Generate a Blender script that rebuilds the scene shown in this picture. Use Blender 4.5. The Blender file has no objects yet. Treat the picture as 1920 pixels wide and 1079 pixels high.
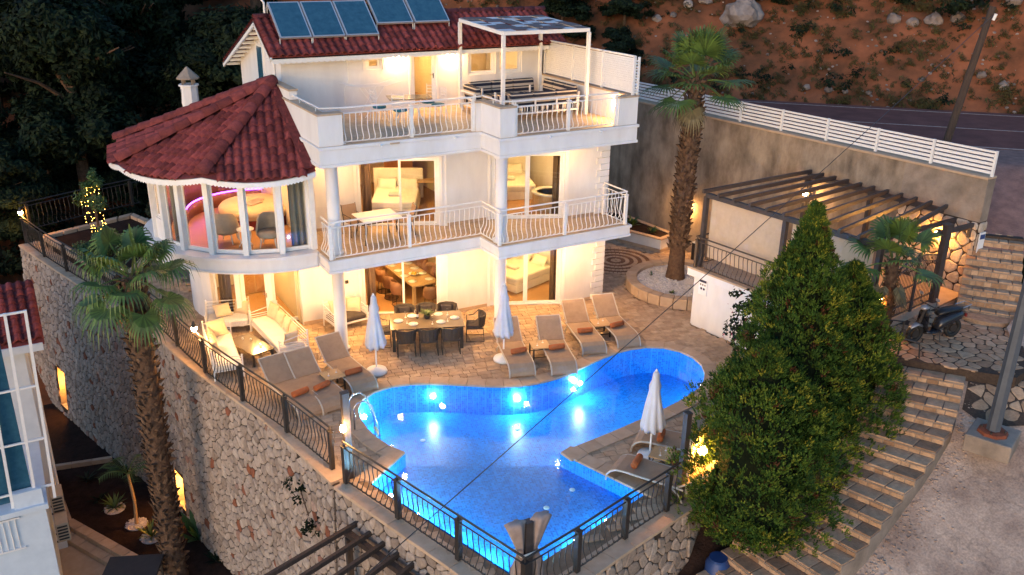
import bpy, bmesh, math, random
from mathutils import Vector, Matrix, noise as mnoise
from math import sin, cos, pi, radians, atan2, hypot, sqrt
random.seed(7)
S = bpy.context.scene
C = S.collection
# ---------------------------------------------------------------- camera, sky, sun, exposure
def set_camera():
    yaw, pitch, roll = 0.5298273614, 0.3762774572, 0.0145881922
    f = Vector((sin(yaw)*cos(pitch), cos(yaw)*cos(pitch), -sin(pitch)))
    r = Vector((cos(yaw), -sin(yaw), 0)); u = r.cross(f)
    r2 = r*cos(roll)+u*sin(roll); u2 = -r*sin(roll)+u*cos(roll)
    cam = bpy.data.cameras.new('camera'); o = bpy.data.objects.new('camera', cam); C.objects.link(o)
    m = Matrix((r2, u2, -f)).transposed().to_4x4(); m.translation = (-12.111, -21.479, 11.505)
    o.matrix_world = m
    cam.sensor_width = 36; cam.lens = 1646.5/1920*36; cam.clip_start = 0.1; cam.clip_end = 1000
    S.camera = o
set_camera()
SUN_EL, SUN_AZ = 8.0, 236.0          # low dusk glow from the left front, degrees (azimuth clockwise from +Y)
W = bpy.data.worlds.new('World'); S.world = W; W.use_nodes = True
nt = W.node_tree; nt.nodes.clear()
sky = nt.nodes.new('ShaderNodeTexSky'); sky.sky_type = 'NISHITA'; sky.sun_disc = False
sky.sun_elevation = radians(SUN_EL); sky.sun_rotation = radians(SUN_AZ)
sky.air_density = 1.2; sky.dust_density = 1.2; sky.ozone_density = 4.2
bg = nt.nodes.new('ShaderNodeBackground'); bg.inputs[1].default_value = 0.135
wo = nt.nodes.new('ShaderNodeOutputWorld')
nt.links.new(sky.outputs[0], bg.inputs[0]); nt.links.new(bg.outputs[0], wo.inputs[0])
sl = bpy.data.lights.new('sun', 'SUN'); sl.energy = 0.19; sl.angle = radians(35); sl.color = (1.0, 0.50, 0.36)
so = bpy.data.objects.new('sun', sl); C.objects.link(so)
sd = Vector((sin(radians(SUN_AZ))*cos(radians(SUN_EL)), cos(radians(SUN_AZ))*cos(radians(SUN_EL)), sin(radians(SUN_EL))))
so.rotation_euler = sd.to_track_quat('Z', 'Y').to_euler(); so.location = sd*60
S.view_settings.view_transform = 'Standard'; S.view_settings.look = 'None'
S.view_settings.exposure = 1.82; S.view_settings.gamma = 1.0; S.view_settings.use_curve_mapping = False
S.render.engine = 'CYCLES'
S.cycles.use_denoising = True
try: S.cycles.denoiser = 'OPENIMAGEDENOISE'
except Exception: pass
S.cycles.max_bounces = 8; S.cycles.diffuse_bounces = 3; S.cycles.glossy_bounces = 3
S.cycles.transparent_max_bounces = 24; S.cycles.transmission_bounces = 4
S.cycles.sample_clamp_indirect = 6.0; S.cycles.caustics_reflective = False; S.cycles.caustics_refractive = False
S.cycles.use_light_tree = True

# ---------------------------------------------------------------- materials
MT = {}
def srgb(r, g, b):
    f = lambda c: (c/255/12.92 if c/255 <= 0.04045 else ((c/255+0.055)/1.055)**2.4)
    return (f(r), f(g), f(b))
def mat(name, col, col2=None, rough=0.7, scale=6.0, bump=0.0, bscale=None, rnd=0.0, metal=0.0, ramp=None, emit=None, spec=0.5, detail=6, stretch=None, streak=0.0, crack=0.0):
    """procedural principled material: two colours mixed by noise, piece-to-piece variation, fine bump"""
    m = bpy.data.materials.new(name); m.use_nodes = True; MT[name] = m
    t = m.node_tree; n = t.nodes; L = t.links
    p = n['Principled BSDF']
    p.inputs['Roughness'].default_value = rough; p.inputs['Metallic'].default_value = metal
    p.inputs['Specular IOR Level'].default_value = spec
    tc = n.new('ShaderNodeTexCoord'); vec = tc.outputs['Object']
    geo = n.new('ShaderNodeNewGeometry')
    vec = geo.outputs['Position']
    if stretch:
        mp = n.new('ShaderNodeMapping'); mp.inputs['Scale'].default_value = stretch
        L.new(vec, mp.inputs[0]); vec = mp.outputs[0]
    nz = n.new('ShaderNodeTexNoise'); nz.inputs['Scale'].default_value = scale; nz.inputs['Detail'].default_value = detail
    nz.inputs['Roughness'].default_value = 0.62
    L.new(vec, nz.inputs['Vector'])
    base = None
    rv = None
    if rnd or ramp:
        oi = n.new('ShaderNodeObjectInfo')
        ad = n.new('ShaderNodeMath'); ad.operation = 'ADD'; L.new(oi.outputs['Random'], ad.inputs[0]); L.new(geo.outputs['Random Per Island'], ad.inputs[1])
        fr = n.new('ShaderNodeMath'); fr.operation = 'FRACT'; L.new(ad.outputs[0], fr.inputs[0]); rv = fr.outputs[0]
    if ramp:
        cr = n.new('ShaderNodeValToRGB'); el = cr.color_ramp.elements
        while len(el) < len(ramp): el.new(0.5)
        for e, (pos, c) in zip(el, ramp): e.position = pos; e.color = (*c, 1)
        L.new(rv, cr.inputs[0]); base = cr.outputs[0]
        mx = n.new('ShaderNodeMixRGB'); mx.blend_type = 'MULTIPLY'; mx.inputs[0].default_value = 0.55
        mr = n.new('ShaderNodeMapRange'); mr.inputs[1].default_value = 0.3; mr.inputs[2].default_value = 0.7; mr.inputs[3].default_value = 0.45; mr.inputs[4].default_value = 1.25
        L.new(nz.outputs[0], mr.inputs[0]); L.new(base, mx.inputs[1]); L.new(mr.outputs[0], mx.inputs[2]); base = mx.outputs[0]
    else:
        c2 = col2 if col2 else tuple(c*0.86 for c in col)
        mr = n.new('ShaderNodeMapRange'); mr.inputs[1].default_value = 0.32; mr.inputs[2].default_value = 0.68
        L.new(nz.outputs[0], mr.inputs[0])
        mx = n.new('ShaderNodeMixRGB'); mx.inputs[1].default_value = (*col, 1); mx.inputs[2].default_value = (*c2, 1)
        L.new(mr.outputs[0], mx.inputs[0]); base = mx.outputs[0]
        if rnd:
            hv = n.new('ShaderNodeHueSaturation')
            m2 = n.new('ShaderNodeMapRange'); m2.inputs[3].default_value = 1-rnd; m2.inputs[4].default_value = 1+rnd
            L.new(rv, m2.inputs[0]); L.new(m2.outputs[0], hv.inputs['Value']); L.new(base, hv.inputs['Color']); base = hv.outputs[0]
    if streak:      # rain marks running down
        m3 = n.new('ShaderNodeMapping'); m3.inputs['Scale'].default_value = (1.5, 1.5, .16); L.new(geo.outputs['Position'], m3.inputs[0])
        n3 = n.new('ShaderNodeTexNoise'); n3.inputs['Scale'].default_value = 1.0; n3.inputs['Detail'].default_value = 7; L.new(m3.outputs[0], n3.inputs['Vector'])
        r3 = n.new('ShaderNodeMapRange'); r3.inputs[1].default_value = .52; r3.inputs[2].default_value = .78; r3.inputs[3].default_value = 1; r3.inputs[4].default_value = 1-streak; L.new(n3.outputs[0], r3.inputs[0])
        x3 = n.new('ShaderNodeMixRGB'); x3.blend_type = 'MULTIPLY'; x3.inputs[0].default_value = 1; L.new(base, x3.inputs[1]); L.new(r3.outputs[0], x3.inputs[2]); base = x3.outputs[0]
    if crack:       # hairline cracks and grit
        v4 = n.new('ShaderNodeTexVoronoi'); v4.feature = 'DISTANCE_TO_EDGE'; v4.inputs['Scale'].default_value = .75; L.new(geo.outputs['Position'], v4.inputs['Vector'])
        n4 = n.new('ShaderNodeTexNoise'); n4.inputs['Scale'].default_value = 2.5; n4.inputs['Detail'].default_value = 6; L.new(geo.outputs['Position'], n4.inputs['Vector'])
        vm = n.new('ShaderNodeVectorMath'); vm.operation = 'ADD'; L.new(geo.outputs['Position'], vm.inputs[0]); L.new(n4.outputs['Color'], vm.inputs[1]); L.new(vm.outputs[0], v4.inputs['Vector'])
        r4 = n.new('ShaderNodeMapRange'); r4.inputs[1].default_value = 0; r4.inputs[2].default_value = .035; r4.inputs[3].default_value = 1-crack; r4.inputs[4].default_value = 1; L.new(v4.outputs['Distance'], r4.inputs[0])
        x4 = n.new('ShaderNodeMixRGB'); x4.blend_type = 'MULTIPLY'; x4.inputs[0].default_value = 1; L.new(base, x4.inputs[1]); L.new(r4.outputs[0], x4.inputs[2]); base = x4.outputs[0]
        n5 = n.new('ShaderNodeTexNoise'); n5.inputs['Scale'].default_value = 22; n5.inputs['Detail'].default_value = 4; L.new(geo.outputs['Position'], n5.inputs['Vector'])
        r5 = n.new('ShaderNodeMapRange'); r5.inputs[1].default_value = .38; r5.inputs[2].default_value = .62; r5.inputs[3].default_value = .80; r5.inputs[4].default_value = 1.06; L.new(n5.outputs[0], r5.inputs[0])
        x5 = n.new('ShaderNodeMixRGB'); x5.blend_type = 'MULTIPLY'; x5.inputs[0].default_value = 1; L.new(base, x5.inputs[1]); L.new(r5.outputs[0], x5.inputs[2]); base = x5.outputs[0]
    L.new(base, p.inputs['Base Color'])
    if bump:
        nb = n.new('ShaderNodeTexNoise'); nb.inputs['Scale'].default_value = bscale or scale*4; nb.inputs['Detail'].default_value = 5
        L.new(vec, nb.inputs['Vector'])
        b = n.new('ShaderNodeBump'); b.inputs['Strength'].default_value = bump; b.inputs['Distance'].default_value = 0.03
        L.new(nb.outputs[0], b.inputs['Height']); L.new(b.outputs[0], p.inputs['Normal'])
    if emit:
        p.inputs['Emission Color'].default_value = (*emit[0], 1); p.inputs['Emission Strength'].default_value = emit[1]
    return m
def emitter(name, col, s):
    m = bpy.data.materials.new(name); m.use_nodes = True; MT[name] = m
    n = m.node_tree.nodes; n.clear()
    e = n.new('ShaderNodeEmission'); e.inputs[0].default_value = (*col, 1); e.inputs[1].default_value = s
    o = n.new('ShaderNodeOutputMaterial'); m.node_tree.links.new(e.outputs[0], o.inputs[0])
    return m
def glassy(name, tint, ior=1.45, rough=0.0, wave=0.0, wscale=3.0, gain=1.0):
    """clear sheet: transparent with a Fresnel-weighted reflection (lets lamp light through)"""
    m = bpy.data.materials.new(name); m.use_nodes = True; MT[name] = m
    t = m.node_tree; n = t.nodes; L = t.links; n.clear()
    tr = n.new('ShaderNodeBsdfTransparent'); tr.inputs[0].default_value = (*tint, 1)
    gl = n.new('ShaderNodeBsdfGlossy'); gl.inputs['Roughness'].default_value = rough
    fr = n.new('ShaderNodeFresnel'); fr.inputs[0].default_value = ior
    mx = n.new('ShaderNodeMixShader'); o = n.new('ShaderNodeOutputMaterial')
    bf = n.new('ShaderNodeNewGeometry'); mi = n.new('ShaderNodeMapRange'); mi.inputs[3].default_value = ior; mi.inputs[4].default_value = 1/ior   # same reflectance from both faces of the sheet
    L.new(bf.outputs['Backfacing'], mi.inputs[0]); L.new(mi.outputs[0], fr.inputs[0])
    if wave:
        tcx = n.new('ShaderNodeNewGeometry'); nz = n.new('ShaderNodeTexNoise'); nz.inputs['Scale'].default_value = wscale; nz.inputs['Detail'].default_value = 3
        L.new(tcx.outputs['Position'], nz.inputs['Vector'])
        b = n.new('ShaderNodeBump'); b.inputs['Strength'].default_value = wave; b.inputs['Distance'].default_value = 0.05
        L.new(nz.outputs[0], b.inputs['Height']); L.new(b.outputs[0], gl.inputs['Normal']); L.new(b.outputs[0], fr.inputs['Normal'])
    fac = fr.outputs[0]
    if gain != 1:
        mg = n.new('ShaderNodeMath'); mg.operation = 'MULTIPLY'; mg.inputs[1].default_value = gain; mg.use_clamp = True
        L.new(fac, mg.inputs[0]); fac = mg.outputs[0]
    L.new(fac, mx.inputs[0]); L.new(tr.outputs[0], mx.inputs[1]); L.new(gl.outputs[0], mx.inputs[2]); L.new(mx.outputs[0], o.inputs[0])
    return m

# ---------------------------------------------------------------- mesh builder
class MB:
    def __init__(s): s.v = []; s.f = []
    def add(s, vs, fs):
        k = len(s.v); s.v += [tuple(v) for v in vs]; s.f += [tuple(i+k for i in f) for f in fs]; return s
    def hexa(s, p):   # 8 points: bottom ring 0-3, top ring 4-7
        return s.add(p, [(3,2,1,0), (4,5,6,7), (0,1,5,4), (1,2,6,5), (2,3,7,6), (3,0,4,7)])
    def box(s, c, d, rz=0, M=None):
        x, y, z = d[0]/2, d[1]/2, d[2]/2
        P = [Vector(q) for q in ((-x,-y,-z),(x,-y,-z),(x,y,-z),(-x,y,-z),(-x,-y,z),(x,-y,z),(x,y,z),(-x,y,z))]
        R = M if M is not None else Matrix.Rotation(rz, 3, 'Z')
        return s.hexa([R @ q + Vector(c) for q in P])
    def b2(s, a, b):
        return s.box([(a[i]+b[i])/2 for i in range(3)], [abs(b[i]-a[i]) for i in range(3)])
    def beam(s, p, q, w, h, up=(0,0,1)):
        p = Vector(p); q = Vector(q); d = (q-p).normalized(); u = Vector(up)
        if abs(d.dot(u)) > 0.99: u = Vector((0,1,0))
        r = d.cross(u).normalized()*w/2; u = r.cross(d).normalized()*h/2
        return s.hexa([p-r-u, p+r-u, q+r-u, q-r-u, p-r+u, p+r+u, q+r+u, q-r+u])
    def tube(s, pts, r, n=6, cap=True):
        pts = [Vector(p) for p in pts]; k = len(s.v); rr = r if isinstance(r, (list, tuple)) else [r]*len(pts)
        ref = None
        for i, p in enumerate(pts):
            d = (pts[min(i+1, len(pts)-1)]-pts[max(i-1, 0)]).normalized()
            if ref is None: ref = Vector((1,0,0)) if abs(d.x) < 0.8 else Vector((0,1,0))
            a = (ref-d*ref.dot(d)).normalized(); b = d.cross(a); ref = a
            for j in range(n):
                t = 2*pi*j/n; s.v.append(tuple(p+(a*cos(t)+b*sin(t))*rr[i]))
        for i in range(len(pts)-1):
            for j in range(n):
                s.f.append((k+i*n+j, k+i*n+(j+1) % n, k+(i+1)*n+(j+1) % n, k+(i+1)*n+j))
        if cap:
            s.f.append(tuple(k+j for j in reversed(range(n)))); s.f.append(tuple(k+(len(pts)-1)*n+j for j in range(n)))
        return s
    def lathe(s, prof, c=(0,0,0), n=12):
        k = len(s.v)
        for (r, z) in prof:
            for j in range(n):
                t = 2*pi*j/n; s.v.append((c[0]+r*cos(t), c[1]+r*sin(t), c[2]+z))
        for i in range(len(prof)-1):
            for j in range(n):
                s.f.append((k+i*n+j, k+i*n+(j+1) % n, k+(i+1)*n+(j+1) % n, k+(i+1)*n+j))
        s.f.append(tuple(k+j for j in reversed(range(n)))); s.f.append(tuple(k+(len(prof)-1)*n+j for j in range(n)))
        return s
    def ball(s, c, r, n=8, sz=1.0):
        prof = [(max(1e-3, r*sin(pi*i/(n//2+1))), -r*sz*cos(pi*i/(n//2+1))) for i in range(0, n//2+2)]
        return s.lathe(prof, c, n)
    def prism(s, poly, z0, z1):
        n = len(poly); a = sum(poly[i][0]*poly[(i+1) % n][1]-poly[(i+1) % n][0]*poly[i][1] for i in range(n))
        if a < 0: poly = poly[::-1]
        k = len(s.v)
        s.v += [(p[0], p[1], z0) for p in poly]+[(p[0], p[1], z1) for p in poly]
        s.f += [tuple(k+i for i in reversed(range(n))), tuple(k+n+i for i in range(n))]
        s.f += [(k+i, k+(i+1) % n, k+n+(i+1) % n, k+n+i) for i in range(n)]
        return s
    def quad(s, *p): return s.add(p, [tuple(range(len(p)))])
    def mesh(s, name):
        me = bpy.data.meshes.new(name); me.from_pydata(s.v, [], s.f); me.update(); return me
    def build(s, name, m, parent=None, smooth=False, bevel=0, loc=None, rz=None, kind=None):
        me = s.mesh(name); me.materials.append(MT[m] if isinstance(m, str) else m)
        if smooth: me.polygons.foreach_set('use_smooth', [True]*len(me.polygons))
        return place(me, name, parent, loc, rz, bevel, kind)
def place(me, name, parent=None, loc=None, rz=None, bevel=0, kind=None, M=None):
    o = bpy.data.objects.new(name, me); C.objects.link(o); o.parent = parent
    if loc is not None: o.location = loc
    if rz is not None: o.rotation_euler[2] = rz
    if M is not None: o.matrix_local = M
    if bevel:
        b = o.modifiers.new('bevel', 'BEVEL'); b.width = bevel; b.segments = 2; b.limit_method = 'ANGLE'; b.angle_limit = radians(40)
    if kind: o['kind'] = kind
    return o
def tag(o, label, cat, group=None, kind=None):
    o['label'] = label; o['category'] = cat
    if group: o['group'] = group
    if kind: o['kind'] = kind
    return o
def thing(name, label, cat, loc=(0,0,0), rz=0, group=None, scale=None):
    o = bpy.data.objects.new(name, None); C.objects.link(o); o.empty_display_size = 0.2
    o.location = loc; o.rotation_euler[2] = rz
    if scale: o.scale = (scale,)*3 if not isinstance(scale, tuple) else scale
    return tag(o, label, cat, group)
def struct(o): o['kind'] = 'structure'; return o
def kids(o): return [c for c in CH.get(o.name, [])]
def dup(root, label, loc, rz=0, scale=None, group=None):
    def rec(o, par):
        c = o.copy(); C.objects.link(c); c.parent = par
        for ch in list(o.children): rec(ch, c)
        return c
    r = rec(root, None); r.location = loc; r.rotation_euler[2] = rz
    if scale: r.scale = (scale,)*3 if not isinstance(scale, tuple) else scale
    r['label'] = label
    if group: r['group'] = group
    return r

# ---------------------------------------------------------------- stones and other outlines
def clip(poly, a, b, c):      # keep a*x+b*y<=c
    out = []
    for i in range(len(poly)):
        p, q = poly[i], poly[(i+1) % len(poly)]
        dp = a*p[0]+b*p[1]-c; dq = a*q[0]+b*q[1]-c
        if dp <= 0: out.append(p)
        if dp*dq < 0:
            t = dp/(dp-dq); out.append((p[0]+t*(q[0]-p[0]), p[1]+t*(q[1]-p[1])))
    return out
def voronoi(u0, u1, v0, v1, su, sv, rng, jit=0.42, gap=0.02, inside=None, round_=True, drop=0.0):
    """irregular stone outlines that fill the rectangle: cells of a jittered grid"""
    nu = max(1, int(round((u1-u0)/su))); nv = max(1, int(round((v1-v0)/sv))); du = (u1-u0)/nu; dv = (v1-v0)/nv
    P = {}
    for i in range(-3, nu+3):
        for j in range(-3, nv+3):
            P[i, j] = (u0+(i+.5+(.5 if j % 2 else 0)*.8+rng.uniform(-jit, jit))*du, v0+(j+.5+rng.uniform(-jit, jit))*dv)
    if drop:
        for k in list(P):
            if rng.random() < drop: del P[k]
    out = []
    for i in range(-1, nu+1):
        for j in range(0, nv):
            if (i, j) not in P: continue
            p = P[i, j]
            if inside and not inside(*p): continue
            poly = [(u0, v0), (u1, v0), (u1, v1), (u0, v1)]
            for a in range(-3, 4):
                for b in range(-3, 4):
                    if (a or b) and (i+a, j+b) in P:
                        q = P[i+a, j+b]; dx, dy = q[0]-p[0], q[1]-p[1]
                        poly = clip(poly, dx, dy, dx*(p[0]+q[0])/2+dy*(p[1]+q[1])/2)
                        if not poly: break
                if not poly: break
            if len(poly) < 3: continue
            cx = sum(q[0] for q in poly)/len(poly); cy = sum(q[1] for q in poly)/len(poly)
            R = sum(hypot(q[0]-cx, q[1]-cy) for q in poly)/len(poly)
            if R < gap*2.2: continue
            k = 1-gap/R
            poly = [(cx+(q[0]-cx)*k, cy+(q[1]-cy)*k) for q in poly]
            if round_:
                pp = []
                for a in range(len(poly)):
                    q, r = poly[a], poly[(a+1) % len(poly)]
                    if hypot(q[0]-r[0], q[1]-r[1]) < gap*1.2: pp.append(((q[0]+r[0])/2, (q[1]+r[1])/2)); continue
                    pp += [(q[0]*.78+r[0]*.22, q[1]*.78+r[1]*.22), (q[0]*.22+r[0]*.78, q[1]*.22+r[1]*.78)]
                poly = pp
            if len(poly) >= 3: out.append((poly, (cx, cy)))
    return out
def stone_mesh(mb, poly, ctr, f, proud, rng):
    """a stone: outline sunk in the joint, shoulders rounded, face proud; f(u,v,d) maps to space, d along the outward normal"""
    n = len(poly); tu, tv = rng.uniform(-.04, .04), rng.uniform(-.04, .04)
    k = len(mb.v)
    for sc, d in ((1, -.05), (.97, proud*.45), (.78, proud)):
        for q in poly:
            x = ctr[0]+(q[0]-ctr[0])*sc; y = ctr[1]+(q[1]-ctr[1])*sc
            mb.v.append(tuple(f(x, y, d+(tu*(x-ctr[0])+tv*(y-ctr[1]) if d > 0 else 0))))
    for r in range(2):
        for i in range(n): mb.f.append((k+r*n+i, k+r*n+(i+1) % n, k+(r+1)*n+(i+1) % n, k+(r+1)*n+i))
    mb.f.append(tuple(k+2*n+i for i in range(n)))
def build_stones(cells, f, parent, name, m, rng, keyf, limit=300, proud=(.02, .05), rest='stones'):
    """the largest-looking cells as single parts, the rest joined"""
    cells = sorted(cells, key=lambda c: keyf(c[1]))
    for poly, c in cells[:limit]:
        mb = MB(); stone_mesh(mb, poly, c, f, rng.uniform(*proud), rng); mb.build(name, m, parent)
    if len(cells) > limit:
        mb = MB()
        for poly, c in cells[limit:]: stone_mesh(mb, poly, c, f, rng.uniform(*proud), rng)
        o = mb.build(rest, m, parent, kind='stuff')
CAMP = Vector((-12.11, -21.48, 11.5))
def polyline_pt(pts, s):
    for a, b in zip(pts, pts[1:]):
        l = hypot(b[0]-a[0], b[1]-a[1])
        if s <= l or b is pts[-1]:
            t = s/l; d = ((b[0]-a[0])/l, (b[1]-a[1])/l)
            return (a[0]+(b[0]-a[0])*t, a[1]+(b[1]-a[1])*t), d
        s -= l
def plen(pts): return sum(hypot(b[0]-a[0], b[1]-a[1]) for a, b in zip(pts, pts[1:]))
def smooth_poly(pts, it=2, closed=False):
    for _ in range(it):
        out = []
        rng = range(len(pts)) if closed else range(len(pts)-1)
        for i in rng:
            a, b = pts[i], pts[(i+1) % len(pts)]
            out += [tuple(a[k]*.75+b[k]*.25 for k in range(len(a))), tuple(a[k]*.25+b[k]*.75 for k in range(len(a)))]
        pts = out if closed else [pts[0]]+out[1:-1]+[pts[-1]]
    return pts
def inpoly(x, y, poly):
    c = False; n = len(poly)
    for i in range(n):
        x1, y1 = poly[i][:2]; x2, y2 = poly[(i+1) % n][:2]
        if (y1 > y) != (y2 > y) and x < (x2-x1)*(y-y1)/(y2-y1)+x1: c = not c
    return c
def offset_poly(poly, d):   # closed ccw polygon moved outwards by d
    n = len(poly); out = []
    for i in range(n):
        a, b, c = poly[i-1], poly[i], poly[(i+1) % n]
        e1 = Vector((b[0]-a[0], b[1]-a[1])).normalized(); e2 = Vector((c[0]-b[0], c[1]-b[1])).normalized()
        n1 = Vector((e1.y, -e1.x)); n2 = Vector((e2.y, -e2.x)); m = (n1+n2)
        if m.length < 1e-6: m = n1
        m.normalize(); k = d/max(.5, m.dot(n1)); out.append((b[0]+m.x*k, b[1]+m.y*k))
    return out

# ---------------------------------------------------------------- palette
mat('white_plaster', (.76,.75,.74), (.66,.64,.63), .85, 1.6, .15, 40, stretch=(1,1,.35), detail=9, streak=.06, spec=.15)
mat('white_paint', (.78,.78,.77), (.72,.72,.71), .45, 8)
mat('white_metal', (.80,.79,.77), (.72,.71,.70), .35, 12)
mat('cream_wall', (.72,.62,.46), (.68,.58,.43), .8, 3)
mat('shade_cloth', (.56,.42,.29), (.50,.37,.25), .9, 5, .08, 90, spec=.15)
mat('iron', (.020,.018,.018), (.035,.028,.024), .5, 9)
mat('bronze_iron', (.06,.04,.03), (.09,.06,.04), .5, 9)
mat('roof_tile', (.21,.048,.046), (.11,.027,.029), .75, 7, .35, 30, rnd=.38, spec=.15)
mat('roof_ridge', (.20,.048,.045), (.10,.027,.028), .8, 6, .4, 25, rnd=.25, spec=.15)
mat('wood_floor', (.42,.23,.09), (.34,.17,.06), .4, 3, stretch=(1,8,1))
mat('wood_panel', (.26,.10,.035), (.19,.07,.022), .45, 4, stretch=(6,6,.6))
mat('wood_light', (.50,.33,.17), (.42,.26,.12), .5, 4, stretch=(1,6,1))
mat('linen', (.80,.77,.70), (.74,.70,.62), .9, 4, .2, 14)
mat('cushion_beige', (.62,.50,.34), (.55,.43,.28), .95, 5, .2, 30, rnd=.1)
mat('curtain', (.20,.13,.085), (.14,.085,.055), .9, 3, stretch=(9,9,.3))
mat('curtain_pale', (.34,.30,.25), (.24,.21,.18), .9, 3, stretch=(9,9,.3))
mat('cushion_dark', (.075,.06,.055), (.05,.04,.036), .95, 8, .3, 40)
mat('sling', (.36,.25,.165), (.30,.205,.135), .8, 5, .15, 200, spec=.15)
mat('lounger_frame', (.50,.45,.38), (.42,.37,.31), .4, 5)
mat('towel', (.42,.12,.035), (.33,.085,.025), .95, 8, .6, 90, rnd=.12)
mat('umbrella_cloth', (.55,.54,.56), (.47,.46,.49), .9, 4, .2, 30, spec=.15)
mat('rattan', (.075,.055,.042), (.045,.033,.026), .7, 30, .5, 120)
mat('table_glass', (.19,.15,.10), (.165,.125,.085), .12, 4)
mat('dark_leg', (.05,.04,.035), (.03,.025,.02), .5, 9)
mat('dark_metal', (.055,.045,.045), (.035,.03,.03), .5, 6)
mat('steel', (.6,.6,.6), (.5,.5,.5), .25, 4, metal=1)
mat('ceramic', (.80,.79,.75), (.76,.75,.71), .3, 4)
mat('coping', (.50,.37,.26), (.42,.30,.20), .7, 4, .2, 40, rnd=.1, spec=.15)
mat('paver', (.4,.3,.2), None, .8, 5, .4, 35, ramp=[(0,(.40,.275,.175)),(.3,(.45,.315,.205)),(.6,(.49,.35,.23)),(.85,(.54,.40,.27)),(1,(.43,.30,.19))], spec=.15)
mat('paver_bed', (.26,.18,.115), (.20,.135,.085), .95, 10, .3, 40, spec=.15)
mat('wall_stone', (.3,.3,.3), None, .9, 9, .7, 30, ramp=[(0,(.28,.215,.17)),(.25,(.36,.285,.23)),(.5,(.44,.355,.29)),(.75,(.38,.30,.245)),(.95,(.49,.40,.33)),(.98,(.26,.10,.06)),(1,(.24,.09,.05))], spec=.15)
mat('pale_stone', (.3,.3,.3), None, .9, 7, .7, 24, ramp=[(0,(.34,.27,.21)),(.3,(.47,.39,.31)),(.6,(.55,.47,.38)),(.92,(.42,.35,.28)),(.95,(.30,.13,.07)),(1,(.5,.42,.34))], spec=.15)
mat('step_stone', (.3,.3,.3), None, .9, 7, .6, 26, ramp=[(0,(.29,.175,.105)),(.3,(.43,.275,.17)),(.6,(.53,.355,.225)),(1,(.37,.235,.145))], spec=.15)
mat('mortar', (.075,.055,.042), (.045,.034,.026), .95, 12, .5, 30, spec=.15)
mat('step_mortar', (.085,.06,.045), (.05,.036,.028), .95, 12, .5, 30, spec=.15)
mat('old_concrete', (.42,.335,.25), (.17,.13,.095), .95, 1.5, .5, 18, stretch=(1,1,.6), detail=10, streak=.5, spec=.15)
mat('raw_concrete', (.34,.275,.22), (.18,.145,.115), .95, 1.6, .4, 20, detail=9, spec=.15)
mat('street', (.56,.415,.315), (.28,.195,.15), .95, 1.0, 1.0, 7, detail=14, crack=.2, spec=.15)
mat('asphalt', (.21,.080,.062), (.13,.052,.042), .9, 1.2, .3, 50, spec=.15)  # reddish glow over the road is put into this base colour
mat('road_paint', (.46,.34,.28), (.24,.15,.13), .8, 6)
mat('gravel', (.30,.17,.14), (.17,.10,.085), .95, 3, .8, 18, detail=9, spec=.15)
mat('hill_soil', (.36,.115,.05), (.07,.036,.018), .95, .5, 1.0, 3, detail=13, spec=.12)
mat('dark_soil', (.040,.022,.016), (.020,.012,.009), .95, 4, .8, 16, spec=.12)
mat('rock', (.33,.26,.22), (.13,.10,.085), .95, 1.6, .9, 5, detail=9, rnd=.25, spec=.15)
mat('pebble', (.70,.66,.62), (.55,.52,.49), .8, 20, rnd=.15)
mat('bark', (.14,.085,.055), (.07,.042,.028), .95, 9, .8, 18, spec=.12)
mat('palm_bark', (.15,.095,.060), (.065,.04,.028), .95, 9, .7, 25, rnd=.4, spec=.15)
mat('palm_leaf', (.095,.15,.026), (.05,.095,.018), .55, 3, rnd=.45)
mat('palm_leaf_dry', (.16,.13,.06), (.10,.08,.04), .7, 3, rnd=.3)
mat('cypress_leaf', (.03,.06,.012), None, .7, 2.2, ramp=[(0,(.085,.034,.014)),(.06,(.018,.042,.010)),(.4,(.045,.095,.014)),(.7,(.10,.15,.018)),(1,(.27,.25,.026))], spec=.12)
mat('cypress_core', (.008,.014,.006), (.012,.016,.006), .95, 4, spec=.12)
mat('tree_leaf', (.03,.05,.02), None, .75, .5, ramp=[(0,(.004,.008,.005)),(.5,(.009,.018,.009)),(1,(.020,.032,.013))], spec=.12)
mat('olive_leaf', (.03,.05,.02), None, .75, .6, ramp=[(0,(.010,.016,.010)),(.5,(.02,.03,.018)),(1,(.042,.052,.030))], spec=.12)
mat('scrub_leaf', (.03,.05,.02), None, .8, .9, ramp=[(0,(.05,.04,.018)),(.5,(.085,.062,.025)),(1,(.075,.08,.025))], spec=.12)
mat('plant_leaf', (.03,.09,.02), None, .5, 3, ramp=[(0,(.02,.05,.012)),(.6,(.045,.10,.02)),(1,(.09,.15,.03))])
mat('ring_dark', (.20,.095,.045), (.14,.065,.03), .8, 6, .3, 30, rnd=.2)
mat('flower', (.45,.05,.10), (.32,.03,.06), .7, 9, rnd=.3)
mat('mosaic_pool', (.012,.20,.62), (.008,.13,.50), .35, 9)
mat('panel_blue', (.018,.075,.13), (.035,.115,.175), .2, 5)
mat('alu', (.62,.62,.63), (.55,.55,.56), .4, 6, metal=.6)
mat('stripe_navy', (.018,.020,.04), (.012,.014,.028), .9, 6)
mat('stripe_cream', (.50,.42,.33), (.43,.36,.28), .9, 6)
mat('teal_seat', (.03,.17,.22), (.025,.14,.18), .8, 6)
mat('armchair_cloth', (.42,.37,.32), (.36,.31,.27), .9, 8, .2, 80)
mat('red_cover', (.22,.02,.015), (.16,.015,.012), .8, 6)
mat('tub', (.8,.79,.76), None, .2, 3)
mat('scooter_body', (.012,.014,.020), (.02,.022,.030), .25, 4)
mat('scooter_silver', (.35,.36,.40), (.28,.29,.33), .3, 4, metal=.5)
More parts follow.
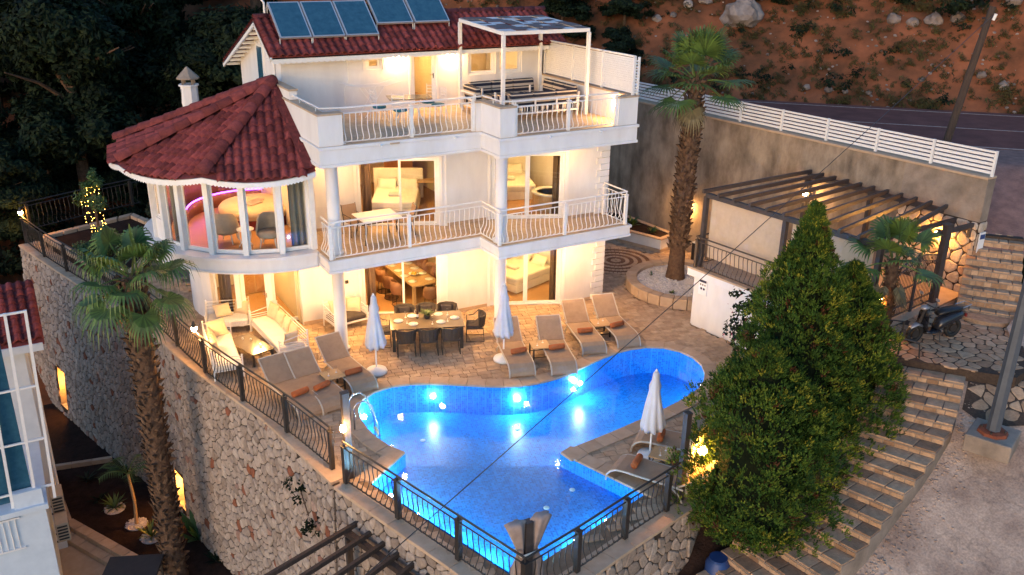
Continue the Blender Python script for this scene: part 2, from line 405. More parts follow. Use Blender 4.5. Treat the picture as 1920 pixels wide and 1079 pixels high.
mat('rubber', (.012,.012,.012), None, .8, 9)
mat('seat_vinyl', (.010,.010,.012), None, .45, 9)
mat('lamp_post', (.10,.12,.15), (.075,.09,.115), .55, 3, metal=.3)
mat('rust', (.24,.065,.025), (.16,.04,.018), .9, 5, .4, 20)
mat('pole_wood', (.075,.05,.036), (.045,.03,.022), .95, 4, .5, 20, stretch=(6,6,.6))
mat('blue_plastic', (.02,.06,.20), (.015,.045,.16), .5, 4)
mat('terracotta_dark', (.05,.035,.028), None, .8, 8)
mat('blue_white', (.60,.68,.76), (.52,.60,.68), .7, 3)
mat('sign_white', (.8,.8,.8), None, .5, 4)
mat('sign_dark', (.02,.022,.05), None, .5, 4)
mat('bottle', (.05,.012,.01), None, .15, 4)
mat('awning_fabric', (.34,.27,.24), (.26,.2,.18), .95, 6, .3, 20)
emitter('lamp_warm', (1.0,.50,.15), 260)
emitter('spot_lamp', (1.0,.54,.19), 170)
emitter('terrace_spot', (1.0,.54,.18), 370)
emitter('lamp_white', (1.0,.55,.19), 160)
emitter('lamp_amber', (1.0,.42,.07), 150)
emitter('room_lamp', (1.0,.56,.18), 70)
emitter('turret_lamp', (1.0,.50,.17), 150)
emitter('pool_lamp_and_fill', (.66,.88,1.0), 130)
emitter('led_purple', (.32,.05,1.0), 7)
emitter('fairy', (1.0,.55,.08), 16)
emitter('shelf_fill', (.62,.88,1.0), 430)
glassy('pane', (.93,.95,.94), 1.5)
glassy('water', (.70,.92,.98), 1.33, 0, .018, 8.0)
glassy('clear', (.95,.95,.95), 1.45)
def mosaic():
    """small glass tiles: each cell of a 5 cm lattice has its own blue, pale joints between"""
    m = MT['mosaic_pool']; t = m.node_tree; n = t.nodes; L = t.links; p = n['Principled BSDF']
    g = n.new('ShaderNodeNewGeometry'); mp = n.new('ShaderNodeMapping'); mp.inputs['Rotation'].default_value = (0, 0, 0.28); mp.inputs['Scale'].default_value = (18, 18, 18); mp.inputs['Location'].default_value = (0, 0, .37)
    L.new(g.outputs['Position'], mp.inputs[0])
    fl = n.new('ShaderNodeVectorMath'); fl.operation = 'FLOOR'; L.new(mp.outputs[0], fl.inputs[0])
    wn = n.new('ShaderNodeTexWhiteNoise'); L.new(fl.outputs[0], wn.inputs['Vector'])
    fr = n.new('ShaderNodeVectorMath'); fr.operation = 'FRACTION'; L.new(mp.outputs[0], fr.inputs[0])
    sp = n.new('ShaderNodeSeparateXYZ'); L.new(fr.outputs[0], sp.inputs[0])
    mx = n.new('ShaderNodeMath'); mx.operation = 'MAXIMUM'; L.new(sp.outputs[0], mx.inputs[0]); L.new(sp.outputs[1], mx.inputs[1])
    m2 = n.new('ShaderNodeMath'); m2.operation = 'MAXIMUM'; L.new(mx.outputs[0], m2.inputs[0]); L.new(sp.outputs[2], m2.inputs[1])
    gt = n.new('ShaderNodeMath'); gt.operation = 'GREATER_THAN'; gt.inputs[1].default_value = .90; L.new(m2.outputs[0], gt.inputs[0])
    cr = n.new('ShaderNodeValToRGB'); el = cr.color_ramp.elements; el[0].color = (.003,.13,.54,1); el[1].color = (.012,.31,.88,1); L.new(wn.outputs[0], cr.inputs[0])
    mi = n.new('ShaderNodeMixRGB'); mi.inputs[2].default_value = (.05,.36,.80,1); L.new(gt.outputs[0], mi.inputs[0]); L.new(cr.outputs[0], mi.inputs[1]); L.new(mi.outputs[0], p.inputs['Base Color'])
mosaic()
# ================================================================ terrain, road, street
def lerp_tab(tab, x):
    if x <= tab[0][0]: return tab[0][1]
    for (a, za), (b, zb) in zip(tab, tab[1:]):
        if x <= b: return za+(zb-za)*(x-a)/(b-a)
    return tab[-1][1]
QT = [(-40,-14), (-10.6,-1.1), (-3.5,1.62), (1.5,2.15), (5,3.5), (10,5.0), (25.2,5.0), (31,8.6), (60,20), (120,48), (200,75)]
def H_right(x, y): return lerp_tab(QT, x+y)
def H_left(x, y):
    return lerp_tab([(15.2,-6.5), (20,-2.4), (32,2.5), (60,14), (140,48)], y)
def H(x, y):
    k = min(1, max(0, (x+6)/12)); k = k*k*(3-2*k)
    z = H_left(x, y)*(1-k)+H_right(x, y)*k
    q = x+y
    if (q > 25.5 and x > 0) or (x <= 0 and y > 19):
        a = min(1, (q-25.5)/6) if x > 0 else min(1, (y-19)/8)
        z += a*(mnoise.noise((x*.13, y*.13, 3.1))*1.6+mnoise.noise((x*.45, y*.45, 7.7))*.45)
    return z
PLAT = [(-11.0,16.6), (-9.2,10.6), (-7.6,3.5), (-5.9,-5), (-4.4,-9.6), (0.2,-8.8), (2.5,-11), (6.2,-11.4), (9,-10.5), (13.2,-8.6), (13.6,-7), (12.6,9), (11.6,16), (3,16)]
def terrain():
    xs = [-70+i*1.25 for i in range(153)]; ys = [-50+i*1.25 for i in range(145)]
    mb = MB(); idx = {}
    for i, x in enumerate(xs):
        for j, y in enumerate(ys): idx[i, j] = len(mb.v); mb.v.append((x, y, H(x, y)-(.03 if x+y > 25 or x < 0 else .28)))
    ins = {(i, j): inpoly(xs[i], ys[j], PLAT) for i in range(len(xs)) for j in range(len(ys))}
    for i in range(len(xs)-1):
        for j in range(len(ys)-1):
            q = [(i, j), (i+1, j), (i+1, j+1), (i, j+1)]
            if any(ins[k] for k in q): continue
            mb.f.append(tuple(idx[k] for k in q))
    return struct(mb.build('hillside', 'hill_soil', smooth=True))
terrain()
def strip(name, m, u0, u1, v0, v1, z, nu=1, du=None):
    """band across the diagonal q = x+y from u0 to u1, along the diagonal from v0 to v1"""
    mb = MB(); k = 1/sqrt(2)
    P = lambda q, t: (q/2+t*k, q/2-t*k)
    mb.prism([P(u0, v0), P(u1, v0), P(u1, v1), P(u0, v1)], z-.25, z)
    return mb.build(name, m)
PQ = lambda q, t: (q/2+t/sqrt(2), q/2-t/sqrt(2))
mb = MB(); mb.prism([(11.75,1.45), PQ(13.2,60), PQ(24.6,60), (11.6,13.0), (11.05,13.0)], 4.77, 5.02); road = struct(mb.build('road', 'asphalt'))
for nm, a, b, x0 in (('near_edge_line', 13.75, 13.93, 11.9), ('centre_line', 18.75, 18.90, 11.6), ('far_edge_line', 23.7, 23.85, 11.4)):
    mb = MB(); mb.prism([(x0, a-x0), PQ(a,60), PQ(b,60), (x0, b-x0)], 5.0, 5.026); mb.build(nm, 'road_paint', road)
from mathutils.geometry import delaunay_2d_cdt
def ground_patch(name, m, poly, h, step=.5, dz=0.0):
    """ground following h(x,y), cut cleanly to a polygon"""
    P = []
    for i in range(len(poly)):
        a, b = poly[i], poly[(i+1) % len(poly)]; k = max(1, int(hypot(b[0]-a[0], b[1]-a[1])/step))
        P += [(a[0]+(b[0]-a[0])*t/k, a[1]+(b[1]-a[1])*t/k) for t in range(k)]
    n = len(P); x0 = min(p[0] for p in poly); x1 = max(p[0] for p in poly); y0 = min(p[1] for p in poly); y1 = max(p[1] for p in poly)
    pts = list(P)
    for i in range(int((x1-x0)/step)+1):
        for j in range(int((y1-y0)/step)+1):
            x, y = x0+(i+.5*(j % 2))*step, y0+j*step
            if inpoly(x, y, poly): pts.append((x, y))
    v, e, f, *_ = delaunay_2d_cdt([Vector(p) for p in pts], [], [list(range(n))], 1, 1e-4)
    mb = MB(); mb.v = [(p.x, p.y, h(p.x, p.y)+dz) for p in v]
    for t in f:
        a, b, c = (mb.v[i] for i in t); cr = (b[0]-a[0])*(c[1]-a[1])-(b[1]-a[1])*(c[0]-a[0])
        mb.f.append(tuple(t) if cr > 0 else tuple(reversed(t)))
    return struct(mb.build(name, m, smooth=True))
ground_patch('gravel_verge', 'gravel', [(11.45,2.6), (12.05,-7.55), (13.5,-9.6), (16,-13), (26,-22), (30,-16), (16,-2.6), (12.0,1.5)], lambda x, y: H_right(x, y)+.03*mnoise.noise((x, y, 0)), .4, .02)
ground_patch('street', 'street', [(-6,-11.3), (2.2,-11.3), (5.7,-10.9), (7.4,-10.0), (8.6,-11.2), (10.2,-9.6), (11.2,-9.3), (13.4,-8.2), (15,-12.5), (10,-30), (-10,-34)],
             lambda x, y: H_right(x, y)+.025*mnoise.noise((x*1.4, y*1.4, 2)), .3, .0)
ground_patch('planting_bank', 'dark_soil', [(-4.6,-11.3), (1.7,-11.3), (4.6,-11.0), (6.6,-9.6), (6.9,-8.0), (6.3,-5.7), (2.25,-8.0), (-.5,-9.65), (-2.5,-10.15)], lambda x, y: min(1.7, H_right(x, y))-.45+.05*mnoise.noise((x*2, y*2, 5)), .3)
mb = MB()
for x0, x1, y0, y1 in ((-40,-6.9,-40,12.5),):
    mb.prism([(-40,-30), (-5.6,-30), (-5.4,-10), (-7.0,-4.5), (-8.0,1), (-8.9,5.5), (-10.5,10.2), (-12.2,15.6), (-40,16)], -6.8, -6.36)
struct(mb.build('lower_ground', 'dark_soil'))

# ================================================================ terrace, pool
RAIL = smooth_poly([(-12.1,17.0), (-11.5,14.4), (-10.75,11.9), (-9.75,8.6), (-8.95,6.0), (-8.45,2.4), (-7.85,-.1), (-7.25,-2.3), (-6.85,-4.35)], 1)
RAIL2 = [(-6.78,-5.0), (-6.27,-6.76), (-5.74,-8.65), (-5.25,-10.4)]
RAIL3 = [(-5.25,-10.4), (-3.9,-10.1), (-2.44,-9.72), (-.7,-9.31)]
POOL = [(-5.09,-4.53), (-5.37,-3.98), (-5.50,-3.05), (-5.42,-2.14), (-5.05,-1.5), (-4.28,-1.21), (-3.43,-1.40), (-2.55,-1.95), (-1.55,-2.68), (-.65,-3.05), (.47,-3.05), (1.64,-2.71), (2.8,-2.44), (3.87,-2.58), (4.50,-3.25), (4.50,-4.3), (3.75,-5.25), (2.7,-5.68), (1.39,-5.93), (-.1,-6.16), (-1.82,-6.33)]
def round_pool():
    a = POOL[0]; b = POOL[-1]; mid = smooth_poly(POOL, 2)
    return mid
DEEP = round_pool()                      # open chain from left corner clockwise to right corner
SH_L = [(-5.09,-4.53), (-6.25,-5.32), (-4.98,-9.62)]     # shallow part, left and front corner
SH_R = [(-1.82,-6.33), (-1.08,-8.62)]
POOL_ALL = DEEP + [SH_R[1], SH_L[2], SH_L[1]]            # full water outline
def ccw(p):
    a = sum(p[i][0]*p[(i+1) % len(p)][1]-p[(i+1) % len(p)][0]*p[i][1] for i in range(len(p)))
    return p if a > 0 else p[::-1]
POOL_C = ccw(POOL_ALL)
WATER_Z = -.055
pool = thing('swimming_pool', 'blue mosaic swimming pool with curved edge and lit water in front of the villa', 'pool')
# deep basin
mb = MB(); n = len(DEEP)
for i in range(n-1):
    a, b = DEEP[i], DEEP[i+1]
    mb.quad((a[0],a[1],-.02), (a[0],a[1],-.92), (b[0],b[1],-.92), (b[0],b[1],-.02))
mb.build('basin_wall', 'mosaic_pool', pool, smooth=False)
mb = MB().quad(*[(p[0], p[1], -.88) for p in ccw(DEEP)]); mb.build('basin_floor', 'mosaic_pool', pool)
mb = MB()
shal = ccw([DEEP[0], (-3.5,-5.35), DEEP[-1], SH_R[1], SH_L[2], SH_L[1]])
mb.prism(shal, -1.0, -.38); mb.build('shallow_shelf', 'mosaic_pool', pool)
for a, b in ((SH_L[0], SH_L[1]), (SH_L[1], SH_L[2]), (SH_R[0], SH_R[1])):
    MB().quad((a[0],a[1],-.02), (a[0],a[1],-.45), (b[0],b[1],-.45), (b[0],b[1],-.02)).build('shallow_wall', 'mosaic_pool', pool)
d = Vector((SH_R[1][0]-SH_L[2][0], SH_R[1][1]-SH_L[2][1])).normalized(); nrm = Vector((d.y, -d.x))
e0 = Vector(SH_L[2]); e1 = Vector(SH_R[1])
mb = MB(); mb.prism([tuple(e0), tuple(e1), tuple(e1+nrm*.22), tuple(e0+nrm*.22)], -.7, WATER_Z-.012); mb.build('overflow_edge', 'mosaic_pool', pool)
mb = MB(); mb.prism([tuple(e0+nrm*.22), tuple(e1+nrm*.22), tuple(e1+nrm*.62+d*.35), tuple(e0+nrm*.62)], -.7, -.42); mb.build('overflow_trough', 'mosaic_pool', pool)
w = MB().quad(*[(p[0], p[1], WATER_Z) for p in POOL_C]).build('water', 'water'); struct(w)
w2 = MB().quad(*[(p.x, p.y, -.30) for p in (e0+nrm*.221, e1+nrm*.221, e1+nrm*.615+d*.3, e0+nrm*.615)]).build('trough_water', 'water'); struct(w2)
# coping stones along the curved edge, one by one
def coping_run(pts, wdt, parent, step=.52, z0=-.03, z1=.035, side=1):
    L = plen(pts); k = int(L/step)
    for i in range(k):
        (p, d1), (q, d2) = polyline_pt(pts, i*L/k+.006), polyline_pt(pts, (i+1)*L/k-.006)
        n1 = (d1[1]*side, -d1[0]*side); n2 = (d2[1]*side, -d2[0]*side)
        mb = MB(); mb.prism([p, q, (q[0]+n2[0]*wdt, q[1]+n2[1]*wdt), (p[0]+n1[0]*wdt, p[1]+n1[1]*wdt)], z0, z1)
        mb.build('coping_stone', 'coping', parent, bevel=.012)
coping_run(DEEP, .42, pool, side=-1)
coping_run([SH_L[0], SH_L[1]], .42, pool, z1=.030, side=1)
coping_run([SH_R[0], (-1.02,-8.9)], .40, pool, z1=.030, side=-1)
for (x, y, nx, ny) in ((-5.2,-1.78,.8,-.5), (-3.05,-1.58,.3,-1), (-1.05,-2.86,.25,-1), (1.05,-2.92,-.15,-1)):
    l = hypot(nx, ny); nx /= l; ny /= l
    c = Vector((x+nx*.10, y+ny*.10, -.36))
    o = MB().ball((0,0,0), .07, 8, .9).build('pool_light_or_fill', 'pool_lamp_and_fill', pool, loc=c)
for (x, y) in ((-5.95,-5.65), (-5.72,-6.6), (-5.45,-7.6), (-5.15,-8.6), (-5.33,-3.85), (-4.2,-9.3), (-3.2,-9.05), (-2.2,-8.8), (-.2,-6.0), (1.3,-5.78), (2.8,-5.5), (3.9,-4.95), (-1.2,-6.1)):  # added fill lamps, mostly out of view, to even out the pool's brightness
    z = -.24
    MB().ball((0,0,0), .05, 8, .8).build('pool_light_or_fill', 'shelf_fill' if x < -5.1 and y < -5 else 'pool_lamp_and_fill', pool, loc=(x, y, z))
for (x, y, z) in ((-3.9,-2.9,-.872), (-1.4,-3.6,-.872), (-3.0,-7.6,-.372), (-2.1,-7.3,-.372), (-4.3,-8.9,-.372)):
    MB().lathe([(.07,0), (.07,.01), (.04,.018)], (x, y, z), 10).build('drain', 'white_metal', pool)
for dx in (-.24, .24):    # ladder
    b = Vector((-5.75,-2.72,0))+Vector((.12,.99,0))*dx; t = Vector((1,-.12,0))
    MB().tube([b, b+Vector((0,0,.62)), b+t*.10+Vector((0,0,.76)), b+t*.28+Vector((0,0,.78)), b+t*.45+Vector((0,0,.62)), b+t*.62+Vector((0,0,-.1)), b+t*.62+Vector((0,0,-.9))], .022, 8).build('ladder_rail', 'steel', pool, smooth=True)
for z in (-.3, -.6, -.85):
    b = Vector((-5.75,-2.72,z))+Vector((1,-.12,0))*.62; s_ = Vector((.12,.99,0))*.24
    MB().beam(b-s_, b+s_, .09, .03).build('ladder_step', 'steel', pool)
# terrace bed and pavers
TERR = ccw([(-12.0,16.9)]+[tuple(p) for p in RAIL[1:]]+[(-6.78,-5.0)]+RAIL2[1:]+[(-.6,-9.25), (2.2,-7.8), (6.2,-5.6), (6.2,-2), (6.6,-1.6), (11.1,-1.6), (10.65,7.4), (10.4,9.5), (4.9,9.5), (4.9,17), (-8,18.4)])
HOLE = offset_poly(POOL_C, .2)
terrace = MB()
def terrace_bed():
    """bed under the pavers with the pool cut out"""
    bm = bmesh.new()
    outer = [bm.verts.new((p[0], p[1], -.035)) for p in TERR]; inner = [bm.verts.new((p[0], p[1], -.035)) for p in offset_poly(POOL_C, .03)]
    eo = [bm.edges.new((outer[i], outer[(i+1) % len(outer)])) for i in range(len(outer))]
    ei = [bm.edges.new((inner[i], inner[(i+1) % len(inner)])) for i in range(len(inner))]
    bmesh.ops.triangle_fill(bm, edges=eo+ei, use_beauty=True)
    me = bpy.data.meshes.new('terrace'); bm.to_mesh(me); bm.free(); me.materials.append(MT['paver_bed'])
    for p in me.polygons: 
        if p.normal.z < 0: p.flip()
    return place(me, 'terrace')
terr = struct(terrace_bed())
def pavers():
    rng = random.Random(3); cells = []
    a = -.22; ca, sa = cos(a), sin(a)
    u = -22.0; row = 0
    GAP = .012
    COP = offset_poly(POOL_C, .22)
    HOUSE = [(-4.85,4.1), (-3,4), (-.45,2.75), (1,2.7), (3.35,1.6), (4.75,1.55), (4.75,20), (-7.4,20), (-7.4,6.9), (-6.6,5.0), (-5.2,4.6)]
    PLANT = [(8.1+2.15*cos(t*.4), .75+2.15*sin(t*.4)) for t in range(16)]
    v = -14.0
    while v < 22:
        row += 1; h = .205; u = -24+(row % 3)*.137; v += h
        while u < 22:
            wd = rng.choice((.205, .31, .31, .41))
            x, y = u+wd/2, v+h/2; X, Y = x*ca-y*sa, x*sa+y*ca
            u += wd
            if not inpoly(X, Y, TERR) or inpoly(X, Y, HOUSE): continue
            if inpoly(X, Y, COP) or Y < -9.4 or inpoly(X, Y, PLANT): continue
            if Y > 9 and X > -7: continue
            if hypot(X-7.62, Y-4.25) < 1.52: continue
            hw, hh = wd/2-GAP/2, h/2-GAP/2; dz = rng.uniform(-.004, .004)
            P = []
            for sx, sy in ((-1,-1), (1,-1), (1,1), (-1,1)):
                px, py = x+sx*hw, y+sy*hh; P.append((px*ca-py*sa, px*sa+py*ca))
            cells.append((P, dz, hypot(X+12.1, Y+21.5)))
    cells.sort(key=lambda c: c[2])
    def one(mb, P, dz):
        cx = sum(p[0] for p in P)/4; cy = sum(p[1] for p in P)/4
        k = len(mb.v)
        for p in P: mb.v.append((p[0], p[1], -.04))
        for p in P: mb.v.append((p[0], p[1], -.008+dz))
        for p in P: mb.v.append((cx+(p[0]-cx)*.94, cy+(p[1]-cy)*.94, dz))
        for r in (0, 4):
            for i in range(4): mb.f.append((k+r+i, k+r+(i+1) % 4, k+r+4+(i+1) % 4, k+r+4+i))
        mb.f.append((k+8, k+9, k+10, k+11))
    for P, dz, _ in cells[:300]:
        mb = MB(); one(mb, P, dz); mb.build('paver', 'paver', terr)
    mb = MB()
    for P, dz, _ in cells[300:]: one(mb, P, dz)
    mb.build('pavers', 'paver', terr, kind='stuff')
    return len(cells)
NP = pavers()
# circle of rings laid in the courtyard by the palm
for k in range(9):
    r0, r1 = .06+k*.16, .06+(k+1)*.16-.012
    mb = MB(); n = max(10, int(2*pi*r1/.16))
    for i in range(n):
        a0, a1 = 2*pi*i/n+.012/r1, 2*pi*(i+1)/n-.012/r1
        P = [(7.62+r*cos(a), 4.25+r*sin(a)) for r, a in ((r0, a0), (r1, a0), (r1, a1), (r0, a1))]
        mb.prism(P, -.04, .0)
    mb.build('paving_ring', 'coping' if k % 2 == 0 else 'ring_dark', terr)

# ================================================================ stone retaining wall with its coping
def wall_map(top, base, ztop, zbot, L):
    def f(u, v, d):
        t = u/L
        (p, dp) = polyline_pt(top, max(0, min(1, t))*plen(top)); (q, dq) = polyline_pt(base, max(0, min(1, t))*plen(base))
        k = (ztop-v)/(ztop-zbot); x = p[0]+(q[0]-p[0])*k; y = p[1]+(q[1]-p[1])*k
        nx, ny = dp[1], -dp[0]
        return (x+nx*d, y+ny*d, v)
    return f
def stone_wall(name, label, top, base, ztop, zbot, su, sv, seed, m='wall_stone', holes=(), limit=300, cap=.42):
    w = thing(name, label, 'wall'); L = plen(top); rng = random.Random(seed)
    f = wall_map(top, base, ztop, zbot, L)
    n = max(2, int(L/.5)); mb = MB(); nh = 6
    def inhole(u, v): return any(u0 < u < u1 and v0 < v < v1 for u0, u1, v0, v1 in holes)
    us = sorted(set([L*i/n for i in range(n+1)]+[h[0] for h in holes]+[h[1] for h in holes])); vs = sorted(set([zbot+(ztop-zbot)*j/nh for j in range(nh+1)]+[h[2] for h in holes]+[h[3] for h in holes]))
    for a, b in zip(us, us[1:]):
        for c, d_ in zip(vs, vs[1:]):
            if inhole((a+b)/2, (c+d_)/2): continue
            mb.quad(f(a,c,0), f(b,c,0), f(b,d_,0), f(a,d_,0))
    mb.build('mortar_bed', 'mortar', w)
    cells = voronoi(0, L, zbot, ztop-.02, su, sv, rng, gap=.0105, jit=.47, drop=.24)
    cells = [c for c in cells if not any(h[0]-.12 < c[1][0] < h[1]+.12 and h[2]-.12 < c[1][1] < h[3]+.12 for h in holes)]
    build_stones(cells, f, w, 'stone', m, rng, lambda c: (Vector(f(c[0], c[1], 0))-CAMP).length, limit)
    for (u0, u1, v0, v1) in holes:      # lit niche
        mb = MB(); A = [f(u0,v0,0), f(u1,v0,0), f(u1,v1,0), f(u0,v1,0)]; B = [f(u0,v0,-.35), f(u1,v0,-.35), f(u1,v1,-.35), f(u0,v1,-.35)]
        for i in range(4): mb.quad(A[i], A[(i+1) % 4], B[(i+1) % 4], B[i])
        mb.quad(*B); mb.build('niche', 'pale_stone', w)
        c = Vector(f((u0+u1)/2, v0+(v1-v0)*.62, -.2)); MB().ball(tuple(c), .075, 8).build('niche_lamp', 'lamp_amber', w)
    if cap:
        k = int(L/.6)
        for i in range(k):
            a, b = i*L/k+.005, (i+1)*L/k-.005
            P = [Vector(f(a, ztop, .07)), Vector(f(b, ztop, .07)), Vector(f(b, ztop, -cap)), Vector(f(a, ztop, -cap))]
            mb = MB(); mb.prism([(p.x, p.y) for p in P], ztop-.02, ztop+.06); mb.build('cap_stone', 'coping', w, bevel=.01)
    return w, f
TOPW = [(-12.33,16.9), (-11.65,14.4), (-10.95,11.9), (-10.0,8.7), (-9.2,6.0), (-8.68,2.9), (-7.56,-1.35), (-7.0,-4.85)]
BASW = [(-12.75,16.9), (-12.1,14.6), (-11.35,11.9), (-10.3,8.5), (-9.35,6.0), (-8.85,2.8), (-7.75,-1.4), (-7.2,-4.9)]
LW = plen(TOPW)
def upos(y):   # run of the wall at which its top has this y
    s = 0
    while s < LW and polyline_pt(TOPW, s)[0][1] > y: s += .05
    return s
u1_ = upos(14.0); u2_ = upos(4.9)
stone_wall('retaining_wall', 'tall rough stone retaining wall below the left railing with glowing niches', TOPW, BASW, -.06, -6.4, .185, .225, 5,
           holes=((u1_-.42, u1_+.30, -7.6+1.55, -7.6+3.2), (u2_-.35, u2_+.35, -6.0, -4.75)))
stone_wall('retaining_wall', 'stone wall under the pool edge with pale coping, nearest the camera', [(-7.0,-5.0), (-6.5,-6.8), (-5.97,-8.65), (-5.45,-10.65)], [(-7.2,-5.0), (-6.7,-6.85), (-6.15,-8.7), (-5.6,-10.75)], -.06, -6.4, .21, .24, 6)
stone_wall('retaining_wall', 'low stone wall under the infinity edge beside the dark green cypress', [(-5.45,-10.65), (-3.9,-10.35), (-2.44,-9.97), (-.55,-9.55)], [(-5.6,-10.75), (-3.95,-10.5), (-2.44,-10.12), (-.5,-9.7)], -.06, -5.4, .21, .24, 8)
stone_wall('retaining_wall', 'short return of the stone wall half hidden behind the cypress', [(-.55,-9.55), (.6,-8.9), (2.2,-7.95)], [(-.5,-9.7), (.65,-9.0), (2.25,-8.05)], -.06, -2.6, .36, .36, 9)
# small return where the left wall steps back
mb = MB(); mb.prism([(-7.0,-4.85), (-6.6,-4.75), (-6.6,-5.05), (-7.0,-5.0)], -6.4, -.06); o = mb.build('wall_return', 'mortar'); tag(o, 'narrow step in the stone wall below the tall lamp post', 'wall')

# ================================================================ tall concrete wall towards the road
WA, WB = (10.45,9.5), (11.69,-7.35)
wd = Vector((WB[0]-WA[0], WB[1]-WA[1])).normalized(); wn = Vector((wd.y, -wd.x))   # wn points to the courtyard (-x)
if wn.x > 0: wn = -wn
cw = thing('concrete_wall', 'tall stained concrete retaining wall between courtyard and road', 'wall')
p4 = Vector(WA)+wd*((Vector((11.45,-4.8))-Vector(WA)).dot(wd))
mb = MB(); mb.prism([WA, tuple(p4), tuple(p4-wn*.4), tuple(Vector(WA)-wn*.4)], -.3, 5.40); mb.build('wall_body', 'old_concrete', cw)
mb = MB(); mb.prism([tuple(p4), WB, tuple(Vector(WB)-wn*.4), tuple(p4-wn*.4)], 4.15, 5.392); mb.build('wall_body', 'raw_concrete', cw)
mb = MB(); a, b = Vector(WA)+wn*.04, Vector(WB)+wn*.04
mb.prism([tuple(a), tuple(b), tuple(b-wn*.48), tuple(a-wn*.48)], 5.401, 5.47); mb.build('wall_cap', 'coping', cw, bevel=.01)
LS = (Vector(WB)-p4).length
f_ = lambda u, v, d: (p4.x+wd.x*u+wn.x*d, p4.y+wd.y*u+wn.y*d, v)
mb = MB(); mb.prism([tuple(p4), WB, tuple(Vector(WB)-wn*.4), tuple(p4-wn*.4)], 1.5, 4.148); mb.build('mortar_bed', 'step_mortar', cw)
rng = random.Random(12)
build_stones(voronoi(0, LS, 1.9, 4.14, .36, .33, rng, gap=.016), f_, cw, 'stone', 'pale_stone', rng, lambda c: 0)
e_ = Vector(WB); f2 = lambda u, v, d: (e_.x-wn.x*u+wd.x*d, e_.y-wn.y*u+wd.y*d, v)
build_stones(voronoi(0, .4, 1.9, 4.14, .3, .3, rng, gap=.016), f2, cw, 'stone', 'pale_stone', rng, lambda c: 0)
# white slatted fence on that wall
fn = thing('slat_fence', 'white horizontal slat fence on top of the concrete wall along the road', 'fence')
Lw = (Vector(WB)-Vector(WA)).length; nb_ = 9
base = Vector(WA)-wn*.2
post = MB().box((0,0,.36), (.07,.07,.74)).mesh('post'); post.materials.append(MT['white_metal'])
for i in range(nb_+1):
    p = base+wd*(Lw*i/nb_)*.998; place(post, 'post', fn, (p.x, p.y, 5.47))
for i in range(nb_):
    p, q = base+wd*(Lw*i/nb_+.04), base+wd*(Lw*(i+1)/nb_-.04)
    for k, (z, h) in enumerate(((.10,.08), (.22,.08), (.34,.08), (.46,.08), (.58,.08), (.69,.06))):
        MB().beam((p.x,p.y,5.47+z), (q.x,q.y,5.47+z), .03, h).build('slat', 'white_metal', fn)
# ================================================================ villa
villa = thing('villa', 'three-storey white villa with red tiled roofs, round glazed turret and lit rooms', 'house')
Z1, Z2 = 3.05, 6.30
def seg_box(mb, A, B, u0, u1, z0, z1, d0, d1):
    """box on the line A-B between runs u0..u1; d measured to the left of the line (inside)"""
    A = Vector(A); d = (Vector(B)-A).normalized(); n = Vector((-d.y, d.x))
    P = [A+d*u+n*k for u, k in ((u0, d0), (u1, d0), (u1, d1), (u0, d1))]
    mb.hexa([(p.x, p.y, z0) for p in P]+[(p.x, p.y, z1) for p in P])
def wall_seg(name, m, A, B, z0, z1, ops=(), th=.2, parent=None):
    L = hypot(B[0]-A[0], B[1]-A[1]); mb = MB(); u = 0
    for (a, b, zb, zt) in sorted(ops):
        if a > u+.001: seg_box(mb, A, B, u, a, z0, z1, 0, th)
        if zb > z0+.001: seg_box(mb, A, B, a, b, z0, zb, 0, th)
        if zt < z1-.001: seg_box(mb, A, B, a, b, zt, z1, 0, th)
        u = b
    if u < L-.001: seg_box(mb, A, B, u, L, z0, z1, 0, th)
    return mb.build(name, m, parent or villa)
def glazed(name, A, B, u0, u1, zb, zt, n=2, fw=.075, glass=None, door=None, open_=(), trim=.10, d0=.04):
    """framed glazing in an opening: surround, sashes, panes"""
    w = MB()
    seg_box(w, A, B, u0, u0+fw, zb, zt, d0, d0+.10); seg_box(w, A, B, u1-fw, u1, zb, zt, d0, d0+.10)
    seg_box(w, A, B, u0+fw, u1-fw, zt-fw, zt, d0, d0+.10); seg_box(w, A, B, u0+fw, u1-fw, zb, zb+fw*.6, d0, d0+.10)
    fr = w.build(name, 'white_paint', villa)
    if trim:
        t = MB(); seg_box(t, A, B, u0-trim, u0-.004, zb, zt+trim, -.035, .03); seg_box(t, A, B, u1+.004, u1+trim, zb, zt+trim, -.035, .03); seg_box(t, A, B, u0-.004, u1+.004, zt+.004, zt+trim, -.035, .03)
        t.build('surround', 'white_plaster', fr)
    iw = (u1-u0-2*fw)/n
    for i in range(n):
        if i in open_: continue
        a, b = u0+fw+i*iw+.003, u0+fw+(i+1)*iw-.003; s = MB(); k = .07; dd = d0+.02+.035*(i % 2)
        for (p, q, r, t) in ((a, a+k, zb+fw*.6, zt-fw), (b-k, b, zb+fw*.6, zt-fw), (a+k, b-k, zb+fw*.6, zb+fw*.6+k), (a+k, b-k, zt-fw-k, zt-fw)):
            seg_box(s, A, B, p, q, r+.002, t-.002, dd, dd+.045)
        so_ = s.build('sash', 'white_paint', fr)
        g = MB(); seg_box(g, A, B, a+k-.005, b-k+.005, zb+fw*.6+k-.005, zt-fw-k+.005, dd+.018, dd+.026); g.build('pane', 'pane', fr)
        if door and i in door:
            Av = Vector(A); dv = (Vector(B)-Av).normalized(); nv = Vector((-dv.y, dv.x)); p = Av+dv*(b-.035)+nv*(dd-.03)
            h = MB().box((p.x, p.y, zb+1.0), (.03,.03,.16)); h.tube([(p.x, p.y, zb+1.03), (p.x-dv.x*.12, p.y-dv.y*.12, zb+1.03)], .012, 6); h.build('handle', 'steel', fr)
    return fr
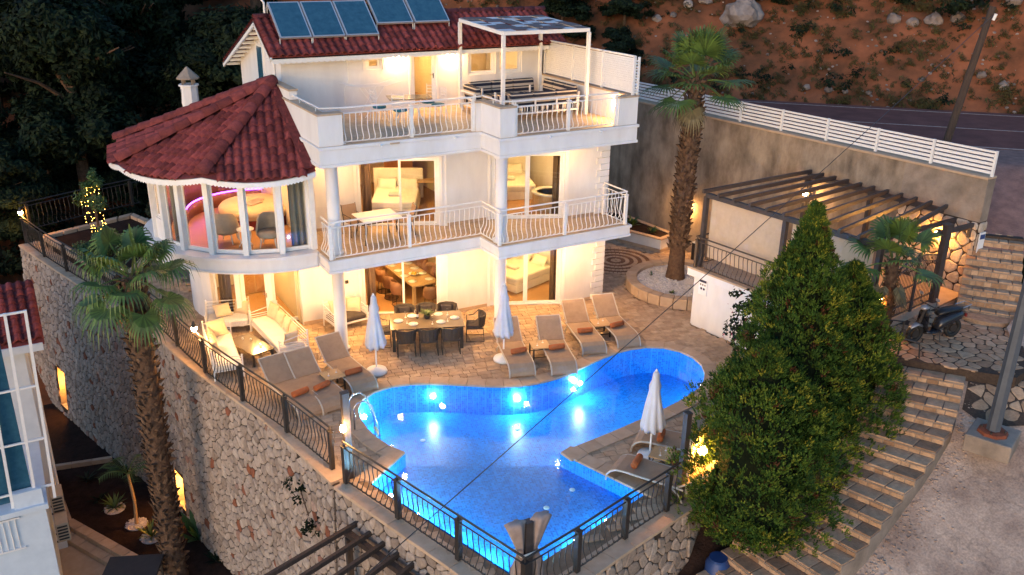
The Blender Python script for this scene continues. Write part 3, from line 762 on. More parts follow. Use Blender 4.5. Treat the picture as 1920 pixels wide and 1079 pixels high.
# ---- plan of the zig-zag front
F0, F1, F2, F3, F4, F5 = (-4.9,3.95), (-3.02,3.85), (-.45,2.58), (1.0,2.55), (3.38,1.45), (4.9,1.38)
LD1 = hypot(F2[0]-F1[0], F2[1]-F1[1]); LD2 = hypot(F4[0]-F3[0], F4[1]-F3[1])
for z0, z1, nm in ((-.02, 2.65, 'ground_floor_wall'), (Z1, 5.75, 'first_floor_wall')):
    zf = z0 if z0 > 0 else 0
    wall_seg(nm, 'white_plaster', F0, F1, z0, z1)
    wall_seg(nm, 'white_plaster', F1, F2, z0, z1, [(.12, LD1-.22, z0, zf+2.22)])
    wall_seg(nm, 'white_plaster', F2, F3, z0, z1)
    wall_seg(nm, 'white_plaster', F3, F4, z0, z1, [(.10, LD2-.14, z0, zf+2.22)])
    wall_seg(nm, 'white_plaster', F4, F5, z0, z1)
    wall_seg(nm, 'white_plaster', F5, (4.9,8.8), z0, z1)
    glazed('sliding_door', F1, F2, .12, LD1-.22, zf+.01, zf+2.22, 2, open_=(0,))
    glazed('sliding_door', F3, F4, .10, LD2-.14, zf+.01, zf+2.22, 2)
    # rooms behind
    wall_seg('room_wall', 'cream_wall', (1.05,2.8), (1.05,8.6), z0, z1, th=.12)
    wall_seg('room_wall', 'cream_wall', (-4.8,4.2), (-4.8,8.6), z0, z1, th=.12)
    wall_seg('room_wall', 'cream_wall', (4.7,8.6), (-6.9,8.6), z0, z1, th=-.15)
    for (x, y, r) in ((-1.8,4.9,.20), (3.0,4.0,.20)):
        MB().lathe([(r,0), (r,.06), (r*.6,.09)], (x, y, z1-.10), 14).build('ceiling_lamp', 'room_lamp', villa)
# skirting boards
for A, B in ((F0, F1), (F2, F3), (F4, F5)):
    mb = MB(); L = hypot(B[0]-A[0], B[1]-A[1]); seg_box(mb, A, B, .02, L-.02, .005, .11, -.02, -.001); mb.build('skirting', 'coping', villa)
    mb = MB(); seg_box(mb, A, B, .02, L-.02, Z1+.005, Z1+.09, -.02, -.001); mb.build('skirting', 'coping', villa)
# indoor floors
G = [(-4.7,4.1), (-3.0,4.0), (-.4,2.75), (1.0,2.72), (3.4,1.62), (4.72,1.55), (4.72,8.5), (-4.7,8.5)]
MB().prism(G, -.03, .006).build('room_floor', 'wood_floor', villa)
# quoins on the right corner
for z0, z1 in ((0.0, 2.62), (Z1+.02, 5.7)):
    k = 0; z = z0+.02
    while z < z1-.2:
        wdt = .36 if k % 2 else .50
        mb = MB(); mb.box((4.905-wdt/2, 1.372, z+.10), (wdt, .045, .19)); mb.build('quoin', 'white_plaster', villa, bevel=.008); z += .21; k += 1
# ---- slabs
SL1 = [(-4.83,1.14), (0,1.14), (0,0), (4.85,0), (4.85,8.7), (-4.83,8.7)]
def slab(poly, zb, zt, nm, tile=None):
    MB().prism(poly, zb+.07, zt-.03).build(nm, 'white_plaster', villa)
    MB().prism(offset_poly(ccw(poly), .045), zt-.10, zt-.012).build(nm+'_moulding', 'white_plaster', villa, bevel=.012)
    MB().prism(offset_poly(ccw(poly), .03), zb, zb+.085).build(nm+'_moulding', 'white_plaster', villa, bevel=.012)
    MB().prism(offset_poly(ccw(poly), -.02), zt-.014, zt).build('floor_tiles', tile or 'paver_floor', villa)
mat('paver_floor', (.50,.37,.24), (.40,.28,.17), .6, 5, .15, 40)
def floor_joints():
    m = MT['paver_floor']; t = m.node_tree; n = t.nodes; L = t.links; p = n['Principled BSDF']
    b = n.new('ShaderNodeTexBrick'); g = n.new('ShaderNodeNewGeometry'); L.new(g.outputs['Position'], b.inputs['Vector'])
    b.offset = 0; b.inputs['Scale'].default_value = 1; b.inputs['Brick Width'].default_value = .33; b.inputs['Row Height'].default_value = .33; b.inputs['Mortar Size'].default_value = .006
    b.inputs['Color1'].default_value = (.52,.39,.26,1); b.inputs['Color2'].default_value = (.44,.31,.19,1); b.inputs['Mortar'].default_value = (.28,.2,.13,1)
    L.new(b.outputs[0], p.inputs['Base Color'])
floor_joints()
slab(SL1, 2.65, Z1, 'balcony_slab')
MB().prism([(-4.7,4.1), (-3.0,4.0), (-.4,2.75), (1.0,2.72), (3.4,1.62), (4.72,1.55), (4.72,8.5), (-4.7,8.5)], Z1+.001, Z1+.012).build('room_floor', 'wood_floor', villa)
SL2 = [(-4.92,1.10), (-.02,1.10), (-.02,-.04), (4.85,-.04), (4.85,5.5), (-4.92,5.5)]
slab(SL2, 5.72, Z2, 'terrace_slab')
# ---- columns
for z0, z1 in ((0, 2.65), (Z1, 5.72)):
    for (x, y) in ((-4.45,1.62), (.30,.42)):
        MB().lathe([(.24,0), (.24,.10), (.185,.12), (.180,(z1-z0)*.5), (.175,z1-z0-.12), (.23,z1-z0-.10), (.23,z1-z0)], (x, y, z0), 20).build('column', 'white_plaster', villa, smooth=True)
        if z0 == 0: MB().lathe([(.245,0), (.245,.09)], (x, y, .001), 20).build('column_foot', 'coping', villa)
# ---- turret, ground floor
TC = (-5.1,6.9); TR = 2.55
def arc(c, r, a): return (c[0]+r*cos(radians(a)), c[1]+r*sin(radians(a)))
angs = [170, 190, 200, 211]
def ring_walls(c, r, alist, z0, z1, nm):
    for a, b in zip(alist, alist[1:]):
        wall_seg(nm, 'white_plaster', arc(c, r, a), arc(c, r, b), z0, z1, th=.18)
ring_walls(TC, TR, [150, 160, 170, 180, 190, 200, 211], -.02, 2.65, 'turret_wall')
for a, b, dr in ((211, 233, None), (234.5, 255, (0,)), (256, 277, None)):
    A, B = arc(TC, TR, a), arc(TC, TR, b); L = hypot(B[0]-A[0], B[1]-A[1])
    wall_seg('lintel', 'white_plaster', A, B, 2.32, 2.65, th=.18)
    glazed('turret_door' if dr else 'turret_window', A, B, 0, L, .01, 2.32, 1, fw=.07, door=dr, trim=0)
wall_seg('turret_wall', 'white_plaster', arc(TC, TR, 277), (-4.86,3.97), -.02, 2.65, th=.18)
for a in (211, 233.7, 255.5, 277.5):
    p = arc(TC, TR+.005, a); MB().box((p[0], p[1], 1.32), (.15,.15,2.64), radians(a)).build('turret_pillar', 'white_plaster', villa)
MB().prism([arc(TC, TR-.1, a) for a in range(150, 285, 9)]+[(-4.7,4.2), (-4.7,8.5), (-7.2,8.5)], -.03, .004).build('room_floor', 'wood_floor', villa)
MB().lathe([(.2,0), (.2,.06), (.1,.09)], (-5.8,6.4,2.54), 14).build('ceiling_lamp', 'room_lamp', villa)
# ---- turret, first floor
UC = (-5.25,5.65); UR = 3.42
sl = [arc(UC, 3.72, a) for a in range(140, 277, 5)]+[(-4.84,2.0), (-4.84,8.7), (-8.2,8.7)]
MB().prism(sl, 2.70, 3.00).build('turret_slab', 'white_plaster', villa)
MB().prism([arc(UC, 3.77, a) for a in range(140, 277, 5)]+[(-4.845,1.95), (-4.845,8.7), (-8.3,8.7)], 3.001, 3.10).build('turret_slab_moulding', 'white_plaster', villa, bevel=.015)
MB().prism([arc(UC, 3.75, a) for a in range(140, 277, 5)]+[(-4.845,1.97), (-4.845,8.7), (-8.25,8.7)], 2.63, 2.699).build('turret_slab_moulding', 'white_plaster', villa, bevel=.015)
MB().prism([arc(UC, 3.3, a) for a in range(140, 277, 5)]+[(-4.86,2.4), (-4.86,8.5), (-8,8.5)], 3.101, 3.115).build('turret_floor', 'wood_floor', villa)
PA = [183, 197, 211, 227.5, 244, 260.5, 276]
for i, (a, b) in enumerate(zip(PA, PA[1:])):
    A, B = arc(UC, UR, a), arc(UC, UR, b); L = hypot(B[0]-A[0], B[1]-A[1])
    zs = 3.12 if i > 0 else 3.75
    if i == 0: wall_seg('turret_parapet', 'white_plaster', A, B, 3.1, 3.75, th=.16)
    glazed('turret_window', A, B, 0, L, zs, 5.42, 1, fw=.055, trim=0)
    wall_seg('lintel', 'white_plaster', A, B, 5.42, 5.62, th=.16)
for a in PA:
    p = arc(UC, UR+.01, a); MB().box((p[0], p[1], 4.35), (.14,.15,2.5), radians(a)).build('turret_mullion', 'white_paint', villa)
ring_walls(UC, UR, [140, 150, 160, 171.5, 183], 3.1, 5.62, 'turret_wall')
wall_seg('turret_wall', 'white_plaster', (-6.9,8.62), arc(UC, UR, 140), 3.1, 5.62, th=.16)
for a, b in zip([140, 150, 160, 171.5], [150, 160, 171.5, 183]):
    A, B = arc(UC, UR-.19, a), arc(UC, UR-.19, b); mb = MB(); seg_box(mb, A, B, 0, hypot(B[0]-A[0], B[1]-A[1]), 3.12, 5.6, 0, .03); mb.build('wood_lining', 'wood_panel', villa)
p = arc(UC, UR, 276); wall_seg('turret_wall', 'white_plaster', p, (-4.84,3.95), 3.1, 5.7, th=.15)
MB().prism([arc(UC, UR-.05, a) for a in range(140, 277, 5)]+[(-4.86,2.6), (-4.86,8.5), (-8,8.5)], 5.625, 5.66).build('turret_ceiling', 'white_plaster', villa)
for (x, y) in ((-6.4,6.6), (-5.7,4.6), (-7.2,5.0)):
    MB().lathe([(.10,0), (.10,.04), (.05,.06)], (x, y, 5.55), 12).build('ceiling_lamp', 'turret_lamp', villa)
# ---- roof tiles
def tile_mesh(w=.235, l=.37):
    prof = [(-w/2, .0), (-w*.40, .002), (-w*.30, .042), (-w*.02, .076), (w*.26, .042), (w*.36, .002), (w/2, .0)]
    mb = MB(); n = len(prof)
    for y, dz in ((0, 0), (l, .042)):
        for x, z in prof: mb.v.append((x, y, z+dz))
    for x, z in prof: mb.v.append((x, l, z-.004))
    for i in range(n-1):
        mb.f.append((i, i+1, n+i+1, n+i)); mb.f.append((n+i, n+i+1, 2*n+i+1, 2*n+i))
    me = mb.mesh('roof_tile'); me.materials.append(MT['roof_tile']); me.polygons.foreach_set('use_smooth', [True]*len(me.polygons)); return me
TILE = tile_mesh(); TILES = []
def lay(O, U, V, N, us, vs, keep):
    for j, v in enumerate(vs):
        for u in us:
            c = O+U*u+V*(v+.17)
            if keep(u, v, c): TILES.append(Matrix((U, V, N)).transposed().to_4x4() if False else Matrix.Translation(O+U*u+V*v+N*.02) @ Matrix((U, V, N)).transposed().to_4x4())
AP = Vector((-4.95,4.92,7.46)); EC = (-5.4,5.82); ER = 4.25; EZ = 5.55
EA = [-83, -124, -166, -208, -250]
E = [Vector((*arc(EC, ER, a), EZ)) for a in EA]
deck = MB()
EDGE = []
for k in range(len(E)-1):
    A, B = E[k], E[k+1]; N = (A-AP).cross(B-AP).normalized()
    if N.z < 0: N = -N
    U = (B-A).normalized(); V = N.cross(U)
    if V.z > 0: V = -V; 
    if U.cross(V).dot(N) < 0: U = -U
    L = (A-AP).dot(V)
    def plan_z(x, y): return AP.z-(N.x*(x-AP.x)+N.y*(y-AP.y))/N.z
    pts = []
    for i in range(9):
        a = EA[k]+(EA[k+1]-EA[k])*i/8; q = arc(EC, ER, a); pts.append(Vector((q[0], q[1], plan_z(*q))))
    for i in range(8): deck.quad(tuple(AP), tuple(pts[i]), tuple(pts[i+1]))
    EDGE += pts
    a1 = atan2(A.y-AP.y, A.x-AP.x); a2 = atan2(B.y-AP.y, B.x-AP.x)
    def keep(u, v, c, a1=a1, a2=a2):
        if hypot(c.x-EC[0], c.y-EC[1]) > ER-.08: return False
        m_ = .07/max(.3, hypot(c.x-AP.x, c.y-AP.y)); d = (atan2(c.y-AP.y, c.x-AP.x)-a2) % (2*pi); return m_ < d < (a1-a2) % (2*pi)-m_
    nU = 24; nV = int((L+.9)/.30)
    lay(AP, U, V, N, [(i-nU/2)*.235 for i in range(nU+1)], [j*.30 for j in range(nV)], keep)
rf = deck.build('turret_roof', 'roof_ridge', villa)
val = MB()
for i in range(len(EDGE)-1):
    a, b = EDGE[i], EDGE[i+1]
    for s_ in range(4):
        p = a.lerp(b, s_/4); q = a.lerp(b, (s_+1)/4); m_ = p.lerp(q, .5); z = Vector((0,0,1))
        val.quad(tuple(p-z*.02), tuple(p-z*.15), tuple(m_-z*.19), tuple(q-z*.15), tuple(q-z*.02))
val.build('scalloped_valance', 'white_paint', rf)
sof = MB()
for i in range(len(EDGE)-1):
    a, b = EDGE[i], EDGE[i+1]; c0 = Vector((*EC, 0)); f0 = lambda p: Vector((EC[0]+(p.x-EC[0])*.80, EC[1]+(p.y-EC[1])*.80, 5.62))
    sof.quad(tuple(a-Vector((0,0,.03))), tuple(b-Vector((0,0,.03))), tuple(f0(b)), tuple(f0(a)))
sof.build('soffit', 'white_paint', rf)
def ridge_run(P, Q, par, r=.115, step=.42):
    P, Q = Vector(P), Vector(Q); d = Q-P; n = int(d.length/step)
    me = MB(); m = MB(); k = 8
    Uv = d.normalized(); side = Uv.cross(Vector((0,0,1))).normalized(); up = side.cross(Uv)
    for (t, rr) in ((0, r*.92), (step*1.08, r*1.08)):
        for i in range(k+1):
            a = pi*i/k; m.v.append(tuple(side*cos(a)*rr+up*sin(a)*rr+Uv*t))
    for i in range(k): m.f.append((i, i+1, k+2+i, k+1+i))
    m.f.append(tuple(k+1+i for i in range(k+1)))
    ms = m.mesh('ridge_tile'); ms.materials.append(MT['roof_ridge']); ms.polygons.foreach_set('use_smooth', [True]*len(ms.polygons))
    for i in range(n): place(ms, 'ridge_tile', par, P+Uv*(i*d.length/n))
for k in (1, 2, 3, 4): ridge_run(AP+Vector((0,0,.10)), E[k]+Vector((0,0,.11)), rf, .19)
mb = MB(); a, b = AP+Vector((-.03,0,.09)), E[0]+Vector((-.16,0,.10)); mb.beam(tuple(a), tuple(b), .30, .03); mb.build('flashing', 'roof_ridge', rf)
# main roof
RX0, RX1 = -5.0, 5.35; RY, RZ = 6.42, 9.20; EY, EZ2 = 4.88, 8.26; BY, BZ = 11.1, 7.42
mr = MB(); mr.hexa([(RX0,EY,EZ2-.10), (RX1,EY,EZ2-.10), (RX1,RY,RZ-.10), (RX0,RY,RZ-.10), (RX0,EY,EZ2-.02), (RX1,EY,EZ2-.02), (RX1,RY,RZ-.02), (RX0,RY,RZ-.02)])
mr.hexa([(RX0,RY,RZ-.10), (RX1,RY,RZ-.10), (RX1,BY,BZ-.10), (RX0,BY,BZ-.10), (RX0,RY,RZ-.02), (RX1,RY,RZ-.02), (RX1,BY,BZ-.02), (RX0,BY,BZ-.02)])
main_roof = mr.build('main_roof', 'roof_ridge', villa)
O = Vector(((RX0+RX1)/2, RY, RZ)); V = Vector((0, EY-RY, EZ2-RZ)).normalized(); U = Vector((-1,0,0)); N = U.cross(V)
if N.z < 0: U = -U; N = U.cross(V)
Ls = hypot(EY-RY, EZ2-RZ)
lay(O, U, V, N, [(i-21.5)*.235 for i in range(44)], [Ls-.36-.30*j+.07 for j in range(6)], lambda u, v, c: True)
O2 = Vector((RX0+.12, RY, RZ)); V2 = Vector((0, BY-RY, BZ-RZ)).normalized(); U2 = Vector((1,0,0)); N2 = U2.cross(V2)
if N2.z < 0: U2 = -U2; N2 = U2.cross(V2)
lay(O2, U2, V2, N2, [U2.x*.235*i for i in range(3)], [.30*j for j in range(16)], lambda u, v, c: True)
ridge_run((RX0,RY,RZ+.03), (RX1,RY,RZ+.03), main_roof)
# verge boards, soffit rafters, scalloped fascia
mb = MB(); mb.beam((RX0+.03,EY,EZ2-.13), (RX0+.03,RY,RZ-.13), .06, .16); mb.beam((RX0+.03,RY,RZ-.13), (RX0+.03,BY,BZ-.13), .06, .16); mb.build('verge_board', 'white_paint', main_roof)
mb = MB(); mb.b2((RX0+.06,EY-.0,EZ2-.20), (RX1,EY+.05,EZ2-.06))
for i in range(60):
    x = RX0+.1+i*.172; mb.quad((x,EY-.003,EZ2-.195), (x+.02,EY-.003,EZ2-.23), (x+.086,EY-.003,EZ2-.25), (x+.15,EY-.003,EZ2-.23), (x+.172,EY-.003,EZ2-.195))
mb.build('scalloped_fascia', 'white_paint', main_roof)
for i in range(9):
    y = 6.7+i*.5; z = RZ-(y-RY)*.38-.16; MB().b2((RX0+.06,y,z-.10), (-4.5,y+.07,z)).build('rafter', 'white_paint', main_roof)
mb = MB(); mb.hexa([(RX0+.06,EY+.05,EZ2-.19), (RX1,EY+.05,EZ2-.19), (RX1,5.5,EZ2-.17), (RX0+.06,5.5,EZ2-.17), (RX0+.06,EY+.05,EZ2-.16), (RX1,EY+.05,EZ2-.16), (RX1,5.5,EZ2-.14), (RX0+.06,5.5,EZ2-.14)]); mb.build('soffit', 'white_paint', main_roof)
# tiles nearest the camera as single pieces
random.shuffle(TILES)
TILES.sort(key=lambda M: 0 if M.translation.z < 7.7 else 1)
turret_t = [M for M in TILES if M.translation.z < 7.7]; main_t = [M for M in TILES if M.translation.z >= 7.7]
print('tiles', len(turret_t), len(main_t))
turret_t.sort(key=lambda M: (M.translation-CAMP).length); main_t.sort(key=lambda M: (M.translation-CAMP).length)
for lst, n, par in ((turret_t, 200, rf), (main_t, 100, main_roof)):
    for M in lst[:n]: place(TILE, 'roof_tile', par, M=M)
    mb = MB(); vs = [v.co.copy() for v in TILE.vertices]; fs = [tuple(p.vertices) for p in TILE.polygons]
    for M in lst[n:]: mb.add([M @ v for v in vs], fs)
    if lst[n:]: mb.build('roof_tiles', 'roof_tile', par, smooth=True, kind='stuff')
# ---- chimney on the turret roof
ch = MB().lathe([(.27,0), (.25,1.25), (.30,1.26), (.30,1.31)], (-7.0,6.9,6.0), 8).build('chimney', 'white_plaster', rf)
for k in range(4):
    a = k*pi/2+.4; MB().box((-7.0+.2*cos(a), 6.9+.2*sin(a), 7.39), (.06,.06,.18)).build('chimney_pillar', 'raw_concrete', rf)
MB().lathe([(.34,0), (.34,.04), (.02,.36)], (-7.0,6.9,7.47), 8).build('chimney_cap', 'raw_concrete', rf)
# ---- top floor
yF = 5.40
T0, T1 = (-4.553,yF), (4.9,yF)
ux = lambda x: x+4.55
wall_seg('top_floor_wall', 'white_plaster', T0, T1, Z2, 8.14, [(ux(-1.86), ux(-1.28), 7.62, 8.06), (ux(-.30), ux(.62), Z2, 8.08), (ux(1.8), ux(2.85), 7.25, 8.08), (ux(2.9), ux(3.9), 7.25, 8.08)])
glazed('top_window', T0, T1, ux(-1.86), ux(-1.28), 7.62, 8.06, 1, trim=.09)
glazed('top_door', T0, T1, ux(-.30), ux(.62), Z2+.01, 8.08, 1, door=(0,), trim=.08)
glazed('top_window', T0, T1, ux(1.8), ux(2.85), 7.25, 8.08, 1, trim=0); glazed('top_window', T0, T1, ux(2.9), ux(3.9), 7.25, 8.08, 1, trim=0)
mb = MB(); gp = [(yF+.003,5.8), (10.4,5.8), (10.4,7.62), (RY,RZ-.12), (yF+.003,8.45)]
for x in (-4.55,):
    n = len(gp); k = len(mb.v); mb.v += [(x, y, z) for y, z in gp]+[(x+.2, y, z) for y, z in gp]
    mb.f += [tuple(range(n)), tuple(n+i for i in reversed(range(n)))]+[(i, (i+1) % n, n+(i+1) % n, n+i) for i in range(n)]
mb.build('gable_wall', 'white_plaster', villa)
g = MB(); g.b2((-4.60,7.20,6.75), (-4.552,7.95,8.35)); fr = g.build('gable_window', 'white_paint', villa)
MB().b2((-4.612,7.30,6.85), (-4.602,7.85,8.25)).build('pane', 'panel_blue', fr)
wall_seg('top_floor_wall', 'white_plaster', (4.9,yF), (4.9,10.4), Z2, 8.0)
wall_seg('room_wall', 'cream_wall', (-4.3,9.5), (4.8,9.5), Z2, 8.4); MB().b2((-4.35,5.6,8.13), (4.7,9.5,8.15)).build('room_ceiling', 'white_plaster', villa)
MB().b2((-4.35,5.6,Z2-.05), (4.7,9.5,Z2+.002)).build('room_floor', 'wood_floor', villa)
wall_seg('room_wall', 'cream_wall', (1.3,5.62), (1.3,9.4), Z2, 8.12, th=.1)
for (x, y) in ((.1,7.5), (3.0,7.4)): MB().lathe([(.16,0), (.16,.06), (.1,.08)], (x, y, 8.04), 12).build('ceiling_lamp', 'room_lamp', villa)
for x in (-.80, 1.16):    # globe wall lamps
    l = MB().b2((x-.05,yF-.05,7.86), (x+.05,yF-.001,8.0)); lo = l.build('wall_lamp', 'white_metal', villa); MB().ball((x,yF-.13,7.93), .085, 10).build('globe', 'lamp_white', lo)
# ---- parapets of the roof terrace
par = lambda a, b, z0=Z2, z1=7.12: (MB().b2((a[0],a[1],z0), (b[0],b[1],z1)).build('parapet', 'white_plaster', villa), MB().b2((a[0]-.03,a[1]-.03,z1+.001), (b[0]+.03,b[1]+.03,z1+.055)).build('parapet_cap', 'coping', villa, bevel=.01))
par((-4.90,1.12), (-4.22,1.36)); par((-4.90,1.36), (-4.68,5.38)); par((-4.88,3.6), (-4.66,5.38), 7.18, 7.42)
par((-.16,1.12), (.0,1.36)); par((0.0,.2), (.22,1.36)); par((0.0,-.02), (.50,.2)); par((4.12,-.02), (4.83,.2)); par((4.62,.2), (4.83,5.38))
# ---- balustrades
def baluster(m):
    P = [(0,.98), (.012,.86), (-.008,.70), (-.030,.52), (.0,.36), (.075,.22), (.085,.13), (.035,.055), (-.03,.05)]
    P = smooth_poly([(0, a, b) for a, b in P], 1)
    me = MB().tube([(0, -a, z*.94) for _, a, z in P], .0125, 5).mesh('baluster'); me.materials.append(MT[m])
    me.polygons.foreach_set('use_smooth', [True]*len(me.polygons)); return me
BAL = {'white_metal': baluster('white_metal'), 'iron': baluster('iron'), 'bronze_iron': baluster('bronze_iron')}
def balustrade(par_, pts, z, m, h=1.10, posts=(), spacing=.165, pw=.09, out=1, post_m=None):
    """rails follow pts, balusters share one mesh; out=+1 bellies to the right of the path"""
    L = plen(pts); k = max(2, int(L/spacing)); base = z
    for zz, w_ in ((h, .025), (h-.15, .017), (.055, .017)):
        MB().tube([(p[0], p[1], z+zz) for p in pts], w_, 6).build('rail', m, par_)
    for i in range(k):
        (p, d) = polyline_pt(pts, (i+.5)*L/k)
        if any(abs((i+.5)*L/k-s)*1.0 < pw*.7 for s in posts): continue
        o = place(BAL[m], 'baluster', par_, (p[0], p[1], z+.03), atan2(d[1], d[0]) + (0 if out > 0 else pi)); o.scale = (1, 1, (h-.17)/.94)
    for s in posts:
        (p, d) = polyline_pt(pts, min(max(s, .0), L)); a = atan2(d[1], d[0])
        pb = MB().box((0,0,(h-.13)/2), (pw,pw,h-.13)); pb.box((0,0,h-.10), (pw*1.25,pw*1.25,.03)); pb.box((0,0,h-.04), (.03,.03,.09))
        pb.build('post', post_m or m, par_, loc=(p[0], p[1], z), rz=a)
b1 = MB().b2((-4.7,1.22,Z1), (-4.6,1.30,Z1+.02)).build('balcony_balustrade', 'white_metal', villa)
LB = plen([(-4.74,1.22), (.07,1.22)])
balustrade(b1, [(-4.74,1.9), (-4.74,1.22)], Z1, 'white_metal', 1.08, posts=(.68,))
balustrade(b1, [(-4.74,1.22), (.07,1.22)], Z1, 'white_metal', 1.08, posts=(LB*.5,))
balustrade(b1, [(.07,1.22), (.07,.08)], Z1, 'white_metal', 1.08, posts=(1.12,))
balustrade(b1, [(.07,.08), (4.72,.08)], Z1, 'white_metal', 1.08, posts=(2.3, 4.62))
balustrade(b1, [(4.72,.08), (4.72,1.34)], Z1, 'white_metal', 1.08, posts=(1.22,))
b2_ = MB().b2((-4.2,1.2,Z2), (-4.12,1.28,Z2+.02)).build('terrace_balustrade', 'white_metal', villa)
balustrade(b2_, [(-4.22,1.22), (-.16,1.22)], Z2, 'white_metal', .98, posts=(2.05, 4.0))
balustrade(b2_, [(.50,.07), (4.12,.07)], Z2, 'white_metal', .98, posts=(1.85, .04, 3.58))
MB().tube([(-4.78,5.2,7.30), (-4.78,1.24,7.30), (-4.2,1.22,7.28)], .022, 6).build('parapet_handrail', 'white_metal', b2_)
MB().tube([(-.2,1.24,7.28), (.11,1.24,7.30), (.11,.08,7.30), (.55,.07,7.28)], .022, 6).build('parapet_handrail', 'white_metal', b2_)
for p in ((-4.78,4.4), (-4.78,3.0), (-4.78,1.6), (.11,.6)): MB().tube([(*p,7.15), (*p,7.30)], .012, 5).build('handrail_stay', 'white_metal', b2_)
# wall lights on the terrace parapet and balcony undersides
o = MB().b2((4.56,.75,6.72), (4.618,.87,6.92)).build('wall_lamp', 'lamp_white', villa)
for (x, y, z) in ((-2.2,2.6,5.66), (2.9,.75,5.66), (-3.9,3.0,5.66), (-2.7,1.55,2.59), (-1.2,1.55,2.59), (1.3,.35,2.59), (3.2,.4,2.59), (-6.2,3.0,2.57), (-4.0,2.6,2.59)):
    MB().lathe([(.07,0), (.07,.05)], (x, y, z), 10).build('ceiling_spot', 'spot_lamp' if z > 3 else 'terrace_spot', villa)
for (x, y, z) in ((-4.18,3.86,1.62), (-3.55,3.83,1.62)):
    pass
MB().b2((-3.48,3.80,1.20), (-3.38,3.855,1.30)).build('switch_plate', 'iron', villa)

# ---- pipes, wires and small fittings on the house
MB().tube([(4.96,1.62,5.7), (4.96,1.62,3.1), (4.98,1.62,2.6), (4.96,1.62,.1)], .035, 8).build('downpipe', 'white_metal', villa)
MB().tube([(-4.60,6.0,8.0), (-4.60,6.0,6.6)], .03, 8).build('downpipe', 'white_metal', villa)
MB().tube([(-6.75,6.7,6.45), (-6.4,6.4,6.75), (-6.1,6.6,6.78), (-5.9,6.2,6.98), (-6.2,5.9,6.90), (-5.7,5.7,7.05)], .010, 5).build('loose_wire', 'white_metal', rf)
MB().tube([(-7.27,6.7,7.2), (-7.32,6.6,6.8), (-7.25,6.5,6.4), (-7.4,6.2,6.25)], .010, 5).build('loose_wire', 'iron', rf)
MB().tube([(-2.45,5.385,7.95), (-2.45,5.385,7.35), (-2.6,5.385,7.1), (-2.6,5.385,6.6)], .012, 5).build('wall_cable', 'white_metal', villa)
MB().b2((-2.52,5.34,7.9), (-2.38,5.398,8.02)).build('junction_box', 'white_metal', villa)
for x in (-3.2,-.9,1.6,3.4): MB().tube([(x,1.05 if x < 0 else -.09,6.22), (x,.93 if x < 0 else -.21,6.2)], .025, 6).build('scupper', 'white_metal', villa)
MB().b2((-2.9,1.02,6.20), (-2.62,1.09,6.24)).build('drip_tray', 'coping', villa)
# ================================================================ entrance landing, stairs, gate, pergola
LZ = 1.95
LP = [(6.0,-1.62), (6.30,-4.2), (6.80,-8.0), (9.95,-7.62), (11.66,-7.36), (11.24,-1.2)]
pav = thing('entrance_terrace', 'white walled raised entrance terrace with brown stone edge beside the pool', 'terrace')
MB().prism([(6.16,-1.80), (6.42,-4.2), (6.90,-8.0), (11.62,-7.34), (11.2,-1.36)], -.05, LZ-.28).build('wall', 'white_plaster', pav)
MB().prism(LP, LZ-.279, LZ-.06).build('slab', 'white_plaster', pav)
MB().prism(offset_poly(ccw(LP), .01), LZ-.059, LZ).build('floor_slab', 'coping', pav)
mb = MB(); seg_box(mb, (6.42,-4.2), (6.16,-1.80), 0, 2.41, .0, .10, -.015, -.001); mb.build('skirting', 'coping', pav)
# notice board on the white wall
sgn = thing('pool_notice', 'small white notice with dark pictograms on the white terrace wall', 'sign', (6.17,-2.02,1.42), atan2(-2.4,.26))
def face(o, m, x0, x1, z0, z1, d, par, nm):
    MB().b2((x0, -d, z0), (x1, -d+.004, z1)).build(nm, m, par)
MB().b2((-.0,-.012,-.30), (.34,-.0,.26)).build('board', 'sign_white', sgn)
face(None, 'sign_dark', .03, .31, .12, .20, .016, sgn, 'header')
for k in range(3): MB().tube([(.08+k*.09,-.013,.04), (.08+k*.09,-.017,.04)], .030, 12).build('pictogram', 'raw_concrete', sgn)
for k in range(2): MB().tube([(.12+k*.11,-.013,-.09), (.12+k*.11,-.017,-.09)], .042, 12).build('pictogram', 'sign_dark', sgn)
# railing at the edge of the terrace
rl = thing('iron_railing', 'bronze iron railing with curved bars on the white entrance terrace', 'railing')
balustrade(rl, [(6.14,-1.74), (6.40,-4.2), (6.88,-7.8)], LZ, 'bronze_iron', 1.0, posts=(.05, 3.2), out=1)
balustrade(rl, [(7.6,-1.64), (6.14,-1.74)], LZ, 'bronze_iron', 1.0, out=1)
# dark pergola with cream blinds
pg = thing('dark_pergola', 'dark metal pergola with cream blinds over the entrance terrace', 'pergola')
PZ = 4.25
A_ = Vector((6.30,-1.85)); B_ = Vector((6.93,-7.75)); Cc = Vector((11.20,-1.55)); D_ = Vector((11.50,-6.4))
for nm, p in (('post', A_), ('post', A_.lerp(B_, .5)), ('post', B_), ('post', Cc+Vector((-.15,.0))), ('post', Cc.lerp(D_, .5)+Vector((-.15,0)))):
    MB().box((p.x, p.y, (LZ+PZ)/2), (.13,.13,PZ-LZ)).build(nm, 'dark_metal', pg)
MB().beam((A_.x,A_.y,PZ+.05), (B_.x,B_.y,PZ+.05), .12, .14).build('beam', 'dark_metal', pg)
MB().beam((Cc.x-.15,Cc.y,PZ+.05), (D_.x-.15,D_.y,PZ+.05), .12, .14).build('beam', 'dark_metal', pg)
for i in range(11):
    t = i/10; p = A_.lerp(B_, t); q = Cc.lerp(D_, t); d = (q-p).normalized()
    p2 = p-d*.18; q2 = q-d*.05
    MB().beam((p2.x,p2.y,PZ+.18), (q2.x,q2.y,PZ+.18), .08, .11).build('rafter', 'dark_metal', pg)
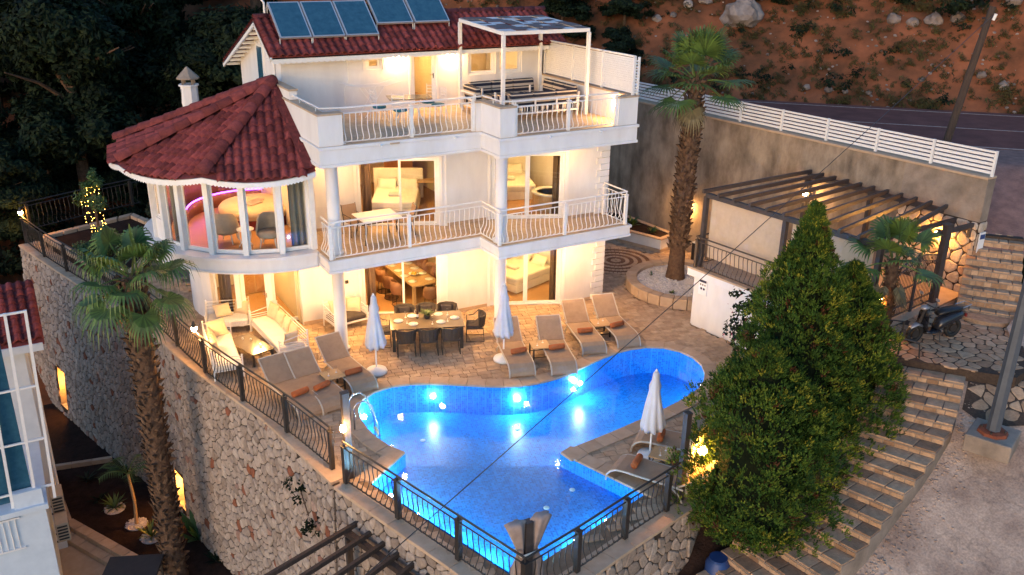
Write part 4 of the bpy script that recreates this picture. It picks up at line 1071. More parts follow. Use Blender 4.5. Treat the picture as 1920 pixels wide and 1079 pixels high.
for t0, t1 in ((.025,.475), (.53,.96)):
    p = A_.lerp(B_, t0); q = A_.lerp(B_, t1); off = Vector((.10,.01))
    mb = MB(); n = 14
    for i in range(n):
        a = p.lerp(q, i/n)+off*(1+.10*sin(i*1.9)); b = p.lerp(q, (i+1)/n)+off*(1+.10*sin((i+1)*1.9)); mb.quad((a.x,a.y,LZ+.35), (b.x,b.y,LZ+.35), (b.x,b.y,PZ-.03), (a.x,a.y,PZ-.03))
    o = mb.build('blind', 'shade_cloth', pg); sm = o.modifiers.new('thick', 'SOLIDIFY'); sm.thickness = .006
# lamps along the wall
def wall_lantern(label, p, m='lamp_warm', r=.075, n=(-1,0)):
    t = thing('wall_lantern', label, 'lamp', p)
    MB().b2((-.015-n[0]*.02,-.05,-.14), (.015-n[0]*.02,.05,.02)).build('bracket', 'iron', t)
    MB().lathe([(.02,.10), (.09,.06), (.095,.045)], (n[0]*.13, n[1]*.13, 0), 8).build('hood', 'iron', t)
    MB().ball((n[0]*.13, n[1]*.13, -.02), r, 8, 1.1).build('bulb', m, t)
    MB().tube([(0,0,.05), (n[0]*.06, n[1]*.06, .09), (n[0]*.13, n[1]*.13, .10)], .012, 5).build('arm', 'iron', t)
wall_lantern('round lamp on the concrete wall just right of the big palm trunk', (10.78,3.95,1.85), 'lamp_warm')
wall_lantern('bright lamp below the dark pergola on its rear post', (10.98,-1.68,3.75), 'lamp_white')
wall_lantern('glowing lantern on the stone pier beside the iron gate', (11.52,-6.35,3.62), 'lamp_amber', .10)
wall_lantern('small lantern on the pergola post near the little palm', (6.92,-7.86,2.95), 'lamp_amber', .065, (0,-1))
# gate
gt = thing('iron_gate', 'arched dark iron double gate at the end of the entrance terrace', 'gate', (7.95,-7.62,LZ), atan2(.32,2.25))
GL = 2.28
for x in (0, GL/2-.03, GL/2+.03, GL): MB().box((x,0,.82), (.055,.055,1.64+.18*(1-abs(x/GL*2-1)))).build('stile', 'dark_metal', gt)
for k in range(27):
    x = .07+k*(GL-.14)/26; h = 1.45+.22*sin(pi*x/GL); MB().tube([(x,0,.06), (x,0,h)], .011, 5).build('bar', 'dark_metal', gt)
for z in (.08, .32, .82): MB().beam((0,0,z), (GL,0,z), .03, .045).build('rail', 'dark_metal', gt)
MB().tube([(GL*i/14,0,1.43+.22*sin(pi*i/14)) for i in range(15)], .024, 6).build('arched_rail', 'dark_metal', gt)
MB().tube([(GL*i/14,.0,1.26+.22*sin(pi*i/14)) for i in range(15)], .018, 6).build('arched_rail', 'dark_metal', gt)
gp_ = thing('gate_post', 'tall dark gate post next to the lit stone pier', 'post', (10.28,-7.32,LZ)); MB().box((0,0,1.15), (.22,.16,2.3)).build('shaft', 'dark_metal', gp_); MB().box((0,0,2.33), (.27,.20,.06)).build('cap', 'dark_metal', gp_)
bm_ = thing('gate_canopy', 'short dark beams jutting from the stone pier above the gate', 'canopy', (10.3,-7.2,4.0))
for k in range(2): MB().beam((-.35,k*.55,.0), (1.35,k*.55,.05), .10,.12).build('beam', 'dark_metal', bm_)
for k in range(2): MB().box((1.25,k*.55,-.16), (.08,.08,.32)).build('bracket', 'dark_metal', bm_)
# plaque on the pier end
pl = thing('address_plaque', 'blue and white plaque on the dark end of the stone pier', 'sign', (11.86,-7.40,3.55)); MB().b2((-.13,-.035,-.3), (.13,-.005,.3)).build('plate', 'sign_white', pl); MB().b2((-.11,-.042,.1), (.11,-.036,.24)).build('panel', 'blue_plastic', pl)
# ---- crazy paving in front of the gate
cp = ccw([(6.85,-8.05), (10.2,-7.50), (10.03,-8.0), (10.5,-8.75), (11.0,-9.42), (9.7,-10.4), (8.7,-11.2), (7.85,-11.35), (7.20,-10.55), (6.62,-9.75), (6.1,-9.0)])
land = MB().prism(cp, .6, LZ-.02).build('gate_paving', 'step_mortar'); struct(land)
rng = random.Random(21)
cells = voronoi(5.9, 11.2, -11.5, -7.4, .36, .30, rng, gap=.014, inside=lambda x, y: inpoly(x, y, offset_poly(cp, -.10)))
build_stones(cells, lambda u, v, d: (u, v, LZ-.02+d*.5), land, 'paving_stone', 'step_stone', rng, lambda c: 0)
apron = ground_patch('paving_apron', 'step_mortar', [(7.2,-10.6), (7.85,-11.35), (8.7,-11.2), (8.9,-12.0), (7.6,-12.3), (6.6,-11.6), (6.5,-11.0)], lambda x, y: H_right(x, y), .3, .03)
cells = voronoi(6.3, 9.0, -12.4, -10.5, 0.32, .28, rng, gap=.018, inside=lambda x, y: inpoly(x, y, [(7.3,-10.75), (7.85,-11.4), (8.6,-11.3), (8.7,-11.8), (7.6,-12.1), (6.8,-11.6), (6.7,-11.15)]))
build_stones(cells, lambda u, v, d: (u, v, H_right(u, v)+.025+d*.5), apron, 'paving_stone', 'step_stone', rng, lambda c: 0)
# ---- long flight down to the left
def flight(name, label, R, ang, W, n, z0, dz, seed, zlow):
    st = thing(name, label, 'stairs'); rng = random.Random(seed)
    Rl = plen(R)
    secs = []
    for i in range(n+1):
        (p, d) = polyline_pt(R, Rl*i/n); a = radians(ang[0]+(ang[1]-ang[0])*i/n); w = W[0]+(W[1]-W[0])*i/n
        secs.append((Vector(p), Vector(p)+Vector((cos(a), sin(a)))*w))
    for i in range(n):
        z = z0+dz*(i+1); (r0, l0), (r1, l1) = secs[i], secs[i+1]
        lo = min(z, z+dz)-.5
        MB().prism([tuple(r0), tuple(r1), tuple(l1), tuple(l0)], zlow(z), z-.035).build('step', 'raw_concrete', st)
        k = rng.choice((4, 5, 5)); cuts = [0]+sorted((j+rng.uniform(-.18, .18))/k for j in range(1, k))+[1]
        for a, b in zip(cuts, cuts[1:]):     # tread slabs
            g = .010
            q = [r0.lerp(l0, a), r0.lerp(l0, b), r1.lerp(l1, b), r1.lerp(l1, a)]; c = sum(q, Vector((0,0)))/4
            q = [c+(p-c)*(1-g*2/max(.1, (p-c).length)) for p in q]
            MB().prism([tuple(p) for p in q], z-.05, z+rng.uniform(-.004, .006)).build('tread_stone', 'step_stone', st, bevel=.008)
        fr, fl = (r1, l1) if dz < 0 else (r0, l0)
        nrm = ((r1-r0)+(l1-l0)).normalized()*(1 if dz < 0 else -1); h = abs(dz)
        k = rng.choice((7, 8, 9)); cuts = [0]+sorted((j+rng.uniform(-.2, .2))/k for j in range(1, k))+[1]
        for a, b in zip(cuts, cuts[1:]):     # riser stones
            p, q = fr.lerp(fl, a+.006), fr.lerp(fl, b-.006); t = nrm*.018
            MB().prism([tuple(p-t*.5), tuple(q-t*.5), tuple(q+t), tuple(p+t)], z-h+.012, z-.06).build('riser_stone', 'step_stone', st)
    return st
flight('stone_stairway', 'long weathered stone stairway descending past the cypress trees', [(7.20,-10.53), (5.79,-11.32), (4.6,-11.65), (3.37,-11.88), (2.22,-12.1), (1.3,-12.15), (.2,-12.2), (-1.2,-12.3)], (128, 86), (1.85, 2.2), 20, LZ-.02, -.172, 31, lambda z: z-1.0)
fl2 = flight('stone_stairway', 'short stone stairs with rounded bottom step climbing beside the stone pier', [(11.08,-9.45), (12.0,-8.75), (13.0,-8.0)], (126, 130), (1.62, 1.4), 8, LZ-.03, .205, 33, lambda z: LZ-1.0)
mb = MB(); c0 = Vector((10.62,-8.70)); P = [tuple(c0+Vector((cos(radians(a)), sin(radians(a))))*r) for a, r in [(128,.85), (150,.80), (175,.72), (200,.68), (225,.68), (250,.70), (275,.76), (300,.85)]]
mb.prism(P, 1.5, LZ+.10); mb.build('rounded_step', 'step_stone', fl2, bevel=.03)
top = MB().prism([(13.0,-8.0), (12.1,-6.95), (13.3,-5.6), (14.6,-6.6)], 3.0, 3.63).build('stair_head_paving', 'step_mortar'); struct(top)
cells = voronoi(12, 14.6, -8, -5.6, .34, .30, rng, gap=.02, inside=lambda x, y: inpoly(x, y, [(12.95,-7.85), (12.25,-7.0), (13.3,-5.8), (14.4,-6.6)]))
build_stones(cells, lambda u, v, d: (u, v, 3.63+d*.5), top, 'paving_stone', 'step_stone', rng, lambda c: 0)
# small handrail by the scooter
hr = thing('handrail', 'bent black iron handrail at the top of the long stairway', 'handrail', (6.4,-9.15,LZ)); MB().tube([(0,0,0), (0,0,.9), (-.7,.55,.95), (-.75,.6,.1)], .025, 6).build('tube', 'iron', hr); MB().tube([(0,0,.45), (.25,-.35,.40), (.28,-.4,.0)], .022, 6).build('stay', 'iron', hr)
# ================================================================ iron railings on the stone wall
def lantern(label, x, y, z, m='lamp_warm'):
    t = thing('post_lantern', label, 'lamp', (x, y, z))
    MB().lathe([(.05,0), (.03,.04), (.03,.06)], (0,0,0), 8).build('neck', 'iron', t)
    MB().lathe([(.05,.06), (.085,.13), (.075,.20)], (0,0,0), 8).build('glass', m, t, smooth=True)
    MB().lathe([(.095,.20), (.05,.27), (.015,.36)], (0,0,0), 8).build('hood', 'iron', t)
r1 = thing('iron_railing', 'long dark iron railing with curved bars along the left stone wall', 'railing')
LR = plen(RAIL)
balustrade(r1, RAIL, .02, 'iron', 1.10, posts=[LR*k/10+.04 for k in range(11)], pw=.10, out=1, spacing=.17)
r2_ = thing('iron_railing', 'dark iron railing between pool and stone wall, lit blue from the water', 'railing')
balustrade(r2_, RAIL2, .02, 'iron', 1.05, posts=(.05, 1.9, 3.8, 5.6), pw=.11, out=1, spacing=.165)
r3 = thing('iron_railing', 'dark iron railing behind the infinity edge near the cypress', 'railing')
balustrade(r3, RAIL3, .02, 'iron', 1.05, posts=(1.4, 2.9, 4.3), pw=.11, out=1, spacing=.165)
r4 = thing('iron_railing', 'dark iron railing along the back of the upper left garden', 'railing')
balustrade(r4, [(-7.4,19.2), (-9.6,18.3), (-12.1,17.05)], .45, 'iron', 1.15, posts=(.4, 2.4, 4.9), pw=.10, out=1, spacing=.19)
lantern('lit lantern on a railing post beside the white garden sofa', -8.45, 2.4, 1.12)
lantern('orange lantern glowing at the far left corner of the railing', -12.1, 17.0, 1.12, 'lamp_amber')
lantern('unlit-looking white garden lantern left of the big near palm', -9.55, 8.4, 1.1, 'ceramic')
tp = thing('tall_post', 'tall dark square post standing on the wall beside the pool ladder', 'post', (-6.62,-4.86,0)); MB().box((0,0,1.08), (.15,.15,2.16)).build('shaft', 'dark_metal', tp)
MB().box((0,0,2.18), (.17,.17,.04)).build('cap', 'dark_metal', tp)
tl = thing('post_lamp', 'small bright lamp fixed to the tall dark post by the pool', 'lamp', (-6.74,-4.98,1.38)); MB().ball((0,0,0), .07, 8, 1.3).build('bulb', 'lamp_warm', tl); MB().box((.05,.05,0), (.07,.07,.06)).build('bracket', 'iron', tl)
tp2 = thing('tall_post', 'tall dark post beside the glowing wall behind the cypress', 'post', (-.52,-9.2,0)); MB().box((0,0,1.08), (.13,.13,2.16)).build('shaft', 'dark_metal', tp2); MB().box((0,0,2.18), (.15,.15,.04)).build('cap', 'dark_metal', tp2)
bk = thing('garden_wall', 'low cream wall lit by a lamp behind the cypress', 'wall', (-.40,-9.1,0), atan2(1.3,2.5)); MB().b2((.1,-.1,0), (2.6,.1,1.35)).build('wall_body', 'cream_wall', bk); MB().b2((.08,-.13,1.351), (2.62,.13,1.42)).build('wall_cap', 'coping', bk)
wall_lantern('orange lamp glowing through the cypress branches by the pool', (.05,-9.02,1.08), 'lamp_amber', .11, (0,-1))
cv = thing('tied_curtain_post', 'dark corner post with a gathered grey brown awning tied to it', 'post', (-5.02,-10.08,0))
MB().box((0,0,.80), (.15,.15,1.6)).build('shaft', 'dark_metal', cv)
for sx, a0 in ((-1, .2), (1, -.15)):
    mb = MB(); n = 18
    for z, rx, ry, off in ((.0,.10,.08,.24), (.6,.11,.09,.22), (.95,.06,.05,.14), (1.1,.09,.07,.17), (1.45,.16,.10,.24), (1.62,.20,.11,.28), (1.66,.14,.08,.26)):
        for i in range(n):
            t = 2*pi*i/n; w_ = 1+.22*sin(5*t+a0*9); mb.v.append((sx*off+rx*cos(t)*w_, ry*sin(t)*w_, z))
    for r in range(6):
        for i in range(n): mb.f.append((r*n+i, r*n+(i+1) % n, (r+1)*n+(i+1) % n, (r+1)*n+i))
    mb.f.append(tuple(6*n+i for i in range(n)))
    mb.build('gathered_awning', 'awning_fabric', cv, smooth=True)
MB().tube([(-.2,-.12,.95), (.2,-.12,.95), (.22,.12,.95), (-.22,.12,.95), (-.2,-.12,.95)], .02, 6).build('tie', 'linen', cv)
# ================================================================ planters in the courtyard
pr = thing('round_planter', 'low round stone planter of white pebbles around the tall palm', 'planter', (8.1,.75,0))
N_ = 28
for i in range(N_):
    a0, a1 = 2*pi*i/N_+.006, 2*pi*(i+1)/N_-.006
    MB().prism([(2.12*cos(a0),2.12*sin(a0)), (2.12*cos(a1),2.12*sin(a1)), (1.74*cos(a1),1.74*sin(a1)), (1.74*cos(a0),1.74*sin(a0))], -.03, .34).build('kerb_stone', 'coping', pr, bevel=.015)
MB().lathe([(1.75,-.02), (1.75,.22)], (0,0,0), 32).build('bed', 'pebble', pr)
mb = MB(); rng = random.Random(41)
for i in range(1500):
    r = 1.68*sqrt(rng.random()); a = rng.uniform(0, 2*pi)
    if r < .3: continue
    s_ = rng.uniform(.025, .055); mb.box((r*cos(a), r*sin(a), .225+rng.uniform(0,.02)), (s_*1.5, s_, s_*.8), rng.uniform(0, pi))
mb.build('pebbles', 'pebble', pr, kind='stuff')
bx = thing('planter_box', 'long cream planter box along the concrete wall behind the palm', 'planter')
q = [(9.25,8.4), (9.05,6.0), (9.70,4.10), (10.72,4.35), (10.5,8.4)]
MB().prism(q, -.03, .12).build('base', 'coping', bx); MB().prism(offset_poly(ccw(q), -.06), .121, .52).build('wall', 'white_plaster', bx)
inn = offset_poly(ccw(q), -.22)
for i in range(len(q)):
    qq = ccw(q); a, b = qq[i], qq[(i+1) % len(q)]; c, d = inn[(i+1) % len(q)], inn[i]; MB().prism([a, b, c, d], .521, .57).build('cap_stone', 'coping', bx)
MB().prism(inn, .50, .545).build('soil', 'dark_soil', bx)
bo = thing('bollard_light', 'short dark bollard with lit top by the white terrace corner', 'bollard', (9.95,2.45,0)); MB().box((0,0,.44), (.14,.14,.88)).build('body', 'iron', bo); MB().box((0,0,.90), (.14,.14,.03)).build('lens', 'ceramic', bo)
ez = thing('easel_table', 'small dark folding stand behind the right corner of the villa', 'stand', (6.6,4.6,0))
for a, b in (((-.2,-.2,0), (.12,.1,.85)), ((.2,-.2,0), (-.12,.1,.85)), ((0,.3,0), (0,-.05,.85))): MB().tube([a, b], .02, 5).build('leg', 'iron', ez)
MB().box((0,0,.87), (.75,.5,.04)).build('top', 'raw_concrete', ez)
# ================================================================ furniture
def strip_path(path, w, t, x0=None):
    """sheet of width w that follows (y,z) points, thickness t"""
    mb = MB(); n = len(path); x0 = -w/2 if x0 is None else x0
    for k, (y, z) in enumerate(path):
        a = path[max(0, k-1)]; b = path[min(n-1, k+1)]; d = Vector((b[0]-a[0], b[1]-a[1])).normalized(); nx, nz = -d.y*t, d.x*t
        if nz < 0: nx, nz = -nx, -nz
        mb.v += [(x0, y, z), (x0+w, y, z), (x0+w, y+nx, z+nz), (x0, y+nx, z+nz)]
    for k in range(n-1):
        for i in range(4): mb.f.append((k*4+i, k*4+(i+1) % 4, k*4+4+(i+1) % 4, k*4+4+i))
    mb.f += [(3,2,1,0), tuple((n-1)*4+i for i in range(4))]
    return mb
def make_lounger(label):
    t = thing('sun_lounger', label, 'sun lounger', group='sun loungers around the pool')
    seat = [(0,.34), (.4,.335), (.9,.34), (1.25,.35), (1.45,.33), (1.58,.26), (1.66,.16), (1.68,.06)]
    back = [(-.03,.35), (-.20,.46), (-.42,.63), (-.60,.79), (-.70,.86)]
    strip_path(seat, .66, .02).build('seat_sling', 'sling', t, smooth=False); strip_path(back, .66, .02).build('back_sling', 'sling', t)
    for x in (-.35, .35):
        MB().tube([(x, y, z) for y, z in [(-.18,.33)]+seat+[(1.68,0.0)]], .022, 6).build('side_rail', 'lounger_frame', t)
        MB().tube([(x, y, z+.01) for y, z in back], .02, 6).build('back_rail', 'lounger_frame', t)
        MB().tube([(x, .12,.33), (x,-.10,.16), (x,-.18,.0)], .02, 6).build('leg', 'lounger_frame', t)
    MB().tube([(-.35,-.70,.87), (.35,-.70,.87)], .02, 6).build('head_bar', 'lounger_frame', t)
    MB().tube([(-.35,-.12,.33), (.35,-.12,.33)], .018, 6).build('cross_bar', 'lounger_frame', t)
    MB().tube([(-.30,-.40,.61), (-.30,-.55,.26), (.30,-.55,.26), (.30,-.40,.61)], .014, 5).build('back_stay', 'lounger_frame', t)
    return t
LG = [((-6.75,-.22), (-6.49,-1.82), 'brown sling sun lounger nearest the iron railing, leftmost of the three', (-6.58,-1.15)),
      ((-6.05,-.18), (-5.85,-1.82), 'middle brown sun lounger of the three left of the pool', (-5.97,-1.08)),
      ((-5.0,.37), (-4.83,-1.23), 'brown sun lounger of the left three standing closest to the umbrella', (-4.94,-.69)),
      ((-.12,-.94), (-.62,-2.52), 'sun lounger right beside the closed grey umbrella in mid terrace', (-.28,-1.72)),
      ((1.05,-1.43), (.50,-3.0), 'second sun lounger from the mid terrace umbrella', (.83,-2.03)),
      ((2.48,-.72), (1.99,-2.35), 'sun lounger left of the small table near the villa corner', (2.23,-1.46)),
      ((3.61,-.8), (3.24,-2.40), 'rightmost sun lounger on the far side of the pool', (3.36,-1.56)),
      ((-.35,-9.0), (-1.15,-7.62), 'flat sun lounger on the near deck beside the cypress', (-.86,-8.05)),
      ((1.05,-8.15), (.10,-7.0), 'sun lounger half hidden under the cypress behind the white umbrella', (.36,-7.42))]
first = None
for k, (j, f, lab, tw) in enumerate(LG):
    rz = atan2(f[1]-j[1], f[0]-j[0])-pi/2+.035*sin(k*3.1)
    if first is None: first = make_lounger(lab); o = first; o.location = (*j, 0); o.rotation_euler[2] = rz
    else: o = dup(first, lab, (*j, 0), rz)
    o.scale = (1.06, .98, 1)
    tr = thing('rolled_towel', 'rolled orange towel on the '+lab.split(',')[0].replace('brown ', ''), 'towel', (tw[0], tw[1], .45), rz+.12+.16*sin(k*2.3), 'rolled towels on the loungers')
    mb = MB(); n = 14; rr = .075
    for x, r in ((-.23,.3), (-.23,1), (-.1,1.05), (.1,1.05), (.23,1), (.23,.3)):
        for i in range(n): a = 2*pi*i/n; mb.v.append((x, rr*r*cos(a)*(1+.05*(i == 0)), rr*r*sin(a)))
    for r in range(5):
        for i in range(n): mb.f.append((r*n+i, r*n+(i+1) % n, (r+1)*n+(i+1) % n, (r+1)*n+i))
    mb.f += [tuple(reversed(range(n))), tuple(5*n+i for i in range(n))]
    mb.build('roll', 'towel', tr, smooth=True); MB().tube([(-.235,.0,.0), (-.237,.03,.02), (-.237,.0,.045), (-.237,-.035,.01), (-.237,.01,-.045)], .008, 4).build('fold', 'towel', tr)
def legs4(t, w, d, h, m, r=.02):
    for sx in (-1, 1):
        for sy in (-1, 1): MB().box((sx*(w/2-r), sy*(d/2-r), h/2), (2*r, 2*r, h)).build('leg', m, t)
def make_side_table(label):
    t = thing('side_table', label, 'side table', group='small tables between the loungers')
    legs4(t, .52, .52, .40, 'dark_leg'); MB().box((0,0,.415), (.54,.54,.03)).build('table_top', 'wood_light', t)
    for a, b in (((-.25,-.25), (.25,-.25)), ((-.25,.25), (.25,.25))): MB().beam((*a,.12), (*b,.12), .02,.02).build('stretcher', 'dark_leg', t)
    return t
wg = None
def glass_at(x, y, z, grp, lab):
    t = thing('wine_glass', lab, 'glass', (x, y, z), 0, grp)
    MB().lathe([(.032,0), (.03,.006), (.005,.012), (.005,.09)], (0,0,0), 8).build('stem', 'ceramic', t); MB().lathe([(.006,.09), (.035,.12), (.038,.16), (.03,.20)], (0,0,0), 8).build('bowl', 'clear', t, smooth=True)
st = None
for x, y, rz, lab, near in ((-5.50,-.55,.1,'small wooden table between the left loungers with drinks','left loungers'), (.50,-1.62,-.3,'small wooden table between the two mid terrace loungers','mid terrace loungers'), (3.02,-1.15,-.25,'small wooden table between the rightmost loungers','rightmost loungers'), (-.10,-8.05,.6,'small wooden table behind the near deck lounger by the cypress','near deck lounger')):
    if st is None: st = make_side_table(lab); st.location = (x, y, 0); st.rotation_euler[2] = rz
    else: dup(st, lab, (x, y, 0), rz)
    for dx, sd in ((-.12, 'left'), (.13, 'right')): glass_at(x+dx, y+dx*.4, .431, 'glasses on the table of the '+near, sd+' one of two stemmed glasses on the small table of the '+near)
# umbrellas
def make_umbrella(label):
    t = thing('closed_umbrella', label, 'umbrella', group='closed umbrellas')
    MB().lathe([(.30,0), (.31,.04), (.28,.10), (.10,.15), (.05,.18)], (0,0,0), 20).build('base', 'white_paint', t, smooth=True)
    MB().tube([(0,0,.15), (0,0,2.3)], .024, 10).build('pole', 'white_metal', t)
    mb = MB(); n = 48; prof = [(.05,2.36), (.085,2.30), (.10,2.12), (.15,1.98), (.135,1.85), (.20,1.5), (.26,1.15), (.30,.92), (.27,.80), (.05,.95)]
    for r, z in prof:
        for i in range(n):
            a = 2*pi*i/n; k = max(0, (2.3-z)/1.5); fl = .92+.26*min(1, k)*(abs(sin(4*a))-.5)+.06*sin(3*a+z*4)
            mb.v.append((r*fl*cos(a+.15*k), r*fl*sin(a+.15*k), z+.02*k*sin(8*a)))
    for r in range(len(prof)-1):
        for i in range(n): mb.f.append((r*n+i, (r+1)*n+i, (r+1)*n+(i+1) % n, r*n+(i+1) % n))
    mb.f.append(tuple(range(n))); mb.build('canopy', 'umbrella_cloth', t, smooth=True)
    MB().lathe([(.02,2.35), (.03,2.39), (.01,2.43)], (0,0,0), 8).build('finial', 'white_metal', t)
    return t
u0 = make_umbrella('closed grey umbrella in front of the left column and dining table'); u0.location = (-4.09,-.22,0)
dup(u0, 'closed grey umbrella in front of the right column beside loungers', (-.52,-1.26,0), 1.0); dup(u0, 'closed white umbrella on the near deck left of the cypress', (-.02,-7.50,0), 2.1, (1,1,.97))
# outdoor dining
DA = radians(-20.8); DC = Vector((-1.98,.93,0))
dt = thing('dining_table', 'outdoor dining table with brown glass top set with white plates', 'table', DC, DA)
legs4(dt, 2.12, 1.16, .72, 'dark_leg', .045); MB().box((0,0,.735), (2.2,1.24,.028)).build('table_top', 'table_glass', dt, bevel=.006)
MB().box((0,0,.695), (2.04,1.06,.05)).build('apron', 'dark_leg', dt)
def make_rattan(label, name='rattan_chair', grp='rattan chairs around the outdoor table'):
    t = thing(name, label, 'chair', group=grp)
    MB().box((0,0,.43), (.50,.50,.05)).build('seat', 'rattan', t, bevel=.015); MB().box((0,-.01,.485), (.46,.46,.07)).build('seat_cushion', 'cushion_dark', t, bevel=.03)
    mb = MB(); n = 9
    for z, r in ((.44,.27), (.62,.30), (.80,.31)):
        for i in range(n): a = radians(20+140*i/(n-1)); mb.v.append((r*cos(a), .02+r*.95*sin(a), z))
    for r in range(2):
        for i in range(n-1): mb.f.append((r*n+i, r*n+i+1, (r+1)*n+i+1, (r+1)*n+i))
    o = mb.build('backrest', 'rattan', t); sm = o.modifiers.new('thick', 'SOLIDIFY'); sm.thickness = .03
    MB().tube([(.31*cos(radians(a)), .02+.30*sin(radians(a)), .81 if 15 < a < 165 else .66) for a in (-40,-10,20,50,90,130,160,190,220)], .016, 6).build('top_rail', 'dark_leg', t)
    for i in range(7): a = radians(30+20*i); MB().tube([(.275*cos(a), .01+.265*sin(a)+.005, .44), (.325*cos(a), .02+.31*sin(a), .80)], .010, 4).build('cord', 'dark_leg', t)
    MB().box((0,.20,.62), (.36,.09,.30), M=Matrix.Rotation(-.18,3,'X')).build('back_cushion', 'cushion_dark', t, bevel=.04)
    for sx in (-1, 1): MB().tube([(sx*.24,-.23,.66), (sx*.25,-.25,.02), (sx*.25,.27,.02), (sx*.24,.24,.45)], .013, 5).build('leg_frame', 'dark_leg', t)
    return t
rc = None
for lab, x, y, rz in (('rattan chair on the pool side of the outdoor table, leftmost', -.66,-.72,pi), ('rattan chair on the pool side of the outdoor table, middle', .0,-.74,pi), ('rattan chair on the pool side of the outdoor table, rightmost', .66,-.72,pi), ('rattan chair on the villa side of the outdoor table, leftmost', -.62,.78,0), ('rattan chair on the villa side of the outdoor table, middle', .05,.80,0), ('rattan chair on the villa side of the outdoor table, rightmost', .70,.78,0), ('rattan chair at the left end of the outdoor table', -1.36,0,pi/2), ('rattan chair at the right end of the outdoor table, turned outward', 1.48,.05,-pi/2-.1)):
    p = DC+Matrix.Rotation(DA,3,'Z') @ Vector((x, y, 0))
    if rc is None: rc = make_rattan(lab); rc.location = p; rc.rotation_euler[2] = DA+rz; rc.scale = (1.05,)*3
    else: dup(rc, lab, p, DA+rz)
def make_plate(lab, grp):
    t = thing('plate', lab, 'plate', group=grp); MB().lathe([(.08,0), (.14,.012), (.15,.018), (.10,.012)], (0,0,0), 16).build('dish', 'ceramic', t, smooth=True); MB().lathe([(.05,.015), (.10,.024), (.105,.028), (.05,.02)], (0,0,0), 14).build('side_dish', 'ceramic', t, smooth=True); return t
pt = None
for x, y, w_ in ((-.85,.0,'at the left end'), (-.42,.32,'at the villa side, left of the plant'), (-.42,-.30,'at the pool side, left of the plant'), (.38,.36,'at the villa side, right of the plant'), (.42,-.24,'at the pool side, right of the plant'), (.86,.02,'at the right end')):
    p = DC+Matrix.Rotation(DA,3,'Z') @ Vector((x, y, .751)); lab = 'white plate on the outdoor dining table '+w_
    if pt is None: pt = make_plate(lab, 'plates on the outdoor dining table'); pt.location = p
    else: dup(pt, lab, p)
def leaf_tuft(mb, c, n, l, w, rng, up=.6, droop=.5):
    for _ in range(n):
        a = rng.uniform(0, 2*pi); e = rng.uniform(up*.4, up*1.3); L = l*rng.uniform(.6, 1.15); d = Vector((cos(a)*cos(e), sin(a)*cos(e), sin(e))); s_ = Vector((-sin(a), cos(a), 0))*w
        p0 = Vector(c); p1 = p0+d*L*.5; p2 = p0+d*L-Vector((0,0,droop*L*.35)); mb.add([p0-s_*.2, p0+s_*.2, p1+s_, p1-s_, p2], [(0,1,2,3), (3,2,4)])
p = DC+Matrix.Rotation(DA,3,'Z') @ Vector((.02,.12,.75)); fp = thing('potted_plant', 'leafy green plant in a pot at the centre of the outdoor table', 'plant', p)
MB().lathe([(.07,0), (.10,.06), (.09,.13)], (0,0,0), 12).build('pot', 'terracotta_dark', fp); mb = MB(); leaf_tuft(mb, (0,0,.12), 60, .28, .022, random.Random(2)); mb.build('leaves', 'plant_leaf', fp)
p = DC+Matrix.Rotation(DA,3,'Z') @ Vector((-.27,.15,.75)); wb = thing('wine_bottle', 'dark red wine bottle on the outdoor dining table', 'bottle', p); MB().lathe([(.037,0), (.037,.19), (.014,.24), (.014,.30)], (0,0,0), 10).build('body', 'bottle', wb, smooth=True); MB().lathe([(.0375,.05), (.0375,.14)], (0,0,0), 10).build('paper_label', 'ceramic', wb)
for x, y, w_ in ((-.62,.25,'behind the leftmost plate'), (-.6,-.2,'in front of the leftmost plate'), (.2,.3,'just right of the plant, villa side'), (.62,-.2,'in front of the rightmost plate'), (.66,.28,'behind the rightmost plate'), (.15,-.35,'just right of the plant, pool side')):
    p = DC+Matrix.Rotation(DA,3,'Z') @ Vector((x, y, .751)); glass_at(p.x, p.y, p.z, 'glasses on the outdoor dining table', 'stemmed glass on the outdoor table '+w_)
# garden sofas
def cushion(par_, c, d, M, m='cushion_beige', nm='cushion'):
    mb = MB(); n = 6
    for s_ in (-1, 1):
        for i in range(n+1):
            for j in range(n+1):
                u, v = i/n*2-1, j/n*2-1; b = (1-u**4)*(1-v**4); e = 1-.10*(1-abs(u))*abs(v)-.0
                mb.v.append(tuple(M @ Vector((u*d[0]/2*(1-.08*(1-v*v)*abs(u)), s_*d[1]/2*(.12+.88*sqrt(max(0, b))), v*d[2]/2*(1-.08*(1-u*u)*abs(v))))+Vector(c)))
    k = (n+1)**2
    for s_ in (0, 1):
        for i in range(n):
            for j in range(n): q = (s_*k+i*(n+1)+j, s_*k+(i+1)*(n+1)+j, s_*k+(i+1)*(n+1)+j+1, s_*k+i*(n+1)+j+1); mb.f.append(q if s_ == 0 else q[::-1])
    for i in range(n):
        for (a, b) in ((i*(n+1), (i+1)*(n+1)), (i*(n+1)+n, (i+1)*(n+1)+n), (i, i+1), (n*(n+1)+i, n*(n+1)+i+1)): mb.f.append((a, b, k+b, k+a))
    return mb.build(nm, m, par_, smooth=True)
